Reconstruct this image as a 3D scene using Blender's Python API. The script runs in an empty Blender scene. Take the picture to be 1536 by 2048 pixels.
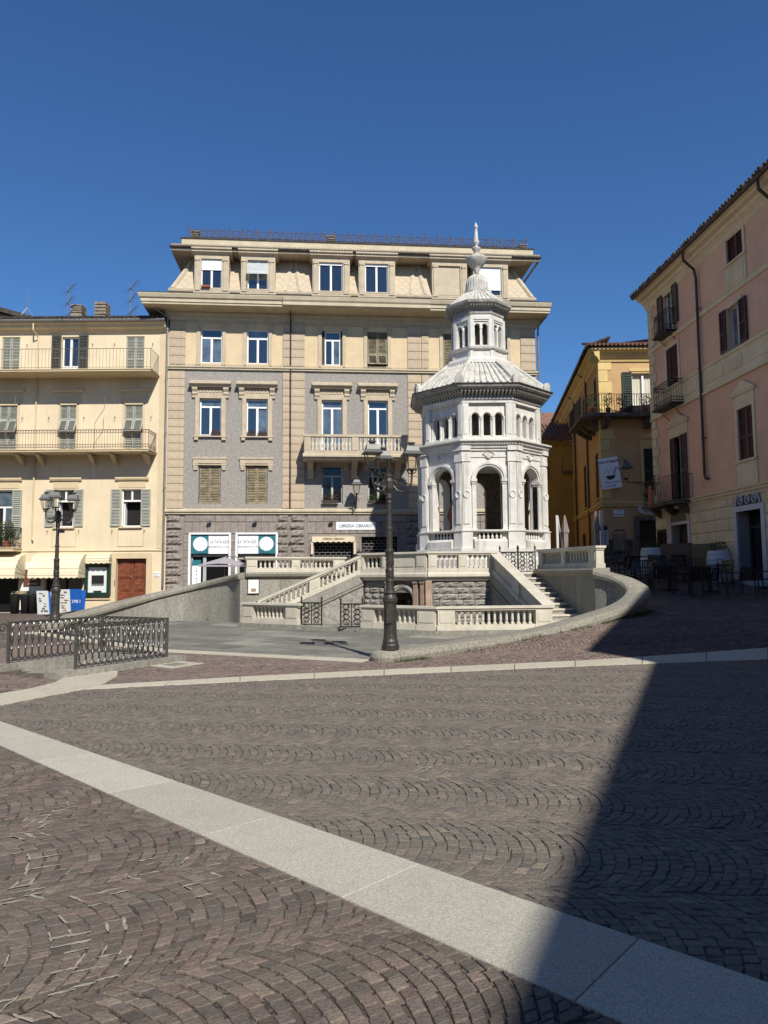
import bpy, math, random
import numpy as np
from mathutils import Vector, Matrix, Quaternion

random.seed(7)
RNG = np.random.default_rng(11)
PI = math.pi
R = math.radians
S = bpy.context.scene
COL = S.collection

# ------------------------------------------------------------------ camera
F = 1450.0
PITCH = math.atan(123.5 / F)
ROLL = .007
EYE = Vector((0, 0, 1.6))
_f = Vector((0, math.cos(PITCH), math.sin(PITCH)))
_u0 = Vector((0, -math.sin(PITCH), math.cos(PITCH)))
_r0 = Vector((1, 0, 0))
_r = _r0 * math.cos(ROLL) - _u0 * math.sin(ROLL)
_u = _u0 * math.cos(ROLL) + _r0 * math.sin(ROLL)
cam = bpy.data.cameras.new('camera')
cam.sensor_fit = 'VERTICAL'
cam.sensor_height = 36
cam.lens = F / 2048 * 36
cam.clip_end = 2000
camo = bpy.data.objects.new('camera', cam)
COL.objects.link(camo)
camo.matrix_world = Matrix(((_r.x, _u.x, -_f.x, EYE.x), (_r.y, _u.y, -_f.y, EYE.y), (_r.z, _u.z, -_f.z, EYE.z), (0, 0, 0, 1)))
S.camera = camo

# ------------------------------------------------------------------ sky, sun, exposure
L = Vector((-.42, 1.0, -1)).normalized()
W = bpy.data.worlds.new('World')
S.world = W
W.use_nodes = True
nt = W.node_tree
sky = nt.nodes.new('ShaderNodeTexSky')
sky.sky_type = 'NISHITA'
sky.sun_disc = False
sky.sun_elevation = math.asin(-L.z)
sky.sun_rotation = math.atan2(-L.x, -L.y)
sky.air_density = 1.0
sky.dust_density = 0.0
sky.ozone_density = 10.0
sky.altitude = 200
bg = nt.nodes['Background']
bg.inputs['Strength'].default_value = .100
hs = nt.nodes.new('ShaderNodeHueSaturation')
hs.inputs['Saturation'].default_value = 1.06
nt.links.new(sky.outputs['Color'], hs.inputs['Color'])
nt.links.new(hs.outputs['Color'], bg.inputs['Color'])
sun = bpy.data.lights.new('sun', 'SUN')
sun.energy = 5.0
sun.angle = R(.5)
sun.color = (1, .95, .86)
suno = bpy.data.objects.new('sun', sun)
COL.objects.link(suno)
suno.rotation_euler = L.to_track_quat('-Z', 'Y').to_euler()
suno.location = (10, -20, 40)
S.view_settings.view_transform = 'Standard'
S.view_settings.look = 'None'
S.view_settings.gamma = 1
S.view_settings.exposure = .25
S.cycles.use_denoising = True
S.cycles.denoising_prefilter = 'NONE'
S.cycles.max_bounces = 6
S.cycles.diffuse_bounces = 3
S.cycles.glossy_bounces = 3


# ------------------------------------------------------------------ measuring helpers (pixel of the photo -> point of the place)
def ray(px, py):
    return _f + _r * ((px - 768) / F) + _u * ((1024 - py) / F)


def atY(px, py, Y):
    d = ray(px, py)
    return EYE + d * (Y / d.y)


def atZ(px, py, Z=0.0):
    d = ray(px, py)
    return EYE + d * ((Z - EYE.z) / d.z)


# ------------------------------------------------------------------ materials
def srgb(r, g, b):
    f = lambda c: (c / 255 / 12.92) if c / 255 <= .04045 else ((c / 255 + .055) / 1.055) ** 2.4
    return (f(r), f(g), f(b))


MATS = {}


def mat(name, col, rough=.8, var=.12, scale=3.0, bump=.0, bscale=40.0, metal=0.0, spec=.4, col2=None, stain=0.0, stain_col=(.08, .07, .06), attr=None, ior=None, orand=0.0, emit=None):
    m = bpy.data.materials.new(name)
    m.use_nodes = True
    n, l = m.node_tree.nodes, m.node_tree.links
    b = n['Principled BSDF']
    b.inputs['Roughness'].default_value = rough
    b.inputs['Metallic'].default_value = metal
    b.inputs['Specular IOR Level'].default_value = spec
    if ior:
        b.inputs['IOR'].default_value = ior
    tc = n.new('ShaderNodeTexCoord')
    out = None
    if attr:
        a = n.new('ShaderNodeAttribute')
        a.attribute_name = attr
        out = a.outputs['Color']
    no = n.new('ShaderNodeTexNoise')
    no.inputs['Scale'].default_value = scale
    no.inputs['Detail'].default_value = 6
    no.inputs['Roughness'].default_value = .65
    l.new(tc.outputs['Object'], no.inputs['Vector'])
    mx = n.new('ShaderNodeMix')
    mx.data_type = 'RGBA'
    c2 = col2 if col2 else tuple(c * (1 - 2.2 * var) for c in col)
    c1 = col if col2 else tuple(min(1, c * (1 + var)) for c in col)
    mr = n.new('ShaderNodeMapRange')
    mr.inputs['From Min'].default_value = .32
    mr.inputs['From Max'].default_value = .68
    l.new(no.outputs['Fac'], mr.inputs['Value'])
    l.new(mr.outputs['Result'], mx.inputs['Factor'])
    if out is None:
        mx.inputs['A'].default_value = (*c1, 1)
        mx.inputs['B'].default_value = (*c2, 1)
        out = mx.outputs['Result']
    else:
        mu = n.new('ShaderNodeMix')
        mu.data_type = 'RGBA'
        mu.blend_type = 'MULTIPLY'
        mu.inputs['Factor'].default_value = 1
        mx.inputs['A'].default_value = (1 + var, 1 + var, 1 + var, 1)
        mx.inputs['B'].default_value = (1 - var, 1 - var, 1 - var, 1)
        l.new(out, mu.inputs['A'])
        l.new(mx.outputs['Result'], mu.inputs['B'])
        out = mu.outputs['Result']
    if stain > 0:
        mp = n.new('ShaderNodeMapping')
        mp.inputs['Scale'].default_value = (2.2, 2.2, .35)
        l.new(tc.outputs['Object'], mp.inputs['Vector'])
        ns = n.new('ShaderNodeTexNoise')
        ns.inputs['Scale'].default_value = 1.6
        ns.inputs['Detail'].default_value = 8
        ns.inputs['Roughness'].default_value = .7
        l.new(mp.outputs['Vector'], ns.inputs['Vector'])
        ms = n.new('ShaderNodeMapRange')
        ms.inputs['From Min'].default_value = .5
        ms.inputs['From Max'].default_value = .75
        ms.inputs['To Max'].default_value = stain
        l.new(ns.outputs['Fac'], ms.inputs['Value'])
        m2 = n.new('ShaderNodeMix')
        m2.data_type = 'RGBA'
        l.new(ms.outputs['Result'], m2.inputs['Factor'])
        l.new(out, m2.inputs['A'])
        m2.inputs['B'].default_value = (*stain_col, 1)
        out = m2.outputs['Result']
    if orand > 0:
        oi = n.new('ShaderNodeObjectInfo')
        m5 = n.new('ShaderNodeMapRange')
        m5.inputs['To Min'].default_value = 1 - orand
        m5.inputs['To Max'].default_value = 1 + orand
        l.new(oi.outputs['Random'], m5.inputs['Value'])
        m6 = n.new('ShaderNodeVectorMath')
        m6.operation = 'SCALE'
        l.new(out, m6.inputs[0])
        l.new(m5.outputs['Result'], m6.inputs['Scale'])
        out = m6.outputs[0]
    l.new(out, b.inputs['Base Color'])
    if bump > 0:
        nb = n.new('ShaderNodeTexNoise')
        nb.inputs['Scale'].default_value = bscale
        nb.inputs['Detail'].default_value = 4
        l.new(tc.outputs['Object'], nb.inputs['Vector'])
        bp = n.new('ShaderNodeBump')
        bp.inputs['Strength'].default_value = bump
        bp.inputs['Distance'].default_value = .02
        l.new(nb.outputs['Fac'], bp.inputs['Height'])
        l.new(bp.outputs['Normal'], b.inputs['Normal'])
    if emit:
        b.inputs['Emission Color'].default_value = (*emit, 1)
        b.inputs['Emission Strength'].default_value = 1
    MATS[name] = m
    return m


M = MATS
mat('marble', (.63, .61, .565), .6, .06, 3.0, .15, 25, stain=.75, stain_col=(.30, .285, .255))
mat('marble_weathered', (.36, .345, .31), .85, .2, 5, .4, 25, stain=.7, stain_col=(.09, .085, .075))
mat('slate_joint', (.36, .275, .18), .9, .1, 3)
mat('mortar', (.33, .30, .245), .95, .15, 20, .3, 60)
mat('marble_roof', (.53, .51, .455), .75, .14, 5, .25, 30, stain=.75, stain_col=(.19, .18, .16))
mat('cream_stone', (.54, .50, .41), .7, .07, 2.0, .15, 40, stain=.4, stain_col=(.30, .27, .22), orand=0.05)
mat('granite', (.27, .26, .22), .8, .16, 14, .3, 60, stain=.6, stain_col=(.13, .12, .09), orand=0.1)
mat('coping_granite', (.27, .252, .205), .8, .2, 22, .4, 60, stain=.5, stain_col=(.14, .125, .095), orand=0.08)
mat('rough_grey', (.27, .255, .225), .9, .2, 9, .5, 25, orand=0.12)
mat('court_stone', (.205, .198, .172), .88, .12, 1.6, .15, 50, col2=(.135, .132, .115), stain=.5, stain_col=(.26, .245, .20), orand=0.1)
mat('court_stone_dark', (.155, .15, .132), .88, .14, 2.2, .2, 50, stain=.5, stain_col=(.23, .215, .175), orand=0.1)
mat('court_stone_pale', (.26, .248, .21), .88, .14, 2.0, .2, 50, stain=.5, stain_col=(.17, .165, .145), orand=0.1)
mat('red_marble', (.36, .255, .19), .6, .15, 4, .1, 30)
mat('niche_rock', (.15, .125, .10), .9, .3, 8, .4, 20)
mat('strip_granite', (.47, .445, .365), .8, .2, 110, .25, 160, stain=.5, stain_col=(.31, .285, .23), orand=0.07)
mat('cobble', (.1, .1, .1), .8, .22, 38, .5, 70, attr='Col', spec=.35, stain=.4, stain_col=(.085, .072, .06))
mat('plaster_grey', (.315, .292, .262), .95, .13, 9, .8, 16, stain=.5, stain_col=(.225, .205, .18))
mat('plaster_cream', (.62, .49, .305), .9, .05, 1.5, .15, 60, stain=.5, stain_col=(.44, .34, .21))
mat('quoin_tan', (.50, .40, .285), .9, .09, 6, .5, 35, stain=.3, stain_col=(.36, .27, .18), orand=0.07)
mat('trim_tan', (.50, .42, .30), .85, .08, 3, .2, 40, stain=.35, stain_col=(.33, .26, .17))
mat('trim_cornice', (.52, .45, .315), .85, .07, 2, .15, 40, stain=.35, stain_col=(.33, .27, .18))
mat('base_grey', (.275, .24, .212), .92, .13, 5, .6, 30, stain=.3, stain_col=(.18, .157, .14), orand=0.08)
mat('base_rough', (.262, .226, .198), .95, .2, 7, .8, 18, orand=0.1)
mat('mansard', (.50, .41, .295), .8, .07, 3, .1, 40, stain=.3, stain_col=(.36, .29, .2))
mat('yellow_wall', (.69, .575, .39), .9, .05, .7, .12, 50, stain=.5, stain_col=(.53, .43, .29))
mat('yellow_trim', (.60, .485, .31), .9, .05, 1.5, .1, 50, stain=.35, stain_col=(.43, .34, .22))
mat('pink_wall', (.72, .42, .28), .9, .07, .8, .12, 40, stain=.5, stain_col=(.53, .31, .225))
mat('pink_trim', (.68, .54, .345), .9, .07, 1.4, .1, 40, stain=.35, stain_col=(.38, .275, .165), orand=0.05)
mat('orange_wall', (.52, .335, .16), .9, .07, .8, .12, 40, stain=.5, stain_col=(.36, .225, .11))
mat('orange_trim', (.62, .47, .20), .9, .06, 1.2, .1, 40, stain=.3, stain_col=(.45, .32, .14), orand=0.06)
mat('mustard_wall', (.40, .25, .065), .9, .08, 1, .1, 40)
mat('old_stone', (.13, .115, .09), .95, .3, 4, .8, 14, orand=0.2)
mat('roof_tile', (.24, .125, .085), .85, .25, 5, .4, 30, stain=.4, stain_col=(.12, .075, .055))
mat('roof_dark', (.07, .055, .045), .85, .3, 5, .4, 30)
mat('white_paint', (.78, .78, .76), .5, .03, 2)
mat('grey_frame', (.42, .43, .42), .5, .05, 2)
mat('glass', (.012, .017, .022), .03, .0, 1, spec=.5, ior=2.1)
mat('glass_pale', (.10, .135, .165), .05, .3, 2, spec=.5, ior=1.9)
mat('glass_dark', (.008, .009, .01), .06, .0, 1, spec=.5, ior=1.5)
mat('interior_dark', (.012, .011, .010), .9, .2, 3)
mat('curtain', (.42, .46, .48), .8, .12, 14)
mat('shutter_tan', (.27, .225, .14), .7, .25, 5, .1, 30, orand=0.1)
mat('shutter_grey', (.34, .345, .29), .7, .08, 3, orand=0.06)
mat('shutter_dark', (.075, .075, .062), .7, .15, 3)
mat('shutter_maroon', (.085, .028, .028), .6, .25, 4, orand=0.12)
mat('shutter_green', (.02, .042, .034), .6, .2, 4)
mat('shutter_brown', (.075, .055, .04), .65, .2, 4)
mat('roller_white', (.74, .76, .76), .5, .03, 2)
mat('iron', (.028, .027, .026), .5, .2, 12, .1, 60, metal=.4, spec=.5)
mat('iron_grey', (.20, .195, .185), .4, .2, 30, .1, 60, metal=.8)
mat('iron_rust', (.16, .115, .10), .7, .25, 20)
mat('lamp_iron', (.060, .054, .049), .45, .2, 14, .25, 60, metal=.35, spec=.5)
mat('lamp_hood', (.125, .125, .12), .5, .1, 5, metal=.3)
mat('lamp_glass', (.62, .56, .46), .15, .05, 3)
mat('zinc', (.26, .25, .235), .5, .12, 4, metal=.5)
mat('pipe_brown', (.075, .045, .036), .5, .15, 4, metal=.2)
mat('door_wood', (.20, .058, .026), .5, .22, 7, .15, 40)
mat('dark_wood', (.04, .028, .02), .6, .2, 6)
mat('awning_cream', (.70, .63, .44), .85, .04, 2)
mat('awning_stripe', (.62, .53, .38), .85, .05, 2)
mat('cloth_mauve', (.235, .195, .185), .9, .1, 3)
mat('cloth_lilac', (.33, .305, .33), .9, .05, 3)
mat('sign_white', (.80, .81, .81), .5, .02, 1)
mat('sign_teal', (.02, .15, .185), .5, .03, 1)
mat('ink', (.03, .03, .03), .6, .0, 1)
mat('ink_brown', (.10, .075, .05), .6, .0, 1)
mat('ink_blue', (.07, .11, .19), .6, .0, 1)
mat('ink_grey', (.13, .135, .14), .6, .0, 1)
mat('ink_teal', (.03, .14, .17), .6, .0, 1)
mat('ink_red', (.35, .03, .03), .6, .0, 1)
mat('blue_board', (.012, .10, .42), .5, .05, 1)
mat('brown_board', (.14, .055, .025), .6, .15, 3)
mat('green_frame', (.010, .040, .028), .4, .1, 3)
mat('paper', (.66, .68, .66), .6, .03, 1)
mat('paper_print', (.40, .26, .20), .6, .3, 6)
mat('black_metal', (.014, .014, .015), .38, .1, 4, spec=.6)
mat('barrel_white', (.52, .51, .505), .6, .05, 2, .1, 20)
mat('terracotta', (.36, .12, .06), .8, .15, 5)
mat('chimney', (.30, .25, .19), .9, .2, 5, .4, 30)
mat('antenna', (.35, .36, .37), .4, .05, 3, metal=.7)
mat('leaf', (.05, .09, .022), .7, .3, 9, spec=.3)
mat('leaf_dry', (.10, .11, .03), .8, .3, 9, spec=.3)
mat('flower_red', (.26, .02, .03), .7, .2, 9)
mat('copper_lantern', (.33, .10, .045), .5, .15, 6)
mat('black_slab', (.055, .056, .058), .6, .2, 6)
mat('path_stone', (.47, .43, .335), .8, .08, 14, .1, 60, stain=.25, stain_col=(.31, .28, .22), orand=0.08)
mat('cable', (.02, .02, .02), .6, 0, 1)


# ------------------------------------------------------------------ mesh builder
class MB:
    def __init__(s):
        s.v, s.f = [], []

    def add(s, v, f):
        o = len(s.v)
        s.v += [tuple(p) for p in v]
        s.f += [tuple(i + o for i in q) for q in f]
        return s

    def box(s, x0, x1, y0, y1, z0, z1):
        return s.add([(x0, y0, z0), (x1, y0, z0), (x1, y1, z0), (x0, y1, z0), (x0, y0, z1), (x1, y0, z1), (x1, y1, z1), (x0, y1, z1)],
                     [(3, 2, 1, 0), (4, 5, 6, 7), (0, 1, 5, 4), (1, 2, 6, 5), (2, 3, 7, 6), (3, 0, 4, 7)])

    def bevbox(s, x0, x1, y0, y1, z0, z1, b=.02):
        # chamfered towards -y (the face that shows)
        return s.add([(x0, y1, z0), (x1, y1, z0), (x1, y1, z1), (x0, y1, z1), (x0, y0 + b, z0), (x1, y0 + b, z0), (x1, y0 + b, z1), (x0, y0 + b, z1),
                      (x0 + b, y0, z0 + b), (x1 - b, y0, z0 + b), (x1 - b, y0, z1 - b), (x0 + b, y0, z1 - b)],
                     [(0, 1, 5, 4), (1, 2, 6, 5), (2, 3, 7, 6), (3, 0, 4, 7), (4, 5, 9, 8), (5, 6, 10, 9), (6, 7, 11, 10), (7, 4, 8, 11), (8, 9, 10, 11), (3, 2, 1, 0)])

    def obox(s, p, q, w, z0a, z1a, z0b=None, z1b=None):
        # box from p to q in plan, width w, heights at both ends
        z0b = z0a if z0b is None else z0b
        z1b = z1a if z1b is None else z1b
        d = Vector((q[0] - p[0], q[1] - p[1], 0)).normalized()
        n = Vector((-d.y, d.x, 0)) * (w / 2)
        v = [(p[0] - n.x, p[1] - n.y, z0a), (q[0] - n.x, q[1] - n.y, z0b), (q[0] + n.x, q[1] + n.y, z0b), (p[0] + n.x, p[1] + n.y, z0a),
             (p[0] - n.x, p[1] - n.y, z1a), (q[0] - n.x, q[1] - n.y, z1b), (q[0] + n.x, q[1] + n.y, z1b), (p[0] + n.x, p[1] + n.y, z1a)]
        return s.add(v, [(3, 2, 1, 0), (4, 5, 6, 7), (0, 1, 5, 4), (1, 2, 6, 5), (2, 3, 7, 6), (3, 0, 4, 7)])

    def prism(s, poly, a, b, ax='z'):
        n = len(poly)
        if ax == 'z':
            g = lambda p, t: (p[0], p[1], t)
        elif ax == 'y':
            g = lambda p, t: (p[0], t, p[1])
        else:
            g = lambda p, t: (t, p[0], p[1])
        v = [g(p, a) for p in poly] + [g(p, b) for p in poly]
        f = [tuple(range(n - 1, -1, -1)), tuple(range(n, 2 * n))] + [(i, (i + 1) % n, n + (i + 1) % n, n + i) for i in range(n)]
        return s.add(v, f)

    def lathe(s, prof, n=12, cx=0, cy=0, a0=0.0, cap=True, sx=1.0):
        v, f = [], []
        m = len(prof)
        for r, z in prof:
            for k in range(n):
                a = a0 + 2 * PI * k / n
                v.append((cx + r * math.cos(a) * sx, cy + r * math.sin(a), z))
        for i in range(m - 1):
            for k in range(n):
                k2 = (k + 1) % n
                f.append((i * n + k, i * n + k2, (i + 1) * n + k2, (i + 1) * n + k))
        if cap:
            f.append(tuple(range(n - 1, -1, -1)))
            f.append(tuple((m - 1) * n + k for k in range(n)))
        return s.add(v, f)

    def tube(s, pts, r, n=6, r1=None, closed=False):
        pts = [Vector(p) for p in pts]
        m = len(pts)
        v, f = [], []
        up = None
        for i, p in enumerate(pts):
            if closed:
                d = pts[(i + 1) % m] - pts[i - 1]
            else:
                d = pts[min(i + 1, m - 1)] - pts[max(i - 1, 0)]
            d.normalize()
            if up is None:
                up = Vector((0, 0, 1)) if abs(d.z) < .9 else Vector((1, 0, 0))
            a = d.cross(up)
            if a.length < 1e-5:
                a = d.orthogonal()
            a.normalize()
            b = a.cross(d).normalized()
            up = b
            rr = r if r1 is None else r + (r1 - r) * i / (m - 1)
            for k in range(n):
                t = 2 * PI * k / n
                v.append(p + a * (rr * math.cos(t)) + b * (rr * math.sin(t)))
        for i in range(m if closed else m - 1):
            j = (i + 1) % m
            for k in range(n):
                k2 = (k + 1) % n
                f.append((i * n + k, i * n + k2, j * n + k2, j * n + k))
        if not closed:
            f.append(tuple(range(n - 1, -1, -1)))
            f.append(tuple((m - 1) * n + k for k in range(n)))
        return s.add(v, f)

    def xform(s, mtx, start=0):
        s.v[start:] = [tuple(mtx @ Vector(p)) for p in s.v[start:]]
        return s

    def merge(s, o, mtx=None):
        return s.add([mtx @ Vector(p) for p in o.v] if mtx else o.v, o.f)

    def rough(s, front, amp, seed=0):
        rr = random.Random(seed)
        s.v = [(x, y + (rr.uniform(-amp, amp) if front(x, y, z) else 0), z) for x, y, z in s.v]
        return s

    def mesh(s, name, m, smooth=False):
        me = bpy.data.meshes.new(name)
        me.from_pydata([tuple(p) for p in s.v], [], s.f)
        me.materials.append(M[m])
        if smooth:
            me.polygons.foreach_set('use_smooth', [True] * len(me.polygons))
        me.update()
        return me

    def build(s, name, m, parent=None, smooth=False, loc=None, rz=0):
        return put(name, s.mesh(name, m, smooth), parent, loc, rz)


def put(name, me, parent=None, loc=None, rz=0, mtx=None):
    o = bpy.data.objects.new(name, me)
    COL.objects.link(o)
    if parent is not None:
        o.parent = parent
    if loc is not None:
        o.location = loc
    if rz:
        o.rotation_euler = (0, 0, rz)
    if mtx is not None:
        o.matrix_local = mtx
    return o


def tag(o, label, cat, group=None):
    o['label'] = label
    o['category'] = cat
    if group:
        o['group'] = group
    return o


def thing(name, label, cat, loc=(0, 0, 0), rz=0, group=None):
    o = bpy.data.objects.new(name, None)
    COL.objects.link(o)
    o.location = loc
    o.rotation_euler = (0, 0, rz)
    return tag(o, label, cat, group)


def copy_tree(o, parent=None):
    c = o.copy()
    COL.objects.link(c)
    c.parent = parent
    for ch in list(o.children):
        copy_tree(ch, c)
    return c


def structure(o):
    o['kind'] = 'structure'
    return o


def text(body, size, m, parent, mtx, name='lettering', align='CENTER', bold=0.0, ext=.003, xs=1.0):
    cu = bpy.data.curves.new(name, 'FONT')
    cu.body = body
    cu.size = size
    cu.align_x = align
    cu.align_y = 'CENTER'
    cu.extrude = ext
    cu.offset = bold
    cu.resolution_u = 2
    cu.materials.append(M[m])
    tmp = bpy.data.objects.new('tmp', cu)
    me = bpy.data.meshes.new_from_object(tmp)
    bpy.data.objects.remove(tmp)
    o = bpy.data.objects.new(name, me)
    COL.objects.link(o)
    o.parent = parent
    o.matrix_local = mtx @ Matrix.Diagonal((xs, 1, 1, 1))
    return o


def wallM(u, y, z):      # lettering plane: text x -> u, text y -> z, facing -y
    return Matrix.Translation((u, y, z)) @ Matrix.Rotation(PI / 2, 4, 'X')


def curve_pts(pts, n):
    # Catmull-Rom through pts, n samples per span
    P = [Vector(p) for p in pts]
    P = [P[0] * 2 - P[1]] + P + [P[-1] * 2 - P[-2]]
    out = []
    for i in range(1, len(P) - 2):
        for k in range(n):
            t = k / n
            a, b, c, d = P[i - 1], P[i], P[i + 1], P[i + 2]
            out.append(.5 * ((2 * b) + (c - a) * t + (2 * a - 5 * b + 4 * c - d) * t * t + (3 * b - a - 3 * c + d) * t ** 3))
    out.append(P[-2].copy())
    return out


def wall_holes(mb, u0, u1, z0, z1, holes, y=0.0, depth=.22):
    us = sorted(set([u0, u1] + [h[i] for h in holes for i in (0, 1) if u0 < h[i] < u1]))
    zs = sorted(set([z0, z1] + [h[i] for h in holes for i in (2, 3) if z0 < h[i] < z1]))
    for a, b in zip(us, us[1:]):
        for c, d in zip(zs, zs[1:]):
            m = ((a + b) / 2, (c + d) / 2)
            if any(h[0] < m[0] < h[1] and h[2] < m[1] < h[3] for h in holes):
                continue
            mb.add([(a, y, c), (b, y, c), (b, y, d), (a, y, d)], [(0, 1, 2, 3)])
    for a, b, c, d in [h[:4] for h in holes]:
        a, b, c, d = max(a, u0), min(b, u1), max(c, z0), min(d, z1)
        if a >= b or c >= d:
            continue
        e = y + depth
        mb.add([(a, y, c), (b, y, c), (b, y, d), (a, y, d), (a, e, c), (b, e, c), (b, e, d), (a, e, d)],
               [(0, 4, 5, 1), (1, 5, 6, 2), (2, 6, 7, 3), (3, 7, 4, 0)])
    return mb


def arch_panel(mb, x0, x1, z0, z1, arches, y0, y1, n=12):
    # a panel with round-arched openings (xc, half width, bottom, springing), front y0, back y1
    segs = []
    x = x0
    for xc, a, zb, zs in arches:
        segs.append(((x, z0), (xc - a, z0)))
        if zb > z0:
            segs.append(((xc - a, None, zb), (xc + a, None)))
        x = xc + a
    def quadpair(p):
        for y, rev in ((y0, False), (y1, True)):
            v = [(q[0], y, q[1]) for q in p]
            mb.add(v, [tuple(range(len(p) - 1, -1, -1)) if rev else tuple(range(len(p)))])
    x = x0
    for xc, a, zb, zs in arches:
        quadpair([(x, z0), (xc - a, z0), (xc - a, z1), (x, z1)])
        if zb > z0:
            quadpair([(xc - a, z0), (xc + a, z0), (xc + a, zb), (xc - a, zb)])
        arc = [(xc - a * math.cos(PI * i / n), zs + a * math.sin(PI * i / n)) for i in range(n + 1)]
        for p, q in zip(arc, arc[1:]):
            quadpair([p, q, (q[0], z1), (p[0], z1)])
        ring = [(xc - a, zb)] + arc + [(xc + a, zb)]
        for p, q in list(zip(ring, ring[1:])) + [(ring[-1], ring[0])]:
            mb.add([(p[0], y0, p[1]), (q[0], y0, q[1]), (q[0], y1, q[1]), (p[0], y1, p[1])], [(0, 1, 2, 3)])
        x = xc + a
    quadpair([(x, z0), (x1, z0), (x1, z1), (x, z1)])
    return mb


def arch_ring(mb, xc, a, b, zs, y0, y1, n=14, legs=None):
    # moulding ring between radii a and b, from y0 (front) to y1
    pin = [(xc - a * math.cos(PI * i / n), zs + a * math.sin(PI * i / n)) for i in range(n + 1)]
    pout = [(xc - b * math.cos(PI * i / n), zs + b * math.sin(PI * i / n)) for i in range(n + 1)]
    if legs is not None:
        pin = [(xc - a, legs)] + pin + [(xc + a, legs)]
        pout = [(xc - b, legs)] + pout + [(xc + b, legs)]
    for i in range(len(pin) - 1):
        p, q, r_, s_ = pin[i], pin[i + 1], pout[i + 1], pout[i]
        v = [(t[0], y0, t[1]) for t in (p, q, r_, s_)] + [(t[0], y1, t[1]) for t in (p, q, r_, s_)]
        mb.add(v, [(0, 1, 2, 3), (3, 2, 6, 7), (0, 4, 5, 1)])
    return mb


def louvre(mb, u0, u1, z0, z1, y=0.0, t=.04, slats=14, mid=True, solid=False):
    w = .055
    mb.box(u0, u0 + w, y, y + t, z0, z1).box(u1 - w, u1, y, y + t, z0, z1).box(u0 + w, u1 - w, y, y + t, z0, z0 + w * 1.2).box(u0 + w, u1 - w, y, y + t, z1 - w, z1)
    zm = z0 + (z1 - z0) * .45
    if mid:
        mb.box(u0 + w, u1 - w, y + .001, y + t, zm - .035, zm + .035)
    if solid:
        mb.box(u0 + w, u1 - w, y + t * .5, y + t, z0 + w, z1 - w)
        return mb
    h = (z1 - z0 - 2 * w) / slats
    for i in range(slats):
        a = z0 + w + i * h
        mb.add([(u0 + w, y + .004, a + h * .1), (u1 - w, y + .004, a + h * .1), (u1 - w, y + t, a + h * .85), (u0 + w, y + t, a + h * .85)], [(0, 1, 2, 3)])
        mb.add([(u0 + w, y + .004, a + h * .1 + .012), (u1 - w, y + .004, a + h * .1 + .012), (u1 - w, y + .004, a + h * .1), (u0 + w, y + .004, a + h * .1)], [(3, 2, 1, 0)])
    mb.box(u0 + w, u1 - w, y + t * 1.01, y + t * 1.2, z0 + w, z1 - w)
    return mb


def window(parent, u0, u1, z0, z1, y=.14, fm='white_paint', transom=.0, mull=True, glass='glass', w=.06, pane_tilt=0.0, curtain=None):
    mb = MB()
    mb.box(u0, u0 + w, y, y + .07, z0, z1).box(u1 - w, u1, y, y + .07, z0, z1).box(u0 + w, u1 - w, y, y + .07, z0, z0 + w).box(u0 + w, u1 - w, y, y + .07, z1 - w, z1)
    zt = z1 - (z1 - z0) * transom
    um = (u0 + u1) / 2
    if transom:
        mb.box(u0 + w, u1 - w, y - .005, y + .065, zt - w * .6, zt + w * .6)
        top = zt - w * .6
    else:
        top = z1 - w
    if mull:
        mb.box(um - w * .8, um + w * .8, y - .01, y + .06, z0 + w, top)
    fr = mb.build('window', fm, parent)
    cells = []
    if mull:
        cells += [(u0 + w, um - w * .8, z0 + w, top), (um + w * .8, u1 - w, z0 + w, top)]
    else:
        cells += [(u0 + w, u1 - w, z0 + w, top)]
    if transom:
        cells.append((u0 + w, u1 - w, zt + w * .6, z1 - w))
    for a, b, c, d in cells:
        g = MB().box(a, b, y + .03, y + .045, c, d)
        jx, jz = random.uniform(-.02, .02), random.uniform(-.03, .03)
        g.v = [(p[0], p[1] + (p[0] - a) * jx + (p[2] - c) * jz, p[2]) for p in g.v]
        g.build('pane', 'glass_pale' if (glass == 'glass' and random.random() < .35) else glass, fr)
    if curtain:
        c = MB()
        n = 14
        for i in range(n):
            a = u0 + w + (u1 - u0 - 2 * w) * i / n
            b = u0 + w + (u1 - u0 - 2 * w) * (i + 1) / n
            c.add([(a, y + .1 + (.03 if i % 2 else 0), z0 + w), (b, y + .1 + (0 if i % 2 else .03), z0 + w), (b, y + .1 + (0 if i % 2 else .03), z1 - w), (a, y + .1 + (.03 if i % 2 else 0), z1 - w)], [(0, 1, 2, 3)])
        c.build('curtain', curtain, fr)
    return fr


def leaves(mb, c, r, n, size=.06, rz=1.0, seed=0):
    rr = random.Random(seed)
    for _ in range(n):
        d = Vector((rr.gauss(0, 1), rr.gauss(0, 1), rr.gauss(0, 1))).normalized() * (rr.random() ** .4)
        p = Vector((c[0] + d.x * r[0], c[1] + d.y * r[1], c[2] + d.z * r[2]))
        a = Vector((rr.gauss(0, 1), rr.gauss(0, 1), rr.gauss(0, .6))).normalized() * size * rr.uniform(.6, 1.3)
        b = a.orthogonal().normalized() * size * .45
        b.rotate(Quaternion(a.normalized(), rr.uniform(0, 6)))
        mb.add([p - a * .5, p + b * .5, p + a * .5, p - b * .5], [(0, 1, 2, 3)])
    return mb

# ------------------------------------------------------------------ ground levels
def sm(x, a, b):
    t = min(1, max(0, (x - a) / (b - a)))
    return t * t * (3 - 2 * t)


def inpoly(x, y, P):
    c = False
    j = len(P) - 1
    for i in range(len(P)):
        if (P[i][1] > y) != (P[j][1] > y) and x < (P[j][0] - P[i][0]) * (y - P[i][1]) / (P[j][1] - P[i][1]) + P[i][0]:
            c = not c
        j = i
    return c


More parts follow.
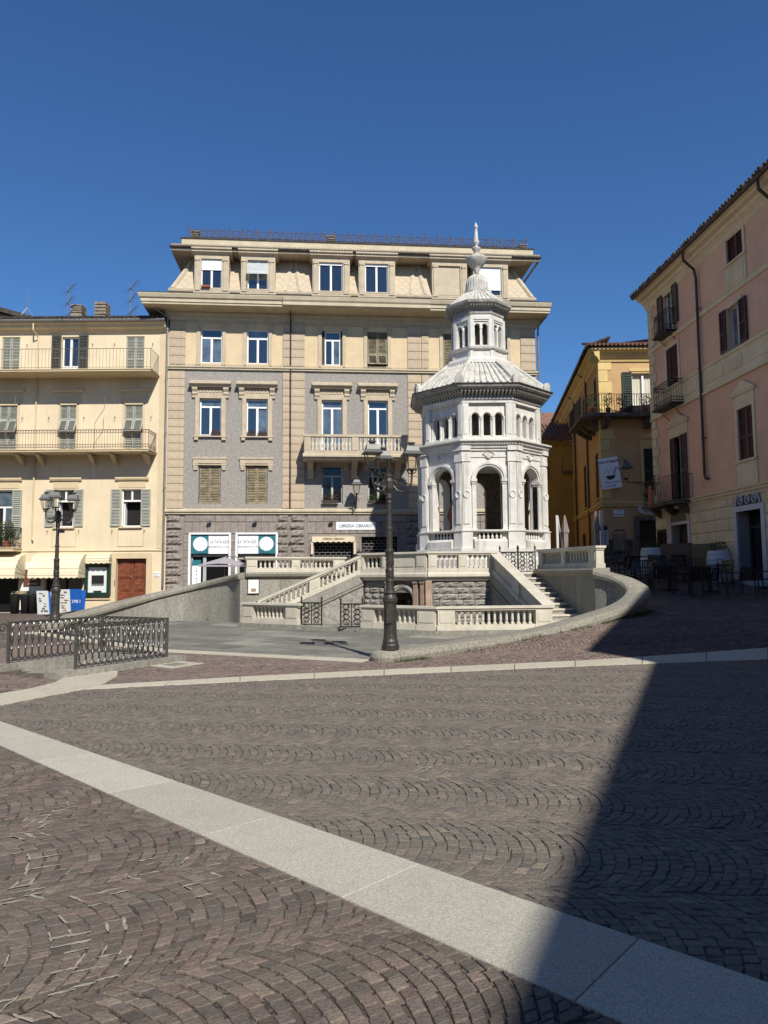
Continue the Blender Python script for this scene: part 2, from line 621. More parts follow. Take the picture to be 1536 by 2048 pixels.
RAMP_R = [(.02, 13.62, .20), (1.5, 14.45, .29), (3.1, 15.4, .42), (4.4, 16.3, .63), (5.6, 17.3, .87), (6.33, 18.2, 1.2), (6.28, 18.95, 1.46), (5.78, 19.6, 1.68)]
RAMP_L = [(-9.75, 21.4, .25), (-9.75, 22.8, .42), (-9.3, 24.1, .62), (-8.3, 25.6, .95), (-6.7, 25.95, 1.3), (-5.3, 25.2, 1.57), (-4.62, 24.3, 1.68)]
KU, WL_, WR_ = (1.35, 22.6), (-.75, 24.1), (3.47, 22.94)       # upper front wall: corner, left end, right end
COURT = [p[:2] for p in RAMP_R] + [(4.75, 23.0), WR_, KU, WL_, (-1.35, 25.6)] + [p[:2] for p in reversed(RAMP_L)] + [(-4.6, 15.8), (-.3, 13.75)]
PIT = [(-4.03, 13.55), (-5.56, 14.40), (-6.53, 12.72), (-5.0, 11.87)]


def zg0(x, y):
    zr = float(np.interp(y, [13.4, 14.2, 15.1, 16.7, 20, 23.5, 30, 40, 60], [0, .1, .3, .52, .82, 1.3, 1.75, 2.1, 2.4]))
    zl = float(np.interp(x, [-13.8, -10.5, -6, -4.5], [0, .45, 1.15, 1.3])) * sm(y, 22.5, 26)
    w = sm(x, 0, 1.5) if y < 22 else sm(x, -1, 5)
    return zl * (1 - w) + zr * w


def near_court(x, y, d=.14):
    if inpoly(x, y, COURT):
        return True
    for i in range(len(COURT)):
        (ax, ay), (bx, by) = COURT[i - 1], COURT[i]
        ex, ey = bx - ax, by - ay
        t = min(1, max(0, ((x - ax) * ex + (y - ay) * ey) / (ex * ex + ey * ey)))
        if math.hypot(x - ax - t * ex, y - ay - t * ey) < d:
            return True
    return False


def zg(x, y):
    if 13 < y < 27 and -11 < x < 7.5 and near_court(x, y):
        return min(-.10, zg0(x, y) - .1)
    return zg0(x, y)


# one sheet of ground out to the horizon
gx = list(np.arange(-22, 22.01, .25))
gy = list(np.arange(-8, 40.01, .25))
gx = [-600, -200, -80, -45, -30] + gx + [30, 45, 80, 200, 600]
gy = [-400, -120, -50, -25, -14] + gy + [44, 50, 60, 80, 140, 300, 800]
gv, gf = [], []
for j, y in enumerate(gy):
    for i, x in enumerate(gx):
        gv.append((x, y, zg(x, y) - .0095))
nx = len(gx)
for j in range(len(gy) - 1):
    for i in range(nx - 1):
        cx, cy = (gx[i] + gx[i + 1]) / 2, (gy[j] + gy[j + 1]) / 2
        if inpoly(cx, cy, PIT):
            continue
        gf.append((j * nx + i, j * nx + i + 1, (j + 1) * nx + i + 1, (j + 1) * nx + i))


def ground_material():
    m = bpy.data.materials.new('ground_setts')
    m.use_nodes = True
    n, l = m.node_tree.nodes, m.node_tree.links
    b = n['Principled BSDF']
    b.inputs['Roughness'].default_value = .9
    tc = n.new('ShaderNodeTexCoord')
    vo = n.new('ShaderNodeTexVoronoi')
    vo.inputs['Scale'].default_value = 9
    l.new(tc.outputs['Object'], vo.inputs['Vector'])
    ve = n.new('ShaderNodeTexVoronoi')
    ve.feature = 'DISTANCE_TO_EDGE'
    ve.inputs['Scale'].default_value = 9
    l.new(tc.outputs['Object'], ve.inputs['Vector'])
    ramp = n.new('ShaderNodeValToRGB')
    e = ramp.color_ramp.elements
    e[0].position, e[0].color = 0, (.075, .055, .045, 1)
    e[1].position, e[1].color = 1, (.155, .118, .098, 1)
    sep = n.new('ShaderNodeSeparateColor')
    l.new(vo.outputs['Color'], sep.inputs['Color'])
    l.new(sep.outputs['Red'], ramp.inputs['Fac'])
    mr = n.new('ShaderNodeMapRange')
    mr.inputs['From Max'].default_value = .08
    l.new(ve.outputs['Distance'], mr.inputs['Value'])
    mx = n.new('ShaderNodeMix')
    mx.data_type = 'RGBA'
    l.new(mr.outputs['Result'], mx.inputs['Factor'])
    l.new(ramp.outputs['Color'], mx.inputs['B'])
    # pale mortar smeared here and there in the joints
    no = n.new('ShaderNodeTexNoise')
    no.inputs['Scale'].default_value = 1.1
    no.inputs['Detail'].default_value = 5
    l.new(tc.outputs['Object'], no.inputs['Vector'])
    m3 = n.new('ShaderNodeMapRange')
    m3.inputs['From Min'].default_value = .60
    m3.inputs['From Max'].default_value = .67
    l.new(no.outputs['Fac'], m3.inputs['Value'])
    m4 = n.new('ShaderNodeMix')
    m4.data_type = 'RGBA'
    l.new(m3.outputs['Result'], m4.inputs['Factor'])
    m4.inputs['A'].default_value = (.036, .031, .026, 1)
    m4.inputs['B'].default_value = (.26, .23, .18, 1)
    l.new(m4.outputs['Result'], mx.inputs['A'])
    l.new(mx.outputs['Result'], b.inputs['Base Color'])
    bp = n.new('ShaderNodeBump')
    bp.inputs['Strength'].default_value = .5
    bp.inputs['Distance'].default_value = .02
    l.new(mr.outputs['Result'], bp.inputs['Height'])
    l.new(bp.outputs['Normal'], b.inputs['Normal'])
    M['ground_setts'] = m


ground_material()
gme = bpy.data.meshes.new('ground')
gme.from_pydata(gv, [], gf)
gme.materials.append(M['ground_setts'])
gme.polygons.foreach_set('use_smooth', [True] * len(gme.polygons))
ground = structure(put('ground', gme))

# ------------------------------------------------------------------ pale stone bands laid in the square
def band_edges():
    U = [atZ(*p) for p in ((190, 1371), (480, 1354), (768, 1339.5), (1150, 1322), (1536, 1307.5))]
    B = [atZ(*p) for p in ((170, 1379), (480, 1363.5), (768, 1350), (1150, 1333), (1536, 1319))]
    U.append(U[-1] + (U[-1] - U[-2]) * 1.2)
    B.append(B[-1] + (B[-1] - B[-2]) * 1.2)
    return U, B


B2U, B2L = band_edges()
yU1 = lambda x: 8.19 - .908 * (x + 4.27)
yL1 = lambda x: 7.03 - .96 * (x + 3.65)
y2L = lambda x: float(np.interp(x, [-12, -8] + [p.x for p in B2L], [7.6, 9.3] + [p.y for p in B2L]))
y2U = lambda x: float(np.interp(x, [-12, -8] + [p.x for p in B2U], [8.2, 9.9] + [p.y for p in B2U]))


def slab_poly(pts, name='paving_slab', m='strip_granite', up=.006, th=.08, parent=ground, sub=1):
    mb = MB()
    n = len(pts)
    c = Vector((sum(p[0] for p in pts) / n, sum(p[1] for p in pts) / n, 0))
    b = .003
    top = []
    for p in pts:
        q = Vector((p[0], p[1], 0))
        d = (c - q).normalized() * b
        top.append((q.x + d.x, q.y + d.y))
    v = [(p[0], p[1], max(0, zg0(*p)) + up - th) for p in pts] + [(p[0], p[1], zg0(*p) + up - .005) for p in pts] + [(p[0], p[1], zg0(*p) + up) for p in top]
    f = [tuple(range(2 * n, 3 * n))]
    for k in (0, n):
        f += [(k + i, k + (i + 1) % n, k + n + (i + 1) % n, k + n + i) for i in range(n)]
    mb.add(v, f)
    return mb.build(name, m, parent)


# first band: slabs about 1.3 m long
xs = [-6.2, -5.0, -3.93, -3.02, -2.05, -1.13, -.22, .70, 1.28, 2.3, 3.3]
for a, b in zip(xs, xs[1:]):
    g = .0015
    # joints run square across the band
    def across(x):
        yl = yL1(x)
        d = .40
        return (x, yl), (x + d, yU1(x + d))
    (l0, u0), (l1, u1) = across(a + g), across(b - g)
    slab_poly([l0, l1, u1, u0])
# second band
for (a0, a1), (b0, b1) in zip(zip(B2L, B2L[1:]), zip(B2U, B2U[1:])):
    k = max(1, round((a1 - a0).length / 1.25))
    for i in range(k):
        t0, t1 = i / k + .002, (i + 1) / k - .002
        q = [a0.lerp(a1, t0), a0.lerp(a1, t1), b0.lerp(b1, t1), b0.lerp(b1, t0)]
        slab_poly([(p.x, p.y) for p in q], m='path_stone')
# curved pale path that meets the second band by the iron railing
path_px_u = [(-160, 1412), (0, 1388), (60, 1378), (108, 1366), (133, 1354), (165, 1345), (212, 1339)]
path_px_l = [(-160, 1440), (0, 1411), (100, 1391), (180, 1377), (212, 1366), (234, 1353), (236, 1343)]
PU = [atZ(*p) for p in path_px_u]
PL = [atZ(*p) for p in path_px_l]
for i in range(len(PU) - 1):
    slab_poly([(PL[i].x, PL[i].y), (PL[i + 1].x, PL[i + 1].y), (PU[i + 1].x, PU[i + 1].y), (PU[i].x, PU[i].y)], m='path_stone', up=.009)
# stone frame round a sunk cover beyond the band
cov = [atZ(*p) for p in ((290, 1331), (345, 1337), (408, 1327), (355, 1322))]
cc = sum(cov, Vector()) / 4
inn = [cc + (p - cc) * .5 for p in cov]
for i in range(4):
    j = (i + 1) % 4
    slab_poly([(p.x, p.y) for p in (cov[i], cov[j], inn[j], inn[i])], m='path_stone', up=.007, name='cover_frame')
slab_poly([(p.x, p.y) for p in inn], m='court_stone', up=.003, name='cover_plate')
# pale edging between the setts and the court
edge = [(-9.9, 21.0), (-7.2, 18.35), (-4.6, 15.8), (-2.4, 14.75), (-.25, 13.72)]
for a, b in zip(edge, edge[1:]):
    A_, B_ = Vector((*a, 0)), Vector((*b, 0))
    d = (B_ - A_).normalized()
    nn_ = Vector((d.y, -d.x, 0)) * .42
    k = max(1, round((B_ - A_).length / 1.3))
    for i in range(k):
        p, q = A_.lerp(B_, i / k + .003), A_.lerp(B_, (i + 1) / k - .003)
        slab_poly([(t.x, t.y) for t in (p + nn_, q + nn_, q, p)], m='path_stone', up=.008)

# ------------------------------------------------------------------ setts: real stones laid in arcs
PATHPOLY = [(p.x, p.y) for p in PL] + [(p.x, p.y) for p in reversed(PU)]
PITBIG = [(-3.6, 13.75), (-5.7, 14.95), (-7.1, 12.55), (-4.95, 11.3)]
stones = []


def lay(zone, ang, Wd, sp, ns, x0, x1, y0, y1, colfn, seed, flat=1.0, warp=.03, rag=.005):
    rg = np.random.default_rng(seed)
    ca, sa = math.cos(ang), math.sin(ang)
    Rr = Wd * .72
    ph = math.asin(.5 * Wd / Rr)
    ext = max(abs(x0), abs(x1)) + max(abs(y0), abs(y1))
    for j in range(int(-ext / Wd) - 1, int(ext / Wd) + 2):
        off = rg.uniform(0, sp)
        for i in range(int(-ext / sp), int(ext / sp)):
            # quick reject on the row centre
            bx, by = i * sp + off, (j + .5) * Wd
            wx, wy = bx * ca - by * sa, bx * sa + by * ca
            if not (x0 - 1.5 < wx < x1 + 1.5 and y0 - 1.5 < wy < y1 + 1.5) or abs(wx) > .56 * max(wy, 0) + 3.2:
                continue
            cuts = np.linspace(-1, 1, ns + 1) + rg.normal(0, .016, ns + 1)
            cuts += (rg.uniform(-.5, .5) * 2 / ns)
            cuts = np.clip(cuts, -1, 1)
            for k in range(ns):
                t0, t1 = cuts[k], cuts[k + 1]
                if t1 - t0 < .5 / ns:
                    continue
                q = []
                sx_ = rg.normal(0, rag)
                for (a, t) in ((0, t0), (1, t0), (1, t1), (0, t1)):
                    p = ph * t
                    lx = bx + a * sp + sx_ + Rr * (math.cos(p) - math.cos(ph)) * flat
                    ly = by + Rr * math.sin(p) * .5 * Wd / (Rr * math.sin(ph))
                    lx, ly = lx + warp * (math.sin(ly * 2.3 + lx * 1.1 + seed) + .6 * math.sin(lx * 3.1 - ly * 1.7)), ly + warp * (math.sin(lx * 1.9 - ly * .8) + .5 * math.sin(ly * 4.1 + lx * 2.2))
                    q.append((lx * ca - ly * sa, lx * sa + ly * ca))
                cx = sum(p[0] for p in q) / 4
                cy = sum(p[1] for p in q) / 4
                if not (x0 < cx < x1 and y0 < cy < y1) or abs(cx) > .56 * cy + 1.6 or not zone(cx, cy):
                    continue
                stones.append((q, (cx, cy), colfn(rg)))


def col2(rg):
    b = rg.normal(1, .09)
    c = np.array([.153, .133, .111]) * b
    t = rg.random()
    if t < .04:
        c = np.array([.20, .168, .128]) * b
    elif t < .15:
        c = np.array([.130, .116, .101]) * b
    return np.clip(c, .03, .5)


def col1(rg):
    b = rg.normal(1, .12)
    t = rg.random()
    if t < .12:
        c = np.array([.158, .118, .098])
    elif t < .17:
        c = np.array([.180, .148, .115])
    elif t < .45:
        c = np.array([.116, .098, .082])
    else:
        c = np.array([.132, .107, .090])
    return np.clip(c * b, .03, .5)


def col3(rg):
    b = rg.normal(1, .14)
    c = np.array([.185, .137, .114]) if rg.random() < .7 else np.array([.152, .121, .104])
    return np.clip(c * b, .03, .5)


free = lambda x, y: not inpoly(x, y, PATHPOLY) and not inpoly(x, y, PITBIG)
zone2 = lambda x, y: y > yU1(x) - .06 and y < y2L(x) + .06 and free(x, y)
zone1 = lambda x, y: y < yL1(x) + .06
zone3 = lambda x, y: y > y2U(x) - .06 and not inpoly(x, y, COURT) and free(x, y) and not inpoly(x, y, [cov[0][:2], cov[1][:2], cov[2][:2], cov[3][:2]])
lay(zone2, R(-6), .98, .072, 15, -7.5, 10, 2.2, 14.4, col2, 3, 1.12, .010, .003)
lay(zone1, R(28), 1.05, .075, 15, -6.5, 3, 1.6, 9.5, col1, 4, 1.0, .014, .005)
lay(zone3, R(12), 1.1, .090, 14, -8.5, 10, 9.0, 17.0, col3, 5, 1.0, .015)
stones.sort(key=lambda s: s[1][0] ** 2 + s[1][1] ** 2)


def stone_mesh(lst, name):
    v, f, cols = [], [], []
    rg = np.random.default_rng(21)
    for q, (cx, cy), c in lst:
        z = zg0(cx, cy) + rg.normal(0, .0014)
        tx, ty = rg.normal(0, .013, 2)
        o = len(v)
        jit = rg.normal(0, .0030, (4, 2))
        Q = [(x + jx, y + jy) for (x, y), (jx, jy) in zip(q, jit)]
        e1 = math.hypot(Q[1][0] - Q[0][0], Q[1][1] - Q[0][1])
        e2 = math.hypot(Q[3][0] - Q[0][0], Q[3][1] - Q[0][1])

        def inset(d):
            a, b = min(.4, d / max(e1, .02)), min(.4, d / max(e2, .02))
            out = []
            for (s_, t_) in ((a, b), (1 - a, b), (1 - a, 1 - b), (a, 1 - b)):
                out.append((Q[0][0] * (1 - s_) * (1 - t_) + Q[1][0] * s_ * (1 - t_) + Q[2][0] * s_ * t_ + Q[3][0] * (1 - s_) * t_,
                            Q[0][1] * (1 - s_) * (1 - t_) + Q[1][1] * s_ * (1 - t_) + Q[2][1] * s_ * t_ + Q[3][1] * (1 - s_) * t_))
            return out
        g = abs(rg.normal(.0032, .0013))
        for x, y in inset(g):
            v.append((x, y, z - .03))
        for x, y in inset(g):
            v.append((x, y, z - .003 + (x - cx) * tx + (y - cy) * ty))
        for x, y in inset(g + .004):
            v.append((x, y, z + (x - cx) * tx + (y - cy) * ty))
        for k in range(4):
            k2 = (k + 1) % 4
            f.append((o + k, o + k2, o + 4 + k2, o + 4 + k))
            f.append((o + 4 + k, o + 4 + k2, o + 8 + k2, o + 8 + k))
        f.append((o + 8, o + 9, o + 10, o + 11))
        cols += [(*c, 1)] * 12
    me = bpy.data.meshes.new(name)
    me.from_pydata(v, [], f)
    ca = me.color_attributes.new('Col', 'FLOAT_COLOR', 'POINT')
    ca.data.foreach_set('color', np.array(cols, dtype=np.float32).ravel())
    me.materials.append(M['cobble'])
    return me


vis = [s for s in stones if abs(s[1][0]) < .53 * s[1][1] and s[1][1] > 2.55]
near = vis[:300]
ids = set(id(s) for s in near)
rest = [s for s in stones if id(s) not in ids]
for s in near:
    put('sett', stone_mesh([s], 'sett'), ground)
setts = put('sett_paving', stone_mesh(rest, 'sett_paving'), ground)
setts['kind'] = 'stuff'

# pale mortar spilled over the joints in a few places
clus = [(60, 1655, .16), (125, 1630, .18), (35, 1725, .16), (90, 1765, .16), (255, 1752, .14), (410, 1758, .12), (165, 1840, .20), (140, 1895, .14), (95, 1990, .16), (580, 1770, .09), (330, 1715, .1), (620, 1415, .35), (790, 1398, .25), (870, 1600, .12), (855, 1537, .14), (930, 1375, .3), (1000, 1480, .12), (300, 1440, .25), (240, 1395, .3), (200, 1930, .1), (20, 1900, .12)]
mo = MB()
rr = random.Random(9)
for px, py, rad in clus:
    c = atZ(px, py)
    for q, (cx, cy), _ in stones:
        dd = math.hypot(cx - c.x, (cy - c.y) * .8)
        if dd > rad * 1.25 or rr.random() > .7 * (1.2 - dd / rad / 1.3):
            continue
        for k in range(4):
            if rr.random() > .22:
                continue
            a, b = Vector((*q[k], 0)), Vector((*q[(k + 1) % 4], 0))
            d = (b - a).normalized()
            n_ = Vector((-d.y, d.x, 0))
            z = zg0(cx, cy) + .0008 + rr.random() * .0026
            v = []
            for t in (-.15, .2, .5, .8, 1.15):
                w = rr.uniform(.002, .010) * (.6 if abs(t - .5) > .4 else 1)
                p = a.lerp(b, t) + n_ * rr.uniform(-.004, .004)
                v += [(p.x + n_.x * w, p.y + n_.y * w, z), (p.x - n_.x * w, p.y - n_.y * w, z)]
            mo.add(v, [(2 * i, 2 * i + 1, 2 * i + 3, 2 * i + 2) for i in range(4)])
mo.build('mortar_smears', 'mortar', ground)['kind'] = 'stuff'

# ------------------------------------------------------------------ sunken court: grey slabs
court = structure(MB().prism(COURT, -.09, -.012).build('court_floor', 'black_slab'))
ang = R(-33)
ca_, sa_ = math.cos(ang), math.sin(ang)
rgc = random.Random(5)
for j in range(-2, 34):
    v0 = 5.0 + j * .72
    off = rgc.uniform(0, 1.2)
    for i in range(-16, 14):
        u0 = i * 1.3 + off
        q = [(u0 + .009, v0 + .009), (u0 + 1.291, v0 + .009), (u0 + 1.291, v0 + .711), (u0 + .009, v0 + .711)]
        P = [(a * ca_ - b * sa_, a * sa_ + b * ca_) for a, b in q]
        ins = [inpoly(*p, COURT) for p in P]
        if not any(ins):
            continue
        if not all(ins):
            # trim the slab against the court's edge
            n_ = 6
            poly = []
            for k in range(4):
                a, b = P[k], P[(k + 1) % 4]
                for t in range(n_):
                    p = (a[0] + (b[0] - a[0]) * t / n_, a[1] + (b[1] - a[1]) * t / n_)
                    if inpoly(*p, COURT):
                        poly.append(p)
            if len(poly) < 3:
                continue
            P = poly
        MB().prism(P, -.02, rgc.uniform(-.003, .003)).build('floor_slab', rgc.choice(['court_stone', 'court_stone', 'court_stone_dark', 'court_stone_pale']), court)


# ================================================================== CENTRE BUILDING
JX = atY(333, 1018, 32.5)
J = (JX.x, JX.y, 0)
A5 = R(5)
cb = thing('corner_palazzo', 'tall grey and cream palazzo with mansard roof behind the white fountain pavilion', 'building', J, A5)
WB = 17.16
U6 = [(1.40, 2.38), (3.51, 4.49), (6.96, 7.92), (9.10, 10.04), (12.70, 13.66), (14.80, 15.78)]
Z1, Z2, Z3 = (11.32, 12.95), (7.94, 9.66), (4.82, 6.57)
SHOPS = [(1.10, 2.78), (3.18, 4.88), (6.62, 8.38), (8.78, 10.44), (12.3, 14.0), (14.4, 16.1)]
holes = []
for i, (a, b) in enumerate(U6):
    holes.append((a, b, *Z1))
    holes.append((a, b, (7.0 if i in (2, 3) else Z2[0]), Z2[1]))
    holes.append((a, b, *Z3))
shop_holes = [(a, b, 1.0, 3.42 if i < 2 else 3.30) for i, (a, b) in enumerate(SHOPS)]
# walls
BAYS = [(.72, 5.16), (6.17, 10.99), (12.0, 16.44)]
wall_holes(MB(), 0, WB, 4.4, 11.03, holes, 0).build('grey_wall', 'plaster_grey', cb)
wall_holes(MB(), 0, WB, 11.03, 13.75, holes, 0).build('upper_wall', 'plaster_cream', cb)
wall_holes(MB(), 0, WB, .6, 4.4, shop_holes, .001, .35).build('base_wall', 'base_grey', cb)
MB().box(.05, WB - .05, .6, 12, .6, 14.6).build('core', 'interior_dark', cb)
MB().add([(WB, .0, .6), (WB, 12, .6), (WB, 12, 13.75), (WB, 0, 13.75)], [(0, 1, 2, 3)]).build('side_wall', 'plaster_cream', cb)
MB().add([(0, 12, .6), (0, 0, .6), (0, 0, 13.75), (0, 12, 13.75)], [(0, 1, 2, 3)]).build('side_wall', 'plaster_cream', cb)
# quoins: each block its own stone, shared meshes
QH1, QH2 = .372, .40
strips = [(0.0, .72), (5.16, 5.50), (5.54, 6.17), (10.99, 11.62), (11.66, 12.0), (16.44, WB)]
for u0, u1 in strips:
    w = u1 - u0
    mbs = []
    for k in range(3):
        mb = MB().bevbox(.0, w, -.05, .0, 0, QH1 - .012, .012)
        mbs.append(mb.mesh('quoin_block', 'quoin_tan'))
    n = 17
    for k in range(n):
        put('quoin_block', mbs[k % 3], cb, (u0, 0, 4.60 + k * QH1))
    m2 = MB().bevbox(.0, w, -.05, .0, 0, QH2 - .012, .012).mesh('quoin_block', 'quoin_tan')
    for k in range(5):
        put('quoin_block', m2, cb, (u0, 0, 11.24 + k * QH2))
# belts
prof = lambda o, z: [(0, z), (-.06 - o, z), (-.06 - o, z + .05), (-.11 - o, z + .09), (-.11 - o, z + .16), (-.02, z + .19), (0, z + .19)]
MB().prism(prof(.03, 11.00), -.08, WB + .08, 'x').build('belt_course', 'trim_cornice', cb)
dn = MB()
for i in range(150):
    dn.box(i * WB / 150 + .02, i * WB / 150 + .08, -.125, -.06, 11.19, 11.235)
dn.build('dentil_band', 'trim_tan', cb)
MB().prism([(0, 4.34), (-.10, 4.34), (-.10, 4.40), (-.16, 4.44), (-.16, 4.52), (-.05, 4.58), (0, 4.58)], -.1, WB + .1, 'x').build('belt_course', 'trim_cornice', cb)
# pilaster frames between the top floor windows and their capitals
tf = MB()
for i, (a, b) in enumerate(U6):
    for s in (a - .17, b + .01):
        tf.box(s, s + .16, -.05, 0, 11.24, 13.1)
        tf.box(s - .015, s + .175, -.075, 0, 13.1, 13.2)
tf.box(0.72, 5.16, -.04, 0, 13.2, 13.34).box(6.17, 10.99, -.04, 0, 13.2, 13.34).box(12.0, 16.44, -.04, 0, 13.2, 13.34)
tf.build('window_surround', 'trim_tan', cb)
MB().prism([(0, 13.30), (-.06, 13.30), (-.10, 13.42), (-.10, 13.5), (-.2, 13.58), (-.2, 13.66), (0, 13.66)], -.2, WB + .2, 'x').build('cornice_bed_mould', 'trim_tan', cb)
# main cornice
CO = 1.10
SO = 1.15


def cornice_ring(prof, x0, x1):
    # profile (overhang front, z); the side overhang grows with the front one
    mb = MB()
    v = []
    for o, z in prof:
        so = o * SO / CO
        v += [(x0 - so, 12, z), (x0 - so, -o, z), (x1 + so * .42, -o, z), (x1 + so * .42, 12, z)]
    n = len(prof)
    f = []
    for i in range(n - 1):
        for k in range(3):
            f.append((i * 4 + k, i * 4 + k + 1, i * 4 + 4 + k + 1, i * 4 + 4 + k))
    f.append((n * 4 - 4, n * 4 - 3, n * 4 - 2, n * 4 - 1))
    f.append((3, 2, 1, 0))
    return mb.add(v, f)


cornice_ring([(.02, 13.66), (CO - .10, 13.70), (CO - .10, 13.78), (CO - .06, 13.80), (CO - .06, 13.92), (CO, 13.98), (CO + .05, 14.12), (CO + .05, 14.16)], 0, WB).build('main_cornice', 'trim_cornice', cb)
cornice_ring([(CO + .06, 14.163), (CO + .06, 14.19)], 0, WB).build('cornice_gutter', 'roof_dark', cb)
# centre projection of the cornice
MB().prism([(-CO + .1, 13.71), (-CO - .02, 13.76), (-CO - .02, 13.90), (-CO - .07, 13.97), (-CO - .11, 14.14), (-CO + .1, 14.14)], 5.2, 11.95, 'x').build('cornice_break', 'trim_cornice', cb)
# attic kerb and mansard
MB().box(-.02, WB + .02, -.02, .2, 14.1, 14.66).build('attic_kerb', 'mansard', cb)
MB().prism([(.2, 14.66), (-.07, 14.66), (-.09, 14.72), (-.09, 14.80), (.2, 14.80)], -.09, WB + .09, 'x').build('attic_ledge', 'trim_tan', cb)
ms = MB()
ms.add([(0, .02, 14.8), (WB, .02, 14.8), (WB - .85, .95, 16.72), (.85, .95, 16.72)], [(0, 1, 2, 3)])
ms.add([(0, .02, 14.8), (.85, .95, 16.72), (.85, 11, 16.72), (0, 12, 14.8)], [(0, 1, 2, 3)])
ms.add([(WB, .02, 14.8), (WB, 12, 14.8), (WB - .85, 11, 16.72), (WB - .85, .95, 16.72)], [(0, 1, 2, 3)])
ms.build('mansard_slope', 'mansard', cb)


def mans(u, z, off=.0):
    t = (z - 14.8) / 1.92
    return (u, .02 + .93 * t - off * .9, z + off * .43)


# diamond slates: raised lozenges on the slope
dgaps = [(.1, 1.05), (2.68, 3.2), (4.8, 6.5), (8.30, 8.69), (10.45, 12.15), (13.9, 14.2), (15.9, 17.05)]
seen = 0
lozmesh = {}
for a, b in dgaps:
    w, h = .36, .40
    for r_ in range(0, 10):
        zc = 14.83 + r_ * h / 2
        if zc + h / 2 > 16.6:
            break
        i = 0
        while a + i * w < b:
            uc = a + i * w + (w / 2 if r_ % 2 else 0)
            i += 1
            t = (zc - 14.8) / 1.92 * .85
            if uc - w / 2 < max(a, .1 + t) or uc + w / 2 > min(b, WB - .1 - t):
                continue
            key = 0
            if key not in lozmesh:
                q = [(0, -h / 2), (w / 2, 0), (0, h / 2), (-w / 2, 0)]
                v = []
                for sc, off in ((.965, .001), (.945, .006)):
                    for du, dz in q:
                        v.append((du * sc, (dz * sc) * .93 / 1.92 - off * .9, dz * sc + off * .43))
                lozmesh[key] = MB().add(v, [(0, 1, 5, 4), (1, 2, 6, 5), (2, 3, 7, 6), (3, 0, 4, 7), (4, 5, 6, 7)]).mesh('slate', 'mansard')
            p = mans(uc, zc)
            put('slate', lozmesh[key], cb, p)
# hip ribs on the mansard
for ub, ut in ((.08, .90), (5.25, 5.55), (5.95, 5.72), (11.2, 11.45), (11.9, 11.65), (WB - .08, WB - .9)):
    mb = MB()
    for k, (w, o) in enumerate(((.11, .04), (.055, .075))):
        p, q = mans(ub, 14.82, 0), mans(ut, 16.65, 0)
        v = []
        for (u, y, z) in (p, q):
            v += [(u - w, y - .0, z), (u + w, y, z), (u + w, y - o, z + o * .4), (u - w, y - o, z + o * .4)]
        mb.add(v, [(0, 1, 2, 3), (7, 6, 5, 4), (0, 4, 5, 1), (1, 5, 6, 2), (2, 6, 7, 3), (3, 7, 4, 0)])
    mb.build('mansard_rib', 'trim_tan', cb)
# upper eave, tiled verge and parapet
ev = MB()
ev.add([(-.0, -.12, 16.60), (WB + .3, -.12, 16.60), (WB - .8, .9, 16.66), (.8, .9, 16.66)], [(3, 2, 1, 0)])
ev.add([(0, -.12, 16.60), (WB + .3, -.12, 16.60), (WB + .3, -.12, 16.78), (0, -.12, 16.78)], [(0, 1, 2, 3)])
ev.add([(0, -.12, 16.60), (0, -.12, 16.78), (0, 12, 16.78), (0, 12, 16.60)], [(0, 1, 2, 3)])
ev.add([(WB + .3, -.12, 16.60), (WB + .3, 12, 16.60), (WB + .3, 12, 16.78), (WB + .3, -.12, 16.78)], [(0, 1, 2, 3)])
ev.add([(0, -.12, 16.6), (.8, .9, 16.66), (.8, 12, 16.66), (0, 12, 16.6)], [(0, 1, 2, 3)])
ev.build('upper_eave', 'trim_tan', cb)
MB().tube([(-.05, -.17, 16.76), (WB + .35, -.17, 16.76)], .065, 8).build('gutter', 'roof_dark', cb)
tl = MB()
for i in range(118):
    u = i * (WB + .3) / 118 + .07
    st = len(tl.v)
    tl.tube([(u, -.20, 16.83), (u, .42, 17.05)], .058, 7)
tl.build('verge_tiles', 'mansard', cb)
MB().add([(-.02, -.14, 16.79), (WB + .32, -.14, 16.79), (WB + .2, .45, 17.02), (.1, .45, 17.02)], [(0, 1, 2, 3)]).build('verge_bed', 'roof_dark', cb)
MB().box(.38, WB + .15, .42, 12, 16.8, 17.42).build('parapet', 'trim_cornice', cb)
MB().box(.34, WB + .19, .38, 12.04, 17.42, 17.47).build('parapet_capping', 'roof_dark', cb)
# wrought-iron cresting on the roof
cr = MB()
n = 26
wmod = (WB - .9) / n


def arc(cx, cz, r, a0, a1, y, k=8):
    return [(cx + r * math.cos(a0 + (a1 - a0) * i / k), y, cz + r * math.sin(a0 + (a1 - a0) * i / k)) for i in range(k + 1)]


cr.tube([(.7, .5, 17.56), (WB - .1, .5, 17.56)], .020, 4)
for i in range(n + 1):
    u = .72 + i * wmod
    cr.tube([(u, .5, 17.47), (u, .5, 18.06)], .022, 4)
    cr.tube([(u - .055, .5, 17.9), (u, .5, 17.97), (u + .055, .5, 17.9), (u, .5, 17.83)], .019, 4, closed=True)
    cr.tube([(u - .05, .5, 18.02), (u + .05, .5, 18.02)], .017, 4)
    if i < n:
        c = u + wmod / 2
        cr.tube([(c, .5, 17.47), (c, .5, 17.95)], .016, 4)
        cr.tube(arc(c, 17.60, wmod * .5, 0, PI, .5, 10), .018, 4)
        for s in (-1, 1):
            cr.tube(arc(c + s * .13, 17.68, .075, -PI / 2 * s, 1.5 * PI * s, .5, 10), .016, 4)
            cr.tube([(c + s * .02, .5, 17.56), (c + s * .13, .5, 17.605)], .016, 4)
cr.build('roof_cresting', 'iron_rust', cb)
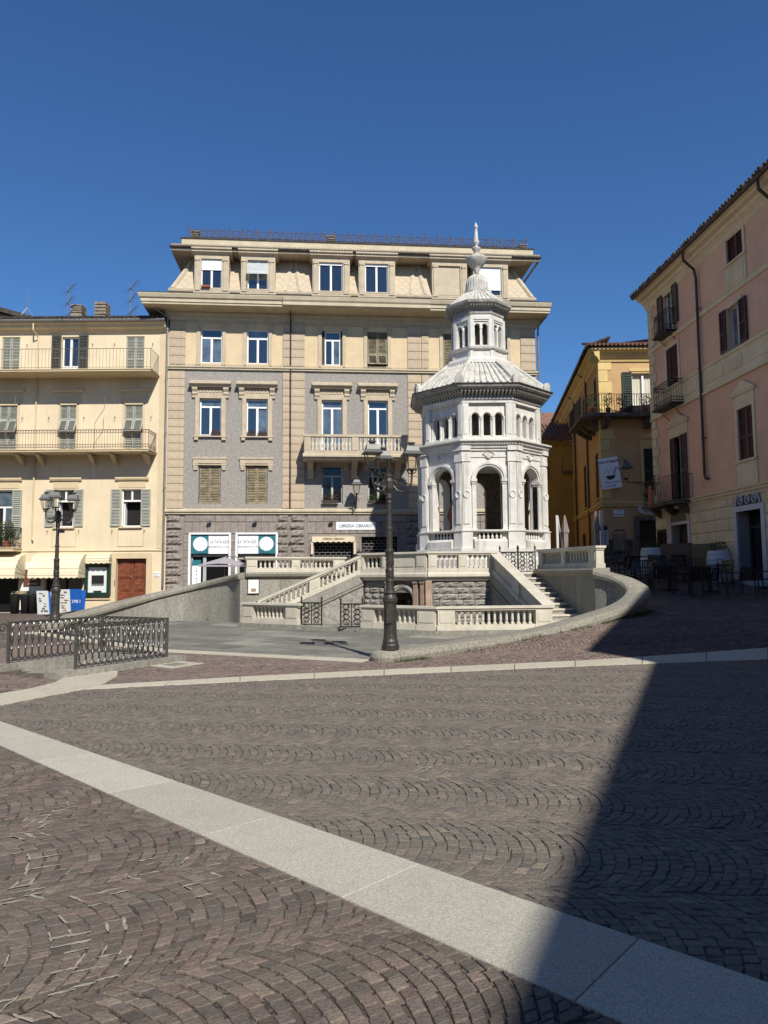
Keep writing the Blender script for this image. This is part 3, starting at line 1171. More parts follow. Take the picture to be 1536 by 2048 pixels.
# chimneys on the roof
for k, (u, y) in enumerate(((.95, .9), (7.4, .95), (17.0, 1.2))):
    mb = MB()
    for i in range(4):
        mb.box(u - .17, u + .17, y - .17, y + .17, 17.44 + i * .12, 17.50 + i * .12).box(u - .12, u + .12, y - .12, y + .12, 17.50 + i * .12, 17.56 + i * .12)
    mb.box(u - .2, u + .2, y - .2, y + .2, 17.92, 17.97)
    mb.build('chimney', 'chimney', cb)
# dormers
DORM = [(1.08, 2.66), (3.21, 4.79), (6.53, 8.28), (8.70, 10.43), (12.2, 13.9), (14.2, 15.9)]
for i, (a, b) in enumerate(DORM):
    d = MB()
    w = b - a
    oa, ob = a + .30, b - .33
    z0, z1 = 14.86, 16.26
    # cheeks, pilasters and lintel
    d.box(a, a + .02, .0, .95, 14.66, 16.5).box(b - .02, b, .0, .95, 14.66, 16.5)
    for s, e in ((a, oa), (ob, b)):
        d.box(s, e, -.06, .1, 14.66, 16.30)
        m_ = (s + e) / 2
        d.box(m_ - .085, m_ + .085, -.10, -.06, 14.9, 16.16).box(m_ - .11, m_ + .11, -.13, -.06, 16.16, 16.30).box(m_ - .115, m_ + .115, -.12, -.06, 14.72, 14.9)
    d.box(oa, ob, -.06, .1, z1, 16.30)
    d.box(a, b, -.05, .12, 16.30, 16.46)
    d.prism([(.9, 16.46), (-.06, 16.46), (-.12, 16.50), (-.20, 16.55), (-.20, 16.62), (-.27, 16.66), (-.27, 16.73), (.9, 16.75)], a - .13, b + .13, 'x')
    d.box(a - .04, b + .04, -.11, .1, 14.60, 14.67)
    d.box(a, b, -.075, .1, 14.16, 14.60)
    dm = d.build('dormer', 'trim_tan', cb)
    if i == 4:
        MB().box(oa, ob, .02, .1, z0 - .18, z1).build('blind_panel', 'mansard', dm)
    else:
        mbw = MB()
        yy = .05
        wf = .05
        mbw.box(oa, oa + wf, yy, yy + .06, z0, z1).box(ob - wf, ob, yy, yy + .06, z0, z1).box(oa + wf, ob - wf, yy, yy + .06, z0, z0 + wf).box(oa + wf, ob - wf, yy, yy + .06, z1 - wf, z1)
        um = (oa + ob) / 2
        mbw.box(um - .045, um + .045, yy - .01, yy + .05, z0 + wf, z1 - wf)
        mbw.build('window_frame', 'white_paint', dm)
        MB().box(oa + wf, ob - wf, yy + .03, yy + .04, z0 + wf, z1 - wf).build('pane', 'glass', dm)
        drop = {0: .52, 1: .0, 2: .12, 3: .12, 5: 1.12}[i]
        if drop:
            rb = MB()
            k = max(2, int(drop / .05))
            for t in range(k):
                rb.box(oa + .01, ob - .01, yy - .03 - (.004 if t % 2 else 0), yy - .015, z1 - (t + 1) * drop / k, z1 - t * drop / k)
            rb.build('roller_blind', 'roller_white', dm)
        if i == 1:
            rb = MB()
            for t in range(10):
                za, zb = z1 - .12 - t * .064, z1 - .12 - (t + 1) * .064
                rb.add([(oa - .01, yy - .06 - .03 * t, za), (ob + .01, yy - .06 - .03 * t, za), (ob + .01, yy - .06 - .03 * (t + 1), zb), (oa - .01, yy - .06 - .03 * (t + 1), zb)], [(0, 1, 2, 3), (3, 2, 1, 0)])
            rb.build('roller_blind', 'roller_white', dm)
            MB().tube([(oa - .01, -.31, z1 - .76), (oa - .02, -.05, z0 - .1)], .01, 4).tube([(ob + .01, -.31, z1 - .76), (ob + .01, -.05, z0 - .1)], .01, 4).build('blind_arm', 'iron', dm)
    MB().box(oa - .03, ob + .03, -.10, .1, z0 - .06, z0).build('sill', 'trim_tan', dm)
    if i in (2, 3):
        MB().box(oa + .02, ob - .02, -.079, -.05, 14.30, 14.58).build('baluster_shade_panel', 'interior_dark', dm)  # near-black panel on the solid apron, painted shade behind the balusters
        bm = MB().lathe([(.03, 0), (.03, .03), (.05, .08), (.025, .18), (.03, .26), (.045, .28)], 8).mesh('baluster', 'white_paint', True)
        for k in range(6):
            put('baluster', bm, dm, (oa + .1 + k * (ob - oa - .2) / 5, -.085, 14.30))
# flower tray on the first dormer's sill
fl = MB()
fl.box(1.42, 1.82, -.22, -.10, 14.86, 14.93)
ft = tag(fl.build('flower_tray', 'terracotta'), 'terracotta flower tray on the sill of the leftmost dormer window', 'planter')
ft.parent = None
ft.matrix_world = Matrix.Translation(J) @ Matrix.Rotation(A5, 4, 'Z')
leaves(MB(), (1.64, -.16, 15.02), (.17, .05, .12), 40, .05, seed=3).build('plant', 'leaf', ft)

# second and third floor windows with hoods, surrounds, sills
for i, (a, b) in enumerate(U6):
    mb = MB()
    z0 = 7.0 if i in (2, 3) else Z2[0]
    for s in (a - .20, b + .0):
        mb.box(s, s + .20, -.07, 0, z0 - .12, Z2[1] + .2)
        mb.box(s + (.04 if s < a else .0), s + (.2 if s < a else .16), -.09, 0, z0 - .12, Z2[1] + .1)
    mb.box(a, b, -.07, 0, Z2[1], Z2[1] + .2)
    mb.box(a - .2, b + .2, -.05, 0, Z2[1] + .2, Z2[1] + .5)
    for k in range(9):
        uu = a - .1 + k * (b - a + .2) / 8
        mb.box(uu - .05, uu + .05, -.075, -.05, Z2[1] + .27, Z2[1] + .43)
    for s in (a - .33, b + .09):
        mb.prism([(-.0, Z2[1] + .02), (-.08, Z2[1] + .02), (-.09, Z2[1] + .12), (-.14, Z2[1] + .2), (-.12, Z2[1] + .28), (-.2, Z2[1] + .4), (-.2, Z2[1] + .5), (0, Z2[1] + .5)], s, s + .24, 'x')
    mb.prism([(0, Z2[1] + .5), (-.22, Z2[1] + .5), (-.24, Z2[1] + .56), (-.34, Z2[1] + .62), (-.34, Z2[1] + .70), (-.10, Z2[1] + .73), (-.10, Z2[1] + .82), (0, Z2[1] + .82)], a - .45, b + .45, 'x')
    if i not in (2, 3):
        mb.box(a - .25, b + .25, -.12, 0, z0 - .08, z0).box(a - .22, a - .04, -.1, 0, z0 - .22, z0 - .08).box(b + .04, b + .22, -.1, 0, z0 - .22, z0 - .08)
    mb.build('window_hood', 'trim_tan', cb)
    window(cb, a, b, z0, Z2[1], .10, transom=.22 if i not in (2, 3) else .14, w=.065)
    # first floor: lintel with drops
    mb = MB()
    mb.box(a - .12, b + .12, -.06, 0, Z3[1], Z3[1] + .08)
    mb.box(a - .26, b + .26, -.09, 0, Z3[1] + .08, Z3[1] + .28)
    mb.box(a - .28, b + .28, -.12, 0, Z3[1] + .28, Z3[1] + .36)
    for s in (a - .26, b + .03):
        for k in range(3):
            mb.box(s + .015 * k, s + .23 - .015 * k, -.09 + .012 * k, 0, Z3[1] + .08 - .1 * (k + 1), Z3[1] + .08 - .1 * k - .005)
    mb.build('window_lintel', 'trim_tan', cb)
    if i in (0, 1, 4, 5):
        um = (a + b) / 2
        for s, e in ((a + .03, um - .005), (um + .005, b - .03)):
            louvre(MB(), s, e, Z3[0], Z3[1] - .02, .07, slats=22).build('shutter', 'shutter_tan', cb)
    else:
        window(cb, a, b, Z3[0], Z3[1], .12, 'grey_frame', transom=.27, glass='glass_dark')
    # top floor
    if i in (0, 1):
        window(cb, a, b, Z1[0], Z1[1], .10, transom=.26)
    elif i == 2:
        window(cb, a + .14, b - .08, Z1[0], Z1[1], .10, transom=.26)
        for s, e in ((a + .0, a + .14), (b - .08, b - .0)):
            louvre(MB(), s, e, Z1[0], Z1[1], .03, slats=20).build('shutter', 'shutter_brown', cb)
    else:
        um = (a + b) / 2
        zc = Z1[0] + .55
        for s, e in ((a + .02, um - .005), (um + .005, b - .02)):
            if i == 3:
                louvre(MB(), s, e, zc, Z1[1], .05, slats=16, mid=False).build('shutter', 'shutter_tan', cb)
                fm = louvre(MB(), s, e, 0, .55, 0, slats=8, mid=False)
                fm.xform(Matrix.Translation((0, .05, zc)) @ Matrix.Rotation(R(-24), 4, 'X') @ Matrix.Translation((0, 0, -.55)))
                fm.build('shutter_flap', 'shutter_tan', cb)
            else:
                louvre(MB(), s, e, Z1[0], Z1[1], .05, slats=22).build('shutter', 'shutter_tan', cb)
# planters on sills
for k, (u, w, z, y, lab) in enumerate(((2.15, .42, 7.96, -.05, 'dark red flowers on the right half of the leftmost second floor sill'), (3.75, .4, 7.96, -.05, 'dark red flowers at the left of the sill beside the leftmost window'), (4.25, .42, 7.96, -.05, 'green and red plants at the right of the second window sill'),
                                       (7.35, .75, 4.86, -.1, 'full red geranium box under the balcony, left window'), (9.35, .5, 4.86, -.1, 'green plant box under the balcony, right window'), (9.8, .45, 4.86, -.1, 'dark leafy plant box behind the street lamp arm, under the balcony'))):
    t = thing('window_box', lab, 'window box', J, A5)
    MB().box(u - w / 2, u + w / 2, y - .1, y + .08, z - .02, z + .1).build('trough', 'dark_wood', t)
    big = k >= 3
    leaves(MB(), (u, y, z + (.24 if big else .12)), (w * .55, .12, .22 if big else .09), 260 if big else 90, .07, seed=k).build('foliage', 'leaf', t)
    leaves(MB(), (u, y - .05, z + (.26 if big else .13)), (w * .5, .12, .18 if big else .08), 60 if k in (0, 1, 2, 3) else 12, .06, seed=k + 9).build('flowers', 'flower_red', t)

# stone balcony on the second floor
bal = MB()
BZ = 6.98
bal.prism([(0, BZ - .28), (-1.05, BZ - .28), (-1.09, BZ - .22), (-1.17, BZ - .16), (-1.17, BZ - .06), (-1.13, BZ), (0, BZ)], 6.12, 10.86, 'x')
bb = bal.build('balcony', 'trim_tan', cb)
br = MB()
for u in (6.45, 8.45, 10.45):
    br.prism([(0, 5.95), (-.14, 5.98), (-.2, 6.1), (-.26, 6.35), (-.75, 6.55), (-.92, 6.7), (0, 6.7)], u - .13, u + .13, 'x')
br.build('bracket', 'trim_tan', bb)
rl = MB()
rl.box(6.14, 10.84, -1.17, -.97, 7.72, 7.83).box(6.14, 6.32, -.97, 0, 7.72, 7.83).box(10.66, 10.84, -.97, 0, 7.72, 7.83)
rl.box(6.18, 10.80, -1.14, -1.0, BZ, 7.10).box(6.18, 6.3, -1.0, 0, BZ, 7.10).box(10.68, 10.8, -1.0, 0, BZ, 7.10)
rl.build('balcony_rail', 'trim_tan', bb)
for u in (6.17, 8.30, 10.51):
    MB().bevbox(u, u + .31, -1.15, -.99, 7.1, 7.72, .02).build('balcony_pier', 'trim_tan', bb)
bm = MB().lathe([(.055, 0), (.055, .05), (.035, .07), (.075, .2), (.06, .3), (.035, .38), (.035, .46), (.06, .55), (.055, .62)], 8).mesh('baluster', 'cream_stone', True)
for s, e in ((6.56, 8.22), (8.70, 10.42)):
    for k in range(11):
        put('baluster', bm, bb, (s + (e - s) * k / 10, -1.07, 7.10))
for k in range(4):
    put('baluster', bm, bb, (6.24, -.85 + k * .16, 7.10))

# rusticated base: rough blocks at the piers, tooled blocks between
def rock_block(w, h, seed, d=.10):
    rr = random.Random(seed)
    mb = MB()
    nx_, nz_ = max(3, int(w / .1)), 4
    v = []
    for j in range(nz_ + 1):
        for i in range(nx_ + 1):
            e = i in (0, nx_) or j in (0, nz_)
            v.append((w * i / nx_, -.015 if e else -d * rr.uniform(.45, 1.15), h * j / nz_))
    f = [(j * (nx_ + 1) + i, j * (nx_ + 1) + i + 1, (j + 1) * (nx_ + 1) + i + 1, (j + 1) * (nx_ + 1) + i) for j in range(nz_) for i in range(nx_)]
    mb.add(v, f)
    mb.add([(0, .0, 0), (w, .0, 0), (w, 0, h), (0, 0, h), (0, -.015, 0), (w, -.015, 0), (w, -.015, h), (0, -.015, h)], [(0, 1, 5, 4), (1, 2, 6, 5), (2, 3, 7, 6), (3, 0, 4, 7)])
    return mb


RH = .345
pier_defs = [(0.0, .62, .74, 0), (4.96, 5.46, .0, 1), (5.56, 6.22, .0, 1), (10.9, 11.6, 0, 1), (11.7, 12.2, 0, 1), (16.42, WB, 0, 0)]
cache = {}
for u0, u1, alt, _ in pier_defs:
    for k in range(10):
        e = u1 + (.12 if (alt and k % 2) else 0)
        s = u0 - (.06 if (not alt and k % 2) else 0)
        w = round(e - s, 3)
        key = (w, k % 4)
        if key not in cache:
            cache[key] = rock_block(w, RH - .03, hash(key) % 997).mesh('rock_block', 'base_rough')
        put('rock_block', cache[key], cb, (s, 0, 4.30 - (k + 1) * RH + .03))
# tooled flat blocks (voussoir band over the shops and jambs)
for s, e in ((.80, 4.9), (6.3, 10.85), (12.25, 16.4)):
    z = 3.98
    n = 6
    for k in range(n):
        a, b = s + (e - s) * k / n, s + (e - s) * (k + 1) / n
        MB().bevbox(a + .008, b - .008, -.035, 0, z + .01, 4.28, .012).build('tooled_block', 'base_grey', cb)
    for k in range(n * 2):
        a, b = s + (e - s) * k / (n * 2), s + (e - s) * (k + 1) / (n * 2)
        MB().bevbox(a + .008, b - .008, -.03, 0, 3.45, z - .01, .012).build('tooled_block', 'base_grey', cb)
for s, e in ((.78, 1.02), (2.86, 3.10), (6.36, 6.54), (8.46, 8.70), (10.52, 10.84), (12.24, 12.28), (14.05, 14.35), (16.15, 16.36)):
    for k in range(7):
        MB().bevbox(s, e, -.03, 0, 3.40 - (k + 1) * .345, 3.40 - k * .345 - .012, .01).build('tooled_block', 'base_grey', cb)
# downpipes
for u, y, z0 in ((-.08, -.12, 1.1), (5.52, -.09, 4.6), (WB + .12, -.1, 1.0)):
    mb = MB().tube([(u, y, z0), (u, y, 13.1), (u - .0, y - .1, 13.35), (u - (.55 if u < 0 else -.3 if u > 10 else 0), -.55, 13.72)], .05 if u != 5.52 else .035, 8)
    for z in (3, 5.5, 8, 10.5, 12.8):
        mb.tube([(u, y, z), (u, y, z + .06)], .065 if u != 5.52 else .045, 8)
    mb.build('downpipe', 'pipe_brown' if u == 5.52 else 'zinc', cb)
# shopfront joinery
for i, (a, b) in enumerate(SHOPS):
    if i in (0, 1):
        mb = MB()
        mb.box(a - .1, a, -.05, .1, 1.0, 3.42).box(b, b + .1, -.05, .1, 1.0, 3.42).box(a - .1, b + .1, -.06, .1, 3.42, 3.50)
        sf = mb.build('shop_frame', 'white_paint', cb)
        MB().box(a, b, .3, .34, 1.0, 2.5).build('shop_pane', 'glass_dark', sf)
        MB().box(a, a + .06, .22, .3, 1.0, 2.5).box(a + .52, a + .66, .2, .3, 1.0, 2.5).box(b - .05, b, .22, .3, 1.0, 2.5).box(a, b, .22, .3, 2.42, 2.52).build('mullion', 'grey_frame', sf)
        if i == 1:
            MB().box(a, b, .2, .29, 2.3, 2.52).build('shutter_box', 'shutter_grey', sf)
    else:
        g = MB()
        g.box(a, b, .34, .36, 1.0, 3.30)
        sf = g.build('shop_back', 'interior_dark', cb)
        rg_ = MB()
        for k in range(16):
            z = 1.1 + k * .135
            rg_.box(a, b, .18, .20, z, z + .018)
            nb = 7
            for q in range(nb):
                u = a + (b - a) * (q + (.5 if k % 2 else 0)) / nb
                if a < u < b:
                    rg_.box(u - .009, u + .009, .18, .20, z + .018, z + .135)
        rg_.build('roller_grille', 'zinc', sf)
        MB().box(a - .08, a, -.04, .1, 1.0, 3.30).box(b, b + .08, -.04, .1, 1.0, 3.30).box(a - .08, b + .08, -.045, .1, 3.30, 3.38).build('shop_frame', 'base_grey', sf)
CBM = Matrix.Translation(J) @ Matrix.Rotation(A5, 4, 'Z')


def on_cb(o):
    o.matrix_world = CBM
    return o


# shop signs (the figure of the photograph's sign is left out)
for i, flip in ((0, 1), (1, -1)):
    a, b = SHOPS[i]
    o = on_cb(tag(MB().box(a + .02, b - .02, .02, .06, 2.55, 3.40).build('shop_sign', 'sign_white'),
                  'white and teal children\'s shop sign with the disc at its left end' if i == 0 else 'white and teal children\'s shop sign with the disc at its right end', 'shop sign'))
    t0, t1 = (a + .02, a + .78) if i == 0 else (b - .78, b - .02)
    MB().box(t0, t1, .012, .02, 2.55, 3.40).build('teal_panel', 'sign_teal', o)
    cxx = t0 + .40 if i == 0 else t1 - .40
    MB().prism([(cxx + .32 * math.cos(2 * PI * k / 28), 2.99 + .32 * math.sin(2 * PI * k / 28)) for k in range(28)], .004, .012, 'y').build('white_disc', 'sign_white', o)
    sk = MB()
    rr = random.Random(4)
    for k in range(9):
        x = cxx - .10 + k * .045 * flip if i == 0 else cxx + .10 + k * .045 * flip
        sk.box(min(x, x + .04), max(x, x + .04), -.002, .004, 2.57, 2.66 + rr.uniform(0, .09))
    sk.build('skyline', 'sign_teal', o)
    tcx = (a + .95 + b) / 2 - .05 if i == 0 else (a + b - .85) / 2
    text('LA TATA KIDS', .19, 'ink_grey', o, wallM(tcx, .012, 3.08), xs=.68)
    text('ABBIGLIAMENTO DA 0 A 16 ANNI', .085, 'ink_grey', o, wallM(tcx - (.05 if i == 0 else -.05), .012, 2.86), xs=.74)
o = on_cb(tag(MB().box(1.16, 1.54, .10, .14, 1.0, 2.02).build('vertical_sign', 'sign_white'), 'narrow white vertical sign beside the shop door under the left teal sign', 'shop sign'))
for k, c in enumerate('LATATA'):
    text(c, .15, 'ink_grey', o, wallM(1.35, .094, 1.93 - k * .155 - (.03 if k > 1 else 0)))
MB().box(1.16, 1.54, .092, .099, 2.03, 2.28).build('emblem_panel', 'sign_teal', o)
o = on_cb(tag(MB().box(7.62, 9.42, -.06, -.035, 3.62, 3.98).build('name_plate', 'sign_white'), 'long white bookshop plate with blue letters above the shutters', 'shop sign'))
text('LIBRERIA CIBRARIO', .20, 'ink_blue', o, wallM(8.52, -.064, 3.79), xs=.88, bold=.003)
# bookshop awning
aw = thing('bookshop_awning', 'small cream scalloped awning with dark lettering over the bookshop window', 'awning', J, A5)
mb = MB()
for (u0, u1) in ((6.52, 8.46),):
    mb.add([(u0 + .05, -.05, 3.36), (u1 - .05, -.05, 3.36), (u1, -.22, 3.30), (u0, -.22, 3.30)], [(0, 1, 2, 3), (3, 2, 1, 0)])
    n = 40
    v = []
    for k in range(n + 1):
        u = u0 + (u1 - u0) * k / n
        v += [(u, -.22, 3.30), (u, -.24, 3.08 - .04 * abs(math.sin(PI * k / 5)))]
    mb.add(v, [(2 * k, 2 * k + 1, 2 * k + 3, 2 * k + 2) for k in range(n)])
    for s in (u0, u1):
        mb.add([(s, -.22, 3.30), (s, -.24, 3.05), (s + (.05 if s == u0 else -.05), -.05, 3.0), (s + (.05 if s == u0 else -.05), -.05, 3.36)], [(0, 1, 2, 3)])
        mb.box(s - .05, s + .06, -.2, -.06, 2.5, 3.08)
mb.build('canopy', 'awning_stripe', aw)
text('LIBRERIA  CIBRARIO', .125, 'ink_brown', aw, wallM(7.5, -.25, 3.20), xs=.9)
# small spot lamps over the shops
for k, (u, lab) in enumerate(((1.95, 'small grey floodlight above the left teal shop sign'), (3.98, 'small grey floodlight above the right teal shop sign'), (7.42, 'small round floodlight above the cream bookshop awning'), (9.72, 'small dark floodlight above the shaded bookshop shutter'))):
    t = thing('wall_floodlight', lab, 'floodlight', J, A5)
    MB().box(u - .09, u + .09, -.30, -.16, 4.0, 4.08).build('housing', 'zinc', t)
    MB().tube([(u, 0, 3.98), (u, -.18, 4.03)], .02, 6).build('bracket', 'zinc', t)


# wall lantern between the first floor windows
def lantern(parent, c, s, glass='lamp_clear'):
    """four-sided street lantern, base at c, scale s; parts under parent"""
    x, y, z = c
    o = put('lantern', MB().lathe([(.04 * s, z), (.10 * s, z + .03 * s), (.115 * s, z + .06 * s)], 4, x, y, PI / 4).mesh('lantern', 'lamp_iron'), parent)
    fr = MB()
    zb, zt = z + .06 * s, z + .40 * s
    rb, rt = .115 * s, .19 * s
    for k in range(4):
        a = PI / 4 + k * PI / 2
        MB().tube([(x + rb * math.cos(a), y + rb * math.sin(a), zb), (x + rt * math.cos(a), y + rt * math.sin(a), zt)], .010 * s, 5).build('glazing_bar', 'lamp_iron', o)
    g = MB()
    for k in range(4):
        a, b = PI / 4 + k * PI / 2, PI / 4 + (k + 1) * PI / 2
        g.add([(x + rb * .97 * math.cos(a), y + rb * .97 * math.sin(a), zb), (x + rb * .97 * math.cos(b), y + rb * .97 * math.sin(b), zb), (x + rt * .97 * math.cos(b), y + rt * .97 * math.sin(b), zt), (x + rt * .97 * math.cos(a), y + rt * .97 * math.sin(a), zt)], [(0, 1, 2, 3)])
    g.build('lantern_glass', glass, o)
    hd = MB().lathe([(.30 * s, zt), (.30 * s, zt + .012 * s), (.19 * s, zt + .10 * s), (.155 * s, zt + .19 * s), (.055 * s, zt + .215 * s)], 4, x, y, PI / 4)
    hd.lathe([(.05 * s, zt + .215 * s), (.05 * s, zt + .245 * s), (.085 * s, zt + .26 * s), (.085 * s, zt + .285 * s), (.02 * s, zt + .30 * s)], 10, x, y)
    hd.build('hood', 'lamp_hood', o)
    return o


mm = bpy.data.materials.new('lamp_clear')
mm.use_nodes = True
_n, _l = mm.node_tree.nodes, mm.node_tree.links
_n.remove(_n['Principled BSDF'])
_t, _g2, _mx = _n.new('ShaderNodeBsdfTransparent'), _n.new('ShaderNodeBsdfGlossy'), _n.new('ShaderNodeMixShader')
_t.inputs['Color'].default_value = (.97, .96, .92, 1)
_g2.inputs['Roughness'].default_value = .08
_mx.inputs['Fac'].default_value = .06
_l.new(_t.outputs[0], _mx.inputs[1])
_l.new(_g2.outputs[0], _mx.inputs[2])
_l.new(_mx.outputs[0], _n['Material Output'].inputs['Surface'])
M['lamp_clear'] = mm
wl = thing('wall_lantern', 'single bracket lantern on the palazzo wall between flowered windows', 'wall lamp', J, A5)
MB().tube([(8.52, 0, 4.62), (8.52, -.25, 4.66), (8.53, -.6, 4.85), (8.53, -.72, 5.15)], .03, 6).tube(arc(8.53, 4.9, .12, 0, PI * 1.5, -.35), .015, 5).build('bracket', 'lamp_iron', wl)
MB().box(8.46, 8.58, -.02, .0, 4.35, 4.9).build('back_plate', 'lamp_iron', wl)
lantern(wl, (8.53, -.72, 5.15), 1.15)


# ================================================================== LEFT BUILDING
lb = thing('yellow_house', 'pale yellow house with long iron balconies on the left of the square', 'house', J, 0)
LU0 = -17.0
LTOP = 12.95
openings = []
W3 = [(-14.6, -13.8), (-11.2, -10.4), (-7.68, -6.86), (-4.93, -4.17), (-1.98, -1.15)]
W2 = W3
W1 = [(-14.6, -13.8), (-11.2, -10.4), (-7.75, -6.95), (-4.98, -4.18), (-2.03, -1.15)]
for i in range(5):
    openings += [(*W3[i], 10.62, 12.55), (*W2[i], 7.16, 9.36), (*W1[i], 3.79 if i != 2 else 2.9, 5.48)]
openings += [(-2.2, -.85, .2, 2.36), (-5.35, -3.72, .0, 2.3), (-9.0, -6.55, 0, 2.3)]
wall_holes(MB(), LU0, -.0, -.2, LTOP, openings, 0, .25).build('wall', 'yellow_wall', lb)
MB().box(LU0, -.1, .45, 11, -.2, LTOP).build('core', 'interior_dark', lb)
MB().add([(LU0, 11, -.2), (LU0, 0, -.2), (LU0, 0, LTOP), (LU0, 11, LTOP)], [(0, 1, 2, 3)]).build('side_wall', 'yellow_wall', lb)
MB().prism([(0, 12.72), (-.08, 12.74), (-.12, 12.84), (-.28, 12.90), (-.30, 13.02), (-.42, 13.06), (-.42, 13.12), (0, 13.14)], LU0, -.12, 'x').build('cornice', 'yellow_trim', lb)
MB().tube([(LU0, -.46, 13.16), (-.1, -.46, 13.18)], .07, 8).build('gutter', 'zinc', lb)
MB().add([(LU0, -.5, 13.2), (-.1, -.5, 13.2), (-.1, 5, 14.7), (LU0, 5, 14.7)], [(0, 1, 2, 3)]).build('roof', 'roof_dark', lb)
tl = MB()
for i in range(86):
    u = LU0 + .1 + i * .196
    tl.tube([(u, -.55, 13.27), (u, .6, 13.60)], .075, 6)
tl.build('roof_tiles', 'roof_dark', lb)
MB().prism([(0, 2.70), (-.04, 2.70), (-.04, 2.74), (0, 2.78)], LU0, -.02, 'x').build('belt_course', 'yellow_trim', lb)
# corner strip and painted panel mouldings
MB().box(-.42, -.06, -.02, 0, 2.8, 12.7).build('corner_strip', 'yellow_trim', lb)
tr = MB()
for a, b in W3[:]:
    c0, c1 = a - .33, b + .33
    tr.prism([(0, 9.95), (-.10, 9.95), (-.14, 10.02), (-.14, 10.08), (0, 10.12)], c0, c1, 'x')
    tr.box(a - .2, b + .2, -.02, 0, 9.42, 9.95)
    tr.prism([(0, 5.86), (-.08, 5.88), (-.12, 5.95), (-.12, 6.02), (0, 6.05)], c0, c1, 'x')
    tr.box(a - .2, b + .2, -.02, 0, 5.55, 5.86)
    tr.box(a - .1, a, -.03, 0, 7.16, 9.42).box(b, b + .1, -.03, 0, 7.16, 9.42).box(a - .1, b + .1, -.03, 0, 9.36, 9.46)
for a, b in (W1[0], W1[1], W1[3], W1[4]):
    tr.box(a - .15, a - .11, -.02, 0, 2.9, 3.72).box(b + .11, b + .15, -.02, 0, 2.9, 3.72).box(a - .11, b + .11, -.02, 0, 2.9, 2.94)
    tr.box(a - .08, b + .08, -.10, 0, 3.72, 3.78)
tr.build('mouldings', 'yellow_trim', lb)['kind'] = 'stuff'
# third floor doors
for i, (a, b) in enumerate(W3):
    um = (a + b) / 2
    if i == 3:
        window(lb, a, b, 10.62, 12.55, .12, transom=.0, curtain=None)
        MB().box(a + .05, b - .05, .10, .16, 10.7, 11.2).build('door_panel', 'white_paint', lb)
        for s, e in ((a - .46, a - .02), (b + .02, b + .46)):
            louvre(MB(), s, e, 10.66, 12.6, -.06, slats=26).build('shutter', 'shutter_dark', lb)
    else:
        for s, e in ((a, um - .005), (um + .005, b)):
            louvre(MB(), s, e, 10.62, 12.55, .04, slats=26).build('shutter', 'shutter_grey', lb)
# second floor: shutters with the lower flap pushed out
for i, (a, b) in enumerate(W2):
    um = (a + b) / 2
    for s, e in ((a, um - .01), (um + .01, b)):
        louvre(MB(), s, e, 8.68, 9.36, .03, slats=10, mid=False).build('shutter', 'shutter_grey', lb)
        fm = louvre(MB(), s, e, 0, .64, 0, slats=9, mid=False)
        fm.xform(Matrix.Translation((0, .03, 8.68)) @ Matrix.Rotation(R(-26), 4, 'X') @ Matrix.Translation((0, 0, -.64)))
        fm.build('shutter_flap', 'shutter_grey', lb)
        louvre(MB(), s, e, 7.16, 8.04, .03, slats=10, mid=False).build('shutter', 'shutter_grey', lb)
    MB().box(a, b, .2, .24, 7.16, 9.36).build('dark_room', 'interior_dark', lb)
# first floor windows with open shutters
for i, (a, b) in enumerate(W1):
    z0 = 3.79 if i != 2 else 2.9
    if i in (3, 4):
        # transom lights above, sash swung in
        fr = MB()
        fr.box(a, a + .05, .1, .17, z0, 5.48).box(b - .05, b, .1, .17, z0, 5.48).box(a, b, .095, .165, 4.92, 5.0).box(a, b, .1, .17, 5.43, 5.48).box((a + b) / 2 - .04, (a + b) / 2 + .04, .1, .17, 5.0, 5.43).box(a, b, .1, .17, z0, z0 + .05)
        w_ = fr.build('window', 'white_paint', lb)
        MB().box(a + .05, b - .05, .14, .15, 5.0, 5.43).build('pane', 'glass', w_)
        MB().box(a + .06, a + .11, .18, .6, z0 + .04, 4.9).build('open_sash', 'white_paint', w_)
        if i == 3:
            MB().box(b - .11, b - .06, .18, .6, z0 + .04, 4.9).build('open_sash', 'white_paint', w_)
    else:
        window(lb, a, b, z0, 5.48, .12, transom=.3, curtain='curtain', glass='glass')
    for s, e in ((a - .47, a - .02), (b + .02, b + .44)):
        louvre(MB(), s, e, max(z0, 3.3) + .02, 5.48, -.06, slats=24).build('shutter', 'shutter_grey', lb)


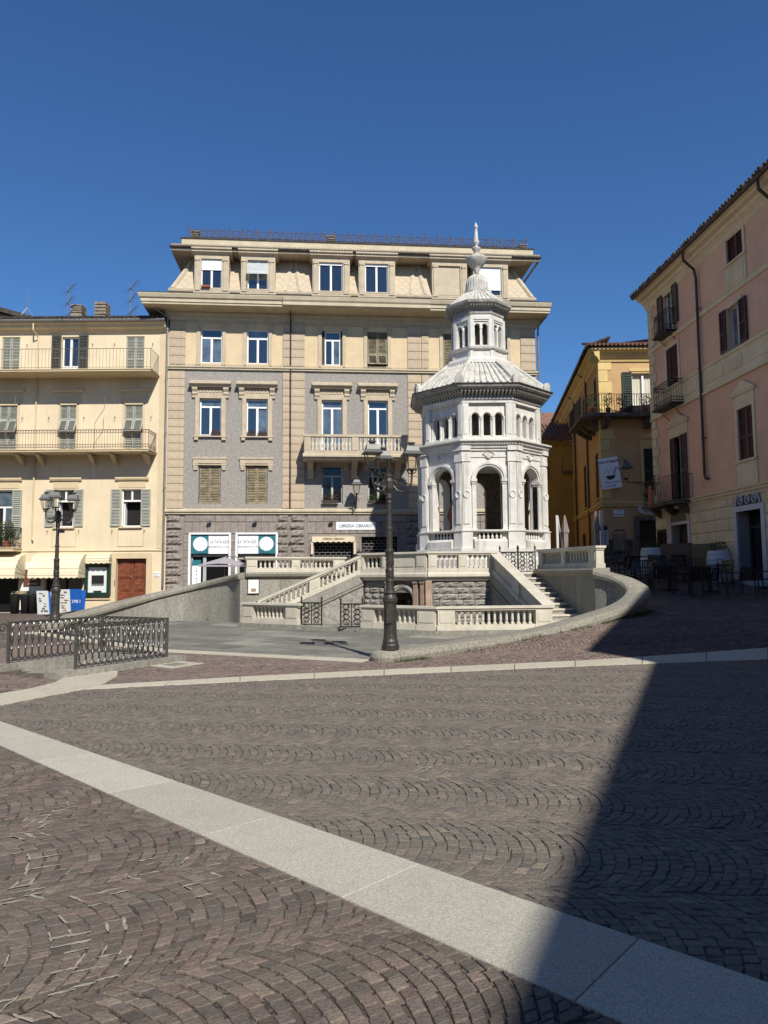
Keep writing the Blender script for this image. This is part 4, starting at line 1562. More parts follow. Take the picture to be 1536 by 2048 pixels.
def iron_balcony(parent, u0, u1, z, depth, h, bars, scroll=False, slab='yellow_trim', th=.16, chamfer=0.0, mat_='iron_rust', returns=(True, True)):
    sl = MB()
    poly = [(u0, 0), (u1, 0), (u1, -depth + chamfer), (u1 - chamfer, -depth), (u0, -depth)] if chamfer else [(u0, 0), (u1, 0), (u1, -depth), (u0, -depth)]
    sl.prism(poly, z - th, z - .04)
    sl.prism([(p[0] + (.03 if p[0] > (u0 + u1) / 2 else -.03), p[1] - (.03 if p[1] < -.01 else 0)) for p in poly], z - .04, z)
    b = sl.build('balcony', slab, parent)
    path = poly[1:] + [poly[0]] if not chamfer else poly[1:] + [poly[0]]
    path = [Vector((p[0], p[1], 0)) for p in path]
    # inset
    path = [Vector((p.x - (.04 if p.x > (u0 + u1) / 2 else -.04), p.y + (.05 if p.y < -.01 else 0), 0)) for p in path]
    r = MB()
    for zz, rr in ((z + h, .014), (z + .08, .010)):
        r.tube([(p.x, p.y, zz) for p in path], rr, 5)
    if scroll:
        r.tube([(p.x, p.y, z + h - .14) for p in path], .008, 4)
        r.tube([(p.x, p.y, z + .22) for p in path], .008, 4)
    for p, q in zip(path, path[1:]):
        k = max(1, round((q - p).length / bars))
        for t in range(k + (1 if q == path[-1] else 0)):
            c = p.lerp(q, t / k)
            big = t == 0
            r.tube([(c.x, c.y, z), (c.x, c.y, z + h)], .013 if big else .007, 4)
            if scroll and t < k:
                d = (q - p).normalized()
                for zc, rad in ((z + h - .07, .055), (z + .15, .055)):
                    cc = c + d * bars * .5
                    r.tube([(cc.x + d.x * rad * math.cos(a), cc.y + d.y * rad * math.cos(a), zc + rad * math.sin(a)) for a in np.linspace(0, 2 * PI, 9)[:-1]], .007, 4, closed=True)
    r.build('railing', mat_, b)
    return b


b3 = iron_balcony(lb, LU0, -.45, 10.70, 1.2, .92, .15, th=.11)
b2 = iron_balcony(lb, LU0, -.50, 7.14, 1.1, .86, .12, scroll=True, th=.11)
cbm = MB()
for u in (-15, -12.4, -9.4, -6.5, -5.6, -3.3, -2.3, -.85):
    MB().prism([(0, 6.55), (-.12, 6.6), (-.5, 6.86), (-.7, 6.98), (0, 6.98)], u - .09, u + .09, 'x').build('corbel', 'yellow_trim', b2)
b1 = iron_balcony(lb, -8.6, -6.45, 2.86, .75, .9, .12, scroll=True, mat_='iron')
# plants on the small balcony
t = thing('balcony_plant', 'bushy light green plant behind the small first floor balcony railing at far left', 'plant', J, 0)
leaves(MB(), (-6.95, -.40, 3.55), (.42, .22, .55), 700, .10, seed=5).build('foliage', 'leaf_dry', t)
MB().lathe([(.12, 2.86), (.17, 3.15)], 10, -6.95, -.4).build('pot', 'terracotta', t)
leaves(MB(), (-7.5, -.40, 3.4), (.42, .22, .45), 400, .10, seed=6).build('foliage', 'leaf', t)
# drainpipe with elbow, clothes-line posts, hooks
MB().tube([(-6.08, -.42, 13.05), (-6.08, -.42, 12.75), (-6.0, -.08, 12.5), (-5.98, -.08, 3.35), (-5.92, -.14, 3.2)], .035, 7).build('drainpipe', 'yellow_trim', lb)
cl = MB()
for u in (-12.9, -6.95, -3.0):
    cl.tube([(u, -.82, 7.2), (u, -.82, 8.35), (u + .4, -.82, 9.0), (u + .4, -.82, 9.55)], .012, 4)
cl.build('line_posts', 'zinc', lb)['kind'] = 'stuff'
hk = MB()
rr = random.Random(3)
for z, us in ((12.15, (-6.5, -3.5, -2.5, -.75)), (8.75, (-6.6, -5.4, -3.8, -2.4, -.75)), (3.6, (-5.3, -3.9, -2.4, -.95))):
    for u in us:
        hk.tube([(u, 0, z), (u, -.12, z + .04), (u, -.12, z - .06)], .011, 4)
hk.build('wall_hooks', 'iron', lb)['kind'] = 'stuff'
# street door
dr = MB()
dr.box(-2.2, -.85, .22, .3, .2, 2.36)
d = dr.build('door', 'door_wood', lb)
pn = MB()
for s, e in ((-2.08, -1.62), (-1.44, -.98)):
    for z0, z1 in ((.3, .84), (.92, 1.38), (1.5, 2.28)):
        pn.box(s, e, .19, .22, z0, z1)
        pn.box(s + .05, e - .05, .17, .19, z0 + .05, z1 - .05)
pn.box(-1.57, -1.49, .16, .22, .2, 2.36)
pn.build('door_panel', 'door_wood', d)
MB().lathe([(.03, 0), (.045, .02), (.03, .05)], 10).xform(Matrix.Translation((-1.26, .17, 1.22)) @ Matrix.Rotation(PI / 2, 4, 'X')).lathe([(.018, 1.5), (.018, 1.6)], 6, -1.58, .14).build('door_handle', 'zinc', d)
MB().box(-2.45, -2.2, -.04, 0, .1, 2.60).box(-.85, -.60, -.04, 0, .1, 2.60).box(-2.2, -.85, -.04, 0, 2.36, 2.60).build('door_surround', 'yellow_trim', lb)
MB().box(-2.26, -2.22, -.06, -.04, 1.15, 1.40).build('door_bell_panel', 'zinc', lb)


def free_on_left(o):
    o.matrix_world = Matrix.Translation(J)
    return o


o = free_on_left(tag(MB().box(-.50, -.26, -.03, -.0, 1.55, 1.75).build('house_plaque', 'sign_white'), 'small white plaque right of the brown street door', 'plaque'))
text('STUDIO', .06, 'ink_grey', o, wallM(-.38, -.034, 1.68))
text('PIANO 1', .05, 'ink_grey', o, wallM(-.38, -.034, 1.61))
# display case
dc = thing('display_case', 'green framed glass display case with white backing beside the street door', 'display case', J, 0)
mb = MB()
mb.box(-3.55, -3.40, -.18, 0, .72, 2.10).box(-2.55, -2.40, -.18, 0, .72, 2.10).box(-3.40, -2.55, -.18, 0, .72, .86).box(-3.40, -2.55, -.18, 0, 1.98, 2.10)
mb.build('frame', 'green_frame', dc)
MB().box(-3.40, -2.55, -.09, -.06, .86, 1.98).build('backing', 'paper', dc)
MB().box(-3.25, -2.70, -.105, -.09, 1.25, 1.62).build('dark_picture', 'black_metal', dc)
MB().box(-3.25, -2.70, -.10, -.09, 1.16, 1.25).build('caption_strip', 'ink_grey', dc)
MB().box(-3.15, -2.80, -.11, -.09, .88, .94).build('foot_strip', 'green_frame', dc)
MB().box(-3.55, -2.40, -.06, 0, .54, .72).build('ledge', 'yellow_trim', dc)


def barrel_awning(name, label, u0, u1, ztop, zbot, depth, ribs=4, val=.14):
    t = thing(name, label, 'awning', J, 0)
    mb = MB()
    n = 10
    prof = [(-depth * math.sin(PI / 2 * k / n), zbot + val + (ztop - zbot - val) * math.cos(PI / 2 * k / n)) for k in range(n + 1)]
    v = []
    inset = .42
    for k, (y, z) in enumerate(prof):
        s = inset * (1 - math.sin(PI / 2 * k / n)) * .0
        v += [(u0, y, z), (u1, y, z)]
    mb.add(v, [(2 * k, 2 * k + 2, 2 * k + 3, 2 * k + 1) for k in range(n)])
    for u in (u0, u1):
        mb.add([(u, 0, zbot + val)] + [(u, y, z) for y, z in prof], [(0, k, k + 1) for k in range(1, n + 1)])
    m_ = max(12, int((u1 - u0) / .05))
    sc = []
    for k in range(m_ + 1):
        u = u0 + (u1 - u0) * k / m_
        sc += [(u, -depth, zbot + val), (u, -depth - .01, zbot + .05 * (1 - abs(math.sin(PI * k * (u1 - u0) / m_ / .24))))]
    mb.add(sc, [(2 * k, 2 * k + 1, 2 * k + 3, 2 * k + 2) for k in range(m_)])
    for u in (u0, u1):
        sc = []
        for k in range(13):
            y = -depth * k / 12
            sc += [(u, y, zbot + val), (u, y, zbot + .05 * (1 - abs(math.sin(PI * k / 4))))]
        mb.add(sc, [(2 * k, 2 * k + 1, 2 * k + 3, 2 * k + 2) for k in range(12)])
    mb.build('canopy', 'awning_cream', t)
    rb = MB()
    for k in (3, 5, 8, 10):
        y, z = prof[k]
        rb.tube([(u0 - .005, y - .006, z + .004), (u1 + .005, y - .006, z + .004)], .012, 4)
    for u in (u0 - .006, u1 + .006):
        for k in (1, 3, 5, 7, 9):
            y, z = prof[k]
            rb.tube([(u, -.02, zbot + val), (u, y, z)], .010, 4)
    rb.build('rib', 'awning_stripe', t)
    return t


barrel_awning('shop_awning', 'wide cream barrel awning behind the left lamp post', -5.70, -3.50, 2.58, 1.50, .95)
barrel_awning('shop_awning', 'cream barrel awning cut by the left edge of the picture', -9.3, -6.25, 2.58, 1.50, .95)
barrel_awning('case_awning', 'narrow cream scalloped awning over the green display case', -3.42, -2.38, 2.60, 2.13, .42, val=.12)
# shop openings
for a, b in ((-5.35, -3.72), (-9.0, -6.55)):
    mb = MB().box(a, a + .07, .15, .24, 0, 2.3).box(b - .07, b, .15, .24, 0, 2.3).box(a, b, .15, .24, 2.2, 2.3).box(a + (b - a) * .52, a + (b - a) * .52 + .07, .15, .24, 0, 2.2)
    f_ = mb.build('shop_frame', 'dark_wood', lb)
    MB().box(a + .07, b - .07, .2, .22, 0, 2.2).build('shop_pane', 'glass_dark', f_)
MB().box(-6.45, -5.40, -.015, 0, -.1, 2.2).build('pale_panel', 'paper', lb)
o = free_on_left(tag(MB().box(-6.30, -5.56, -.06, -.02, 1.16, 1.90).build('wall_sign', 'brown_board'), 'square brown wooden sign with a white tower emblem between the awnings', 'sign'))
em = MB()
em.box(-5.93, -5.77, -.066, -.06, 1.45, 1.53).box(-5.91, -5.88, -.066, -.06, 1.53, 1.60).box(-5.865, -5.835, -.066, -.06, 1.53, 1.60).box(-5.82, -5.79, -.066, -.06, 1.53, 1.60).box(-5.93, -5.77, -.066, -.06, 1.60, 1.63).box(-5.89, -5.81, -.066, -.06, 1.63, 1.72).box(-5.86, -5.84, -.066, -.06, 1.72, 1.80)
em.build('tower_emblem', 'sign_white', o)
text('CREMERIA', .09, 'sign_white', o, wallM(-5.88, -.064, 1.26))
# things standing outside the shop
gz = lambda x, y: zg0(x, y) - .013


def on_ground(px, Y):
    p = atY(px, 1200, Y)
    return (p.x, Y, gz(p.x, Y))


def aboard(label, px, Y, kind, w=.50, h=1.0):
    t = thing('newspaper_board', label, 'newspaper board', on_ground(px, Y), R(-4), group='boards outside the newsagent')
    MB().box(-w / 2, w / 2, -.02, .02, 0, h).xform(Matrix.Rotation(R(9), 4, 'X')).build('panel', 'blue_board' if kind == 'blue' else 'paper', t)
    MB().box(-w / 2, w / 2, .20, .22, 0, h * .96).xform(Matrix.Translation((0, 0, 0)) @ Matrix.Rotation(R(-6), 4, 'X')).build('rear_panel', 'blue_board', t)
    if kind != 'blue':
        pr = MB()
        rr = random.Random(px)
        for k in range(9 if kind == 'news' else 16):
            x = -w / 2 + .05 + rr.random() * (w - .24)
            z = .1 + (k % 8) * .11
            pr.box(x, x + rr.uniform(.08, .17), -.027, -.02, z, z + rr.uniform(.03, .09))
        pr.xform(Matrix.Rotation(R(9), 4, 'X'))
        pr.build('print', 'ink_grey' if kind == 'news' else 'paper_print', t)
    else:
        text('298 l', .2, 'sign_white', t, Matrix.Rotation(R(9), 4, 'X') @ wallM(.05, -.024, h * .46))
    return t


aboard('white newspaper board left of the lamp post, outermost on the left', 88, 31.0, 'news')
aboard('white newspaper board half hidden behind the left side of the lamp post', 116, 31.1, 'news')
aboard('board of orange printed pages just right of the lamp post', 131, 31.0, 'pages', h=1.02)
aboard('bright blue board with white figures beside the ramp wall', 152, 31.2, 'blue', .56, .98)
for k, (px, lab) in enumerate(((30, 'grey waste bin under the wall shelf, left of the pair'), (51, 'black waste bin beside the newspaper boards, nearer the shelf'), (66, 'black waste bin touching the first newspaper board'))):
    t = thing('waste_bin', lab, 'bin', on_ground(px, 31.6), 0, group='bins outside the newsagent')
    MB().lathe([(.16, 0), (.20, .75), (.21, .78)], 12).build('bucket', 'iron' if k == 0 else 'black_metal', t, True)
    MB().lathe([(.22, .78), (.22, .82), (.1, .86)], 12).build('lid', 'black_metal', t)
t = free_on_left(thing('wall_shelf', 'small wooden shelf fixed to the wall under the brown sign', 'shelf'))
MB().box(-6.7, -6.05, -.3, -.02, .82, .95).build('board', 'shutter_tan', t)
MB().box(-6.6, -6.55, -.25, -.02, .6, .82).box(-6.2, -6.15, -.25, -.02, .6, .82).build('bracket', 'iron', t)
t = free_on_left(thing('kiosk_counter', 'dark counter table in the shade behind the bins', 'table'))
MB().box(-5.6, -4.2, -.5, -.1, .78, .84).build('top', 'black_metal', t)
for u in (-5.55, -4.3):
    MB().box(u, u + .06, -.46, -.40, 0, .78).build('leg', 'black_metal', t)
# neighbour's gable behind, chimneys and aerials
g = thing('rear_house', 'brown gable with dark roof edge rising behind the yellow house', 'house', J, 0)
MB().prism([(-20, 13), (-7.0, 13.2), (-7.2, 15.0), (-20, 18.7)], 7, 12, 'y').build('wall', 'chimney', g)
MB().prism([(-20, 18.7), (-6.2, 14.75), (-6.1, 14.95), (-20, 19.0)], 6.6, 12.5, 'y').build('roof', 'roof_dark', g)
for k, (u, y, z0, h, lab) in enumerate(((-4.15, 2.6, 13.6, 1.5, 'tall banded chimney on the yellow house roof'), (-5.6, 3.2, 14.2, 1.0, 'low banded chimney beside the second aerial'))):
    t = free_on_left(thing('chimney_stack', lab, 'chimney'))
    MB().box(u - .26, u + .26, y - .3, y + .3, z0, z0 + h * .55).build('stack', 'chimney', t)
    mb = MB()
    for q in range(4):
        z = z0 + h * .55 + q * h * .11
        mb.box(u - .28, u + .28, y - .32, y + .32, z + .05, z + h * .11)
        mb.box(u - .2, u + .2, y - .22, y + .22, z, z + .05)
    mb.build('cowl', 'chimney', t)


def aerial(label, u, y, z0, z1, kind):
    t = free_on_left(thing('tv_aerial', label, 'aerial', group='aerials on the yellow house roof'))
    MB().tube([(u, y, z0), (u, y, z1)], .022, 5).build('mast', 'antenna', t)
    ar = MB()
    if kind == 'whip':
        for a in range(3):
            ar.tube([(u, y, z1 - .5), (u + .3 * math.cos(a * 2.1), y + .3 * math.sin(a * 2.1), z1 - .95)], .012, 4)
        ar.tube([(u, y, z1), (u, y, z1 + .5)], .009, 4)
    else:
        for k in range(3):
            z = z1 - .15 - k * .62
            dx = .42 if k != 1 else .35
            ar.tube([(u - .1, y, z - .12), (u + dx, y - .2, z + .30)], .02, 4)
            for q in range(7):
                c = Vector((u - .1, y, z - .12)).lerp(Vector((u + dx, y - .2, z + .30)), q / 6)
                l_ = .32 - .02 * q
                ar.tube([(c.x - l_ * .8, c.y, c.z - .1), (c.x + l_ * .8, c.y, c.z + .02)], .007, 4)
    ar.build('arms', 'antenna', t)


aerial('thin whip aerial at the far left of the roofs', -7.6, 2.0, 13.5, 15.2, 'whip')
aerial('tall three-tier television aerial left of the banded chimneys', -5.75, 2.3, 13.6, 15.8, 'yagi')
aerial('television aerial between the tall chimney and the palazzo', -2.55, 2.0, 13.5, 15.8, 'yagi')


# ================================================================== PINK BUILDING (right side, running away from us)
PA = -PI / 2 + math.atan(.0448)
pb = thing('pink_house', 'pink plastered house with cream bands and maroon shutters on the right', 'house', (12.6, 0, 0), PA)
PU0, PU1 = -29.95, -8.5
PW3 = [(-28.45, -27.6, 11.0, 12.75), (-23.5, -22.5, 11.78, 12.85), (-18.4, -17.4, 11.78, 12.85)]
PW2 = [(-28.35, -27.35, 8.02, 10.40), (-23.65, -22.85, 8.92, 10.35), (-18.5, -17.6, 8.92, 10.35)]
PW1 = [(-28.25, -26.95, 4.30, 6.80), (-23.32, -22.43, 5.15, 6.84), (-18.4, -17.5, 5.15, 6.84)]
pholes = PW3 + PW2 + PW1
pd1, pd2 = (-23.62, -22.2, 1.3, 3.52), (-28.5, -27.1, 1.6, 3.48)
wall_holes(MB(), PU0, PU1, 4.15, 13.2, pholes, 0, .22).build('wall', 'pink_wall', pb)
wall_holes(MB(), PU0, PU1, .4, 4.15, [pd1, pd2], 0, .55).build('base_wall', 'pink_trim', pb)
MB().box(PU0 + .1, PU1, .6, 9, .4, 13.1).build('core', 'interior_dark', pb)
MB().add([(PU0, 9, .4), (PU0, 0, .4), (PU0, 0, 13.1), (PU0, 9, 13.1)], [(0, 1, 2, 3)]).build('end_wall', 'pink_wall', pb)
# corner quoins
q1 = MB().bevbox(0, .62, -.045, 0, 0, .37, .012).mesh('quoin_block', 'pink_trim')
q2 = MB().bevbox(0, .42, -.045, 0, 0, .37, .012).mesh('quoin_block', 'pink_trim')
for k in range(22):
    put('quoin_block', q1 if k % 2 else q2, pb, (PU0 - .01, 0, 4.40 + k * .386))
# ground floor: wide horizontal blocks
rr = random.Random(12)
for k in range(7):
    z = 1.35 + k * .40
    u = PU0
    while u < PU1:
        w = rr.uniform(1.1, 1.9)
        a, b = u + .01, min(PU1, u + w) - .01
        for h in (pd1, pd2):
            if a < h[1] + .2 and b > h[0] - .2 and z < h[3] + .75:
                a2, b2 = a, b
                if a < h[0] - .2:
                    b2 = h[0] - .2
                elif b > h[1] + .2:
                    a2 = h[1] + .2
                else:
                    a2 = b2 = 0
                a, b = a2, b2
        if b - a > .15:
            MB().bevbox(a, b, -.035, 0, z + .012, z + .388, .02).build('base_block', 'pink_trim', pb)
        u += w
# string courses
MB().prism([(0, 4.02), (-.05, 4.02), (-.07, 4.10), (-.12, 4.14), (-.12, 4.20), (-.17, 4.24), (-.17, 4.29), (-.02, 4.32), (0, 4.32)], PU0 - .1, PU1, 'x').build('string_course', 'pink_trim', pb)
MB().prism([(0, 7.84), (-.10, 7.86), (-.10, 7.92), (-.05, 7.95), (-.05, 8.04), (-.03, 8.06), (-.03, 8.74), (-.08, 8.77), (-.08, 8.86), (0, 8.89)], PU0 - .06, PU1, 'x').build('string_course', 'pink_trim', pb)
pn = []
u = PU0 + .3
for a, b in ((-30.0, -28.6), (-27.1, -25.9), (-25.3, -24.0), (-23.7, -22.8), (-22.4, -20.9), (-20.6, -19.0), (-18.6, -17.5)):
    MB().bevbox(a, b, -.06, -.03, 8.18, 8.64, .03).build('frieze_panel', 'pink_trim', pb)
MB().prism([(0, 10.72), (-.05, 10.72), (-.07, 10.80), (-.07, 10.86), (0, 10.92)], PU0 - .06, PU1, 'x').build('string_course', 'pink_trim', pb)
# eaves
MB().prism([(0, 12.62), (-.05, 12.68), (-.08, 12.80), (-.16, 12.90), (-.20, 12.92), (-.24, 13.02), (-.40, 13.06), (-.42, 13.14), (-.52, 13.18), (-.52, 13.22), (0, 13.22)], PU0 - .16, PU1, 'x').build('eave_cornice', 'pink_trim', pb)
MB().tube([(PU0 - .2, -.58, 13.22), (PU1, -.58, 13.22)], .07, 8).build('gutter', 'pipe_brown', pb)
MB().add([(PU0 - .2, -.6, 13.26), (PU1, -.6, 13.26), (PU1, 4.5, 15.0), (PU0 - .2, 4.5, 15.0)], [(0, 1, 2, 3)]).build('roof', 'roof_dark', pb)
tl = MB()
for i in range(112):
    u = PU0 - .15 + i * .196 + random.uniform(-.015, .015)
    tl.tube([(u, -.66 + random.uniform(-.03, .03), 13.31), (u, .4, 13.68)], .07, 6)
tl.build('roof_tiles', 'roof_dark', pb)


def surround(parent, a, b, z0, z1, m, ped=False, panel=True, w=.14, below=.55):
    mb = MB()
    mb.box(a - w, a, -.035, 0, z0, z1).box(b, b + w, -.035, 0, z0, z1).box(a - w, b + w, -.035, 0, z1, z1 + w)
    if panel:
        mb.box(a - w - .05, b + w + .05, -.09, 0, z0 - .07, z0)
        mb.box(a - w, b + w, -.03, 0, z0 - .07 - below, z0 - .07)
        mb.bevbox(a + .0, b - .0, -.05, -.03, z0 - below, z0 - .16, .02)
    if ped:
        mb.box(a - w, b + w, -.03, 0, z1 + w, z1 + w + .3)
        mb.prism([(0, z1 + w + .3), (-.07, z1 + w + .3), (-.1, z1 + w + .38), (0, z1 + w + .40)], a - w - .12, b + w + .12, 'x')
        c = (a + b) / 2
        mb.prism([(a - w - .12, z1 + w + .40), (b + w + .12, z1 + w + .40), (c, z1 + w + .75)], -.07, 0, 'y')
    mb.build('window_surround', m, parent)


for i, (a, b, z0, z1) in enumerate(PW3):
    if i:
        surround(pb, a, b, z0, z1, 'pink_trim', below=.8)
        um = (a + b) / 2
        for s, e in ((a, um), (um, b)):
            louvre(MB(), s, e, z0, z1, .03, slats=16, mid=False).build('shutter', 'shutter_maroon', pb)
for i, (a, b, z0, z1) in enumerate(PW2):
    surround(pb, a, b, z0, z1, 'pink_trim', panel=False)
    if i:
        window(pb, a, b, z0, z1, .14, 'grey_frame', curtain='curtain')
        for s, e, t in ((a - .42, a - .02, 0), (b + .02, b + .42, 0)):
            louvre(MB(), s, e, z0, z1, -.085, slats=18).build('shutter', 'shutter_maroon', pb)
        MB().box(a - .1, b + .1, -.1, 0, z0 - .06, z0).build('sill', 'rough_grey', pb)
for i, (a, b, z0, z1) in enumerate(PW1):
    surround(pb, a, b, z0, z1, 'pink_trim', ped=True, panel=bool(i), below=.75)
    um = (a + b) / 2
    if i:
        for s, e in ((a, um), (um, b)):
            louvre(MB(), s, e, z0, z1, .03, slats=20, mid=True).build('shutter', 'shutter_maroon', pb)
# third floor small balcony window with brown open shutters
a, b, z0, z1 = PW3[0]
window(pb, a, b, z0, z1, .14, 'white_paint')
for s, e in ((a - .46, a - .02), (b + .02, b + .46)):
    louvre(MB(), s, e, z0 + .2, z1, -.08, slats=18, solid=True).build('shutter', 'shutter_brown', pb)
iron_balcony(pb, -28.6, -27.35, 10.95, .42, .85, .09, scroll=True, slab='iron', th=.08, mat_='iron')
MB().tube([(-28.4, 0, 10.6), (-28.4, -.35, 10.9)], .015, 4).build('stay', 'iron', pb)
MB().tube([(-27.5, 0, 10.6), (-27.5, -.35, 10.9)], .015, 4).build('stay', 'iron', pb)
a, b, z0, z1 = PW2[0]
um = (a + b) / 2
MB().box(a, b, .2, .22, z0, z1).build('dark_room', 'interior_dark', pb)
louvre(MB(), a, a + .22, z0, z1, .0, slats=26).build('shutter', 'shutter_maroon', pb)
louvre(MB(), a + .26, b, z0, z1, -.02, slats=26).build('shutter', 'shutter_maroon', pb)
iron_balcony(pb, -28.6, -26.95, 8.0, .55, .9, .10, scroll=True, slab='iron', th=.08, mat_='iron')
MB().tube([(-28.3, 0, 7.55), (-28.3, -.45, 7.93)], .015, 4).build('stay', 'iron', pb)
MB().tube([(-27.2, 0, 7.55), (-27.2, -.45, 7.93)], .015, 4).build('stay', 'iron', pb)
a, b, z0, z1 = PW1[0]
window(pb, a + .38, b - .4, z0, z1, .14, 'grey_frame', transom=.25, glass='glass_dark', mull=False)
for s, e in ((a - .02, a + .38), (b - .4, b + .1)):
    louvre(MB(), s, e, z0, z1, -.07, slats=26).build('shutter', 'shutter_maroon', pb)
iron_balcony(pb, -29.5, -26.6, 4.26, .75, .95, .11, slab='old_stone', th=.13, mat_='iron')
for u in (-29.4, -28.2, -27.0):
    MB().prism([(0, 3.75), (-.2, 3.85), (-.45, 4.12), (0, 4.12)], u - .1, u + .1, 'x').build('corbel', 'old_stone', pb)
PBM = Matrix.Translation((12.6, 0, 0)) @ Matrix.Rotation(PA, 4, 'Z')
t = thing('balcony_flowers', 'potted flowers and a pinkish cloth on the first floor balcony of the pink house', 'plant', (12.6, 0, 0), PA)
leaves(MB(), (-29.3, -.6, 4.65), (.28, .12, .22), 160, .09, seed=4).build('foliage', 'leaf', t)
leaves(MB(), (-29.2, -.65, 4.75), (.25, .1, .2), 50, .08, seed=5).build('flowers', 'flower_red', t)
MB().box(-28.75, -28.45, -.8, -.77, 4.2, 5.0).build('cloth', 'terracotta', t)
# downpipes
for u, zb in ((-25.5, 4.85), (-20.6, .8)):
    mb = MB().tube([(u, -.55, 13.14), (u, -.54, 12.86), (u, -.16, 12.52), (u, -.10, 12.2), (u, -.10, zb + .15), (u + .08, -.10, zb + .02), (u + .22, -.10, zb)], .05, 8)
    for z in (6.3, 8.8, 11.0):
        mb.tube([(u, -.10, z), (u, -.10, z + .05)], .062, 8).tube([(u, -.1, z + .02), (u + .18, -.06, z + .02)], .02, 5)
    mb.build('downpipe', 'pipe_brown', pb)
# shop door with carved fan-light
a, b, z0, z1 = pd1
mb = MB()
mb.box(a - .20, a, -.06, .5, z0 - .1, z1).box(b, b + .20, -.06, .5, z0 - .1, z1).box(a - .20, b + .20, -.065, .5, z1, z1 + .18)
sd = mb.build('door_surround', 'barrel_white', pb)
MB().box(a, b, .42, .46, z0, z1).build('pane', 'glass_dark', sd)
MB().box(a, a + .09, .36, .42, z0, z1).box(b - .09, b, .36, .42, z0, z1).box(a, b, .36, .42, z1 - .55, z1 - .45).box((a + b) / 2 - .05, (a + b) / 2 + .05, .36, .42, z0, z1 - .55).box(a, b, .36, .42, z0, z0 + .25).build('door_frame', 'dark_wood', sd)
MB().box(a - .3, b + .3, -.3, .4, z0 - .16, z0 - .01).build('door_step', 'barrel_white', sd)
xc = (a + b) / 2
fan = MB().prism([(xc - .68 * math.cos(PI * k / 14), z1 + .18 + .55 * math.sin(PI * k / 14)) for k in range(15)], -.05, 0, 'y').build('fanlight', 'iron', sd)
fr = MB()
for q in range(3):
    for ang0 in (0,):
        c = (xc - .4 + q * .4, z1 + .36)
        fr.tube([(c[0] + .13 * math.cos(t), -.06, c[1] + .13 * math.sin(t)) for t in np.linspace(0, 2 * PI, 13)[:-1]], .022, 5, closed=True)
        fr.tube([(c[0] - .05, -.06, c[1] + .05), (c[0] + .06, -.06, c[1] - .06), (c[0] + .03, -.06, c[1] + .08)], .02, 5)
fr.tube([(xc - .70 * math.cos(PI * k / 14), -.06, z1 + .19 + .57 * math.sin(PI * k / 14)) for k in range(15)], .03, 5)
for q in range(5):
    fr.tube([(xc - .25 + q * .12, -.06, z1 + .60), (xc - .22 + q * .12, -.06, z1 + .66)], .02, 4)
fr.build('fan_tracery', 'barrel_white', sd)
# arched door further along
a, b, z0, z1 = pd2
xc = (a + b) / 2
mb = MB().box(a - .16, a, -.05, .4, z0 - .1, z1).box(b, b + .16, -.05, .4, z0 - .1, z1)
mb.box(a, b, -.03, .1, z1 - .08, z1 + .04)
ad = mb.build('door_surround', 'barrel_white', pb)
MB().prism([(xc - .7 * math.cos(PI * k / 14), z1 + .04 + .62 * math.sin(PI * k / 14)) for k in range(15)], -.045, 0, 'y').build('fanlight', 'black_metal', ad)
arch_ring(MB(), xc, .70, .84, z1, -.06, 0).build('arch_moulding', 'pink_trim', ad)
MB().box(a, b, .3, .35, z0, z1).build('door_leaf', 'dark_wood', ad)
MB().box(xc - .03, xc + .03, .27, .3, z0, z1).box(a + .1, xc - .1, .28, .3, z0 + .2, z0 + .9).box(xc + .1, b - .1, .28, .3, z0 + .2, z0 + .9).build('door_rail', 'shutter_brown', ad)
# wall notice cabinet beside the arched door
o = tag(MB().box(-29.6, -28.95, -.14, -.0, 2.3, 3.3).build('notice_cabinet', 'dark_wood'), 'dark wooden notice cabinet on the corner of the pink house', 'cabinet')
o.matrix_world = PBM
MB().box(-29.53, -29.02, -.15, -.14, 2.38, 3.22).build('pane', 'glass_dark', o)
# bracket lantern at the corner of the pink house
wl = thing('corner_lantern', 'iron bracket lantern reaching out from the corner of the pink house', 'wall lamp', (0, 0, 0))
C0 = PBM @ Vector((PU0 + .05, 0, 0))
bx, by = C0.x, C0.y
MB().tube([(bx, by - .05, 5.25), (bx - .7, by - .1, 5.3), (bx - 1.15, by - .1, 5.28), (bx - 1.25, by - .1, 5.4)], .022, 5).tube([(bx, by - .05, 4.95), (bx - .5, by - .1, 5.15), (bx - .9, by - .1, 5.28)], .016, 5).build('bracket', 'lamp_iron', wl)
MB().box(bx - .06, bx + .02, by - .1, by, 4.75, 5.6).build('back_plate', 'lamp_iron', wl)
lantern(wl, (bx - 1.25, by - .1, 5.4), 1.2)


# ================================================================== ORANGE CORNER HOUSE, ALLEY
OX, OY = 10.62, 35.0
ob = thing('orange_house', 'ochre corner house with green shutters where the alley begins', 'house', (OX, OY, 0), 0)
oh = [(1.62, 2.75, 9.75, 11.35), (2.05, 3.0, 5.6, 7.6), (1.72, 3.1, 1.5, 4.08)]
wall_holes(MB(), 0, 8, 1.0, 12.6, oh, 0, .25).build('wall', 'orange_wall', ob)
AM = Matrix.Rotation(-(PI / 2 + R(7.6)), 4, 'Z')      # the alley side: x runs towards us
ah = [(-1.7, -.9, 9.9, 11.4), (-1.9, -1.0, 5.3, 7.6), (-6.0, -5.1, 9.6, 11.4), (-6.2, -5.2, 5.2, 7.6), (-10.4, -9.4, 9.6, 11.4), (-10.4, -9.4, 5.2, 7.4), (-15, -14, 5.2, 7.4), (-15, -14, 9.6, 11.4), (-7.4, -6.2, 1.4, 3.8), (-12.5, -11.3, 1.6, 3.9)]
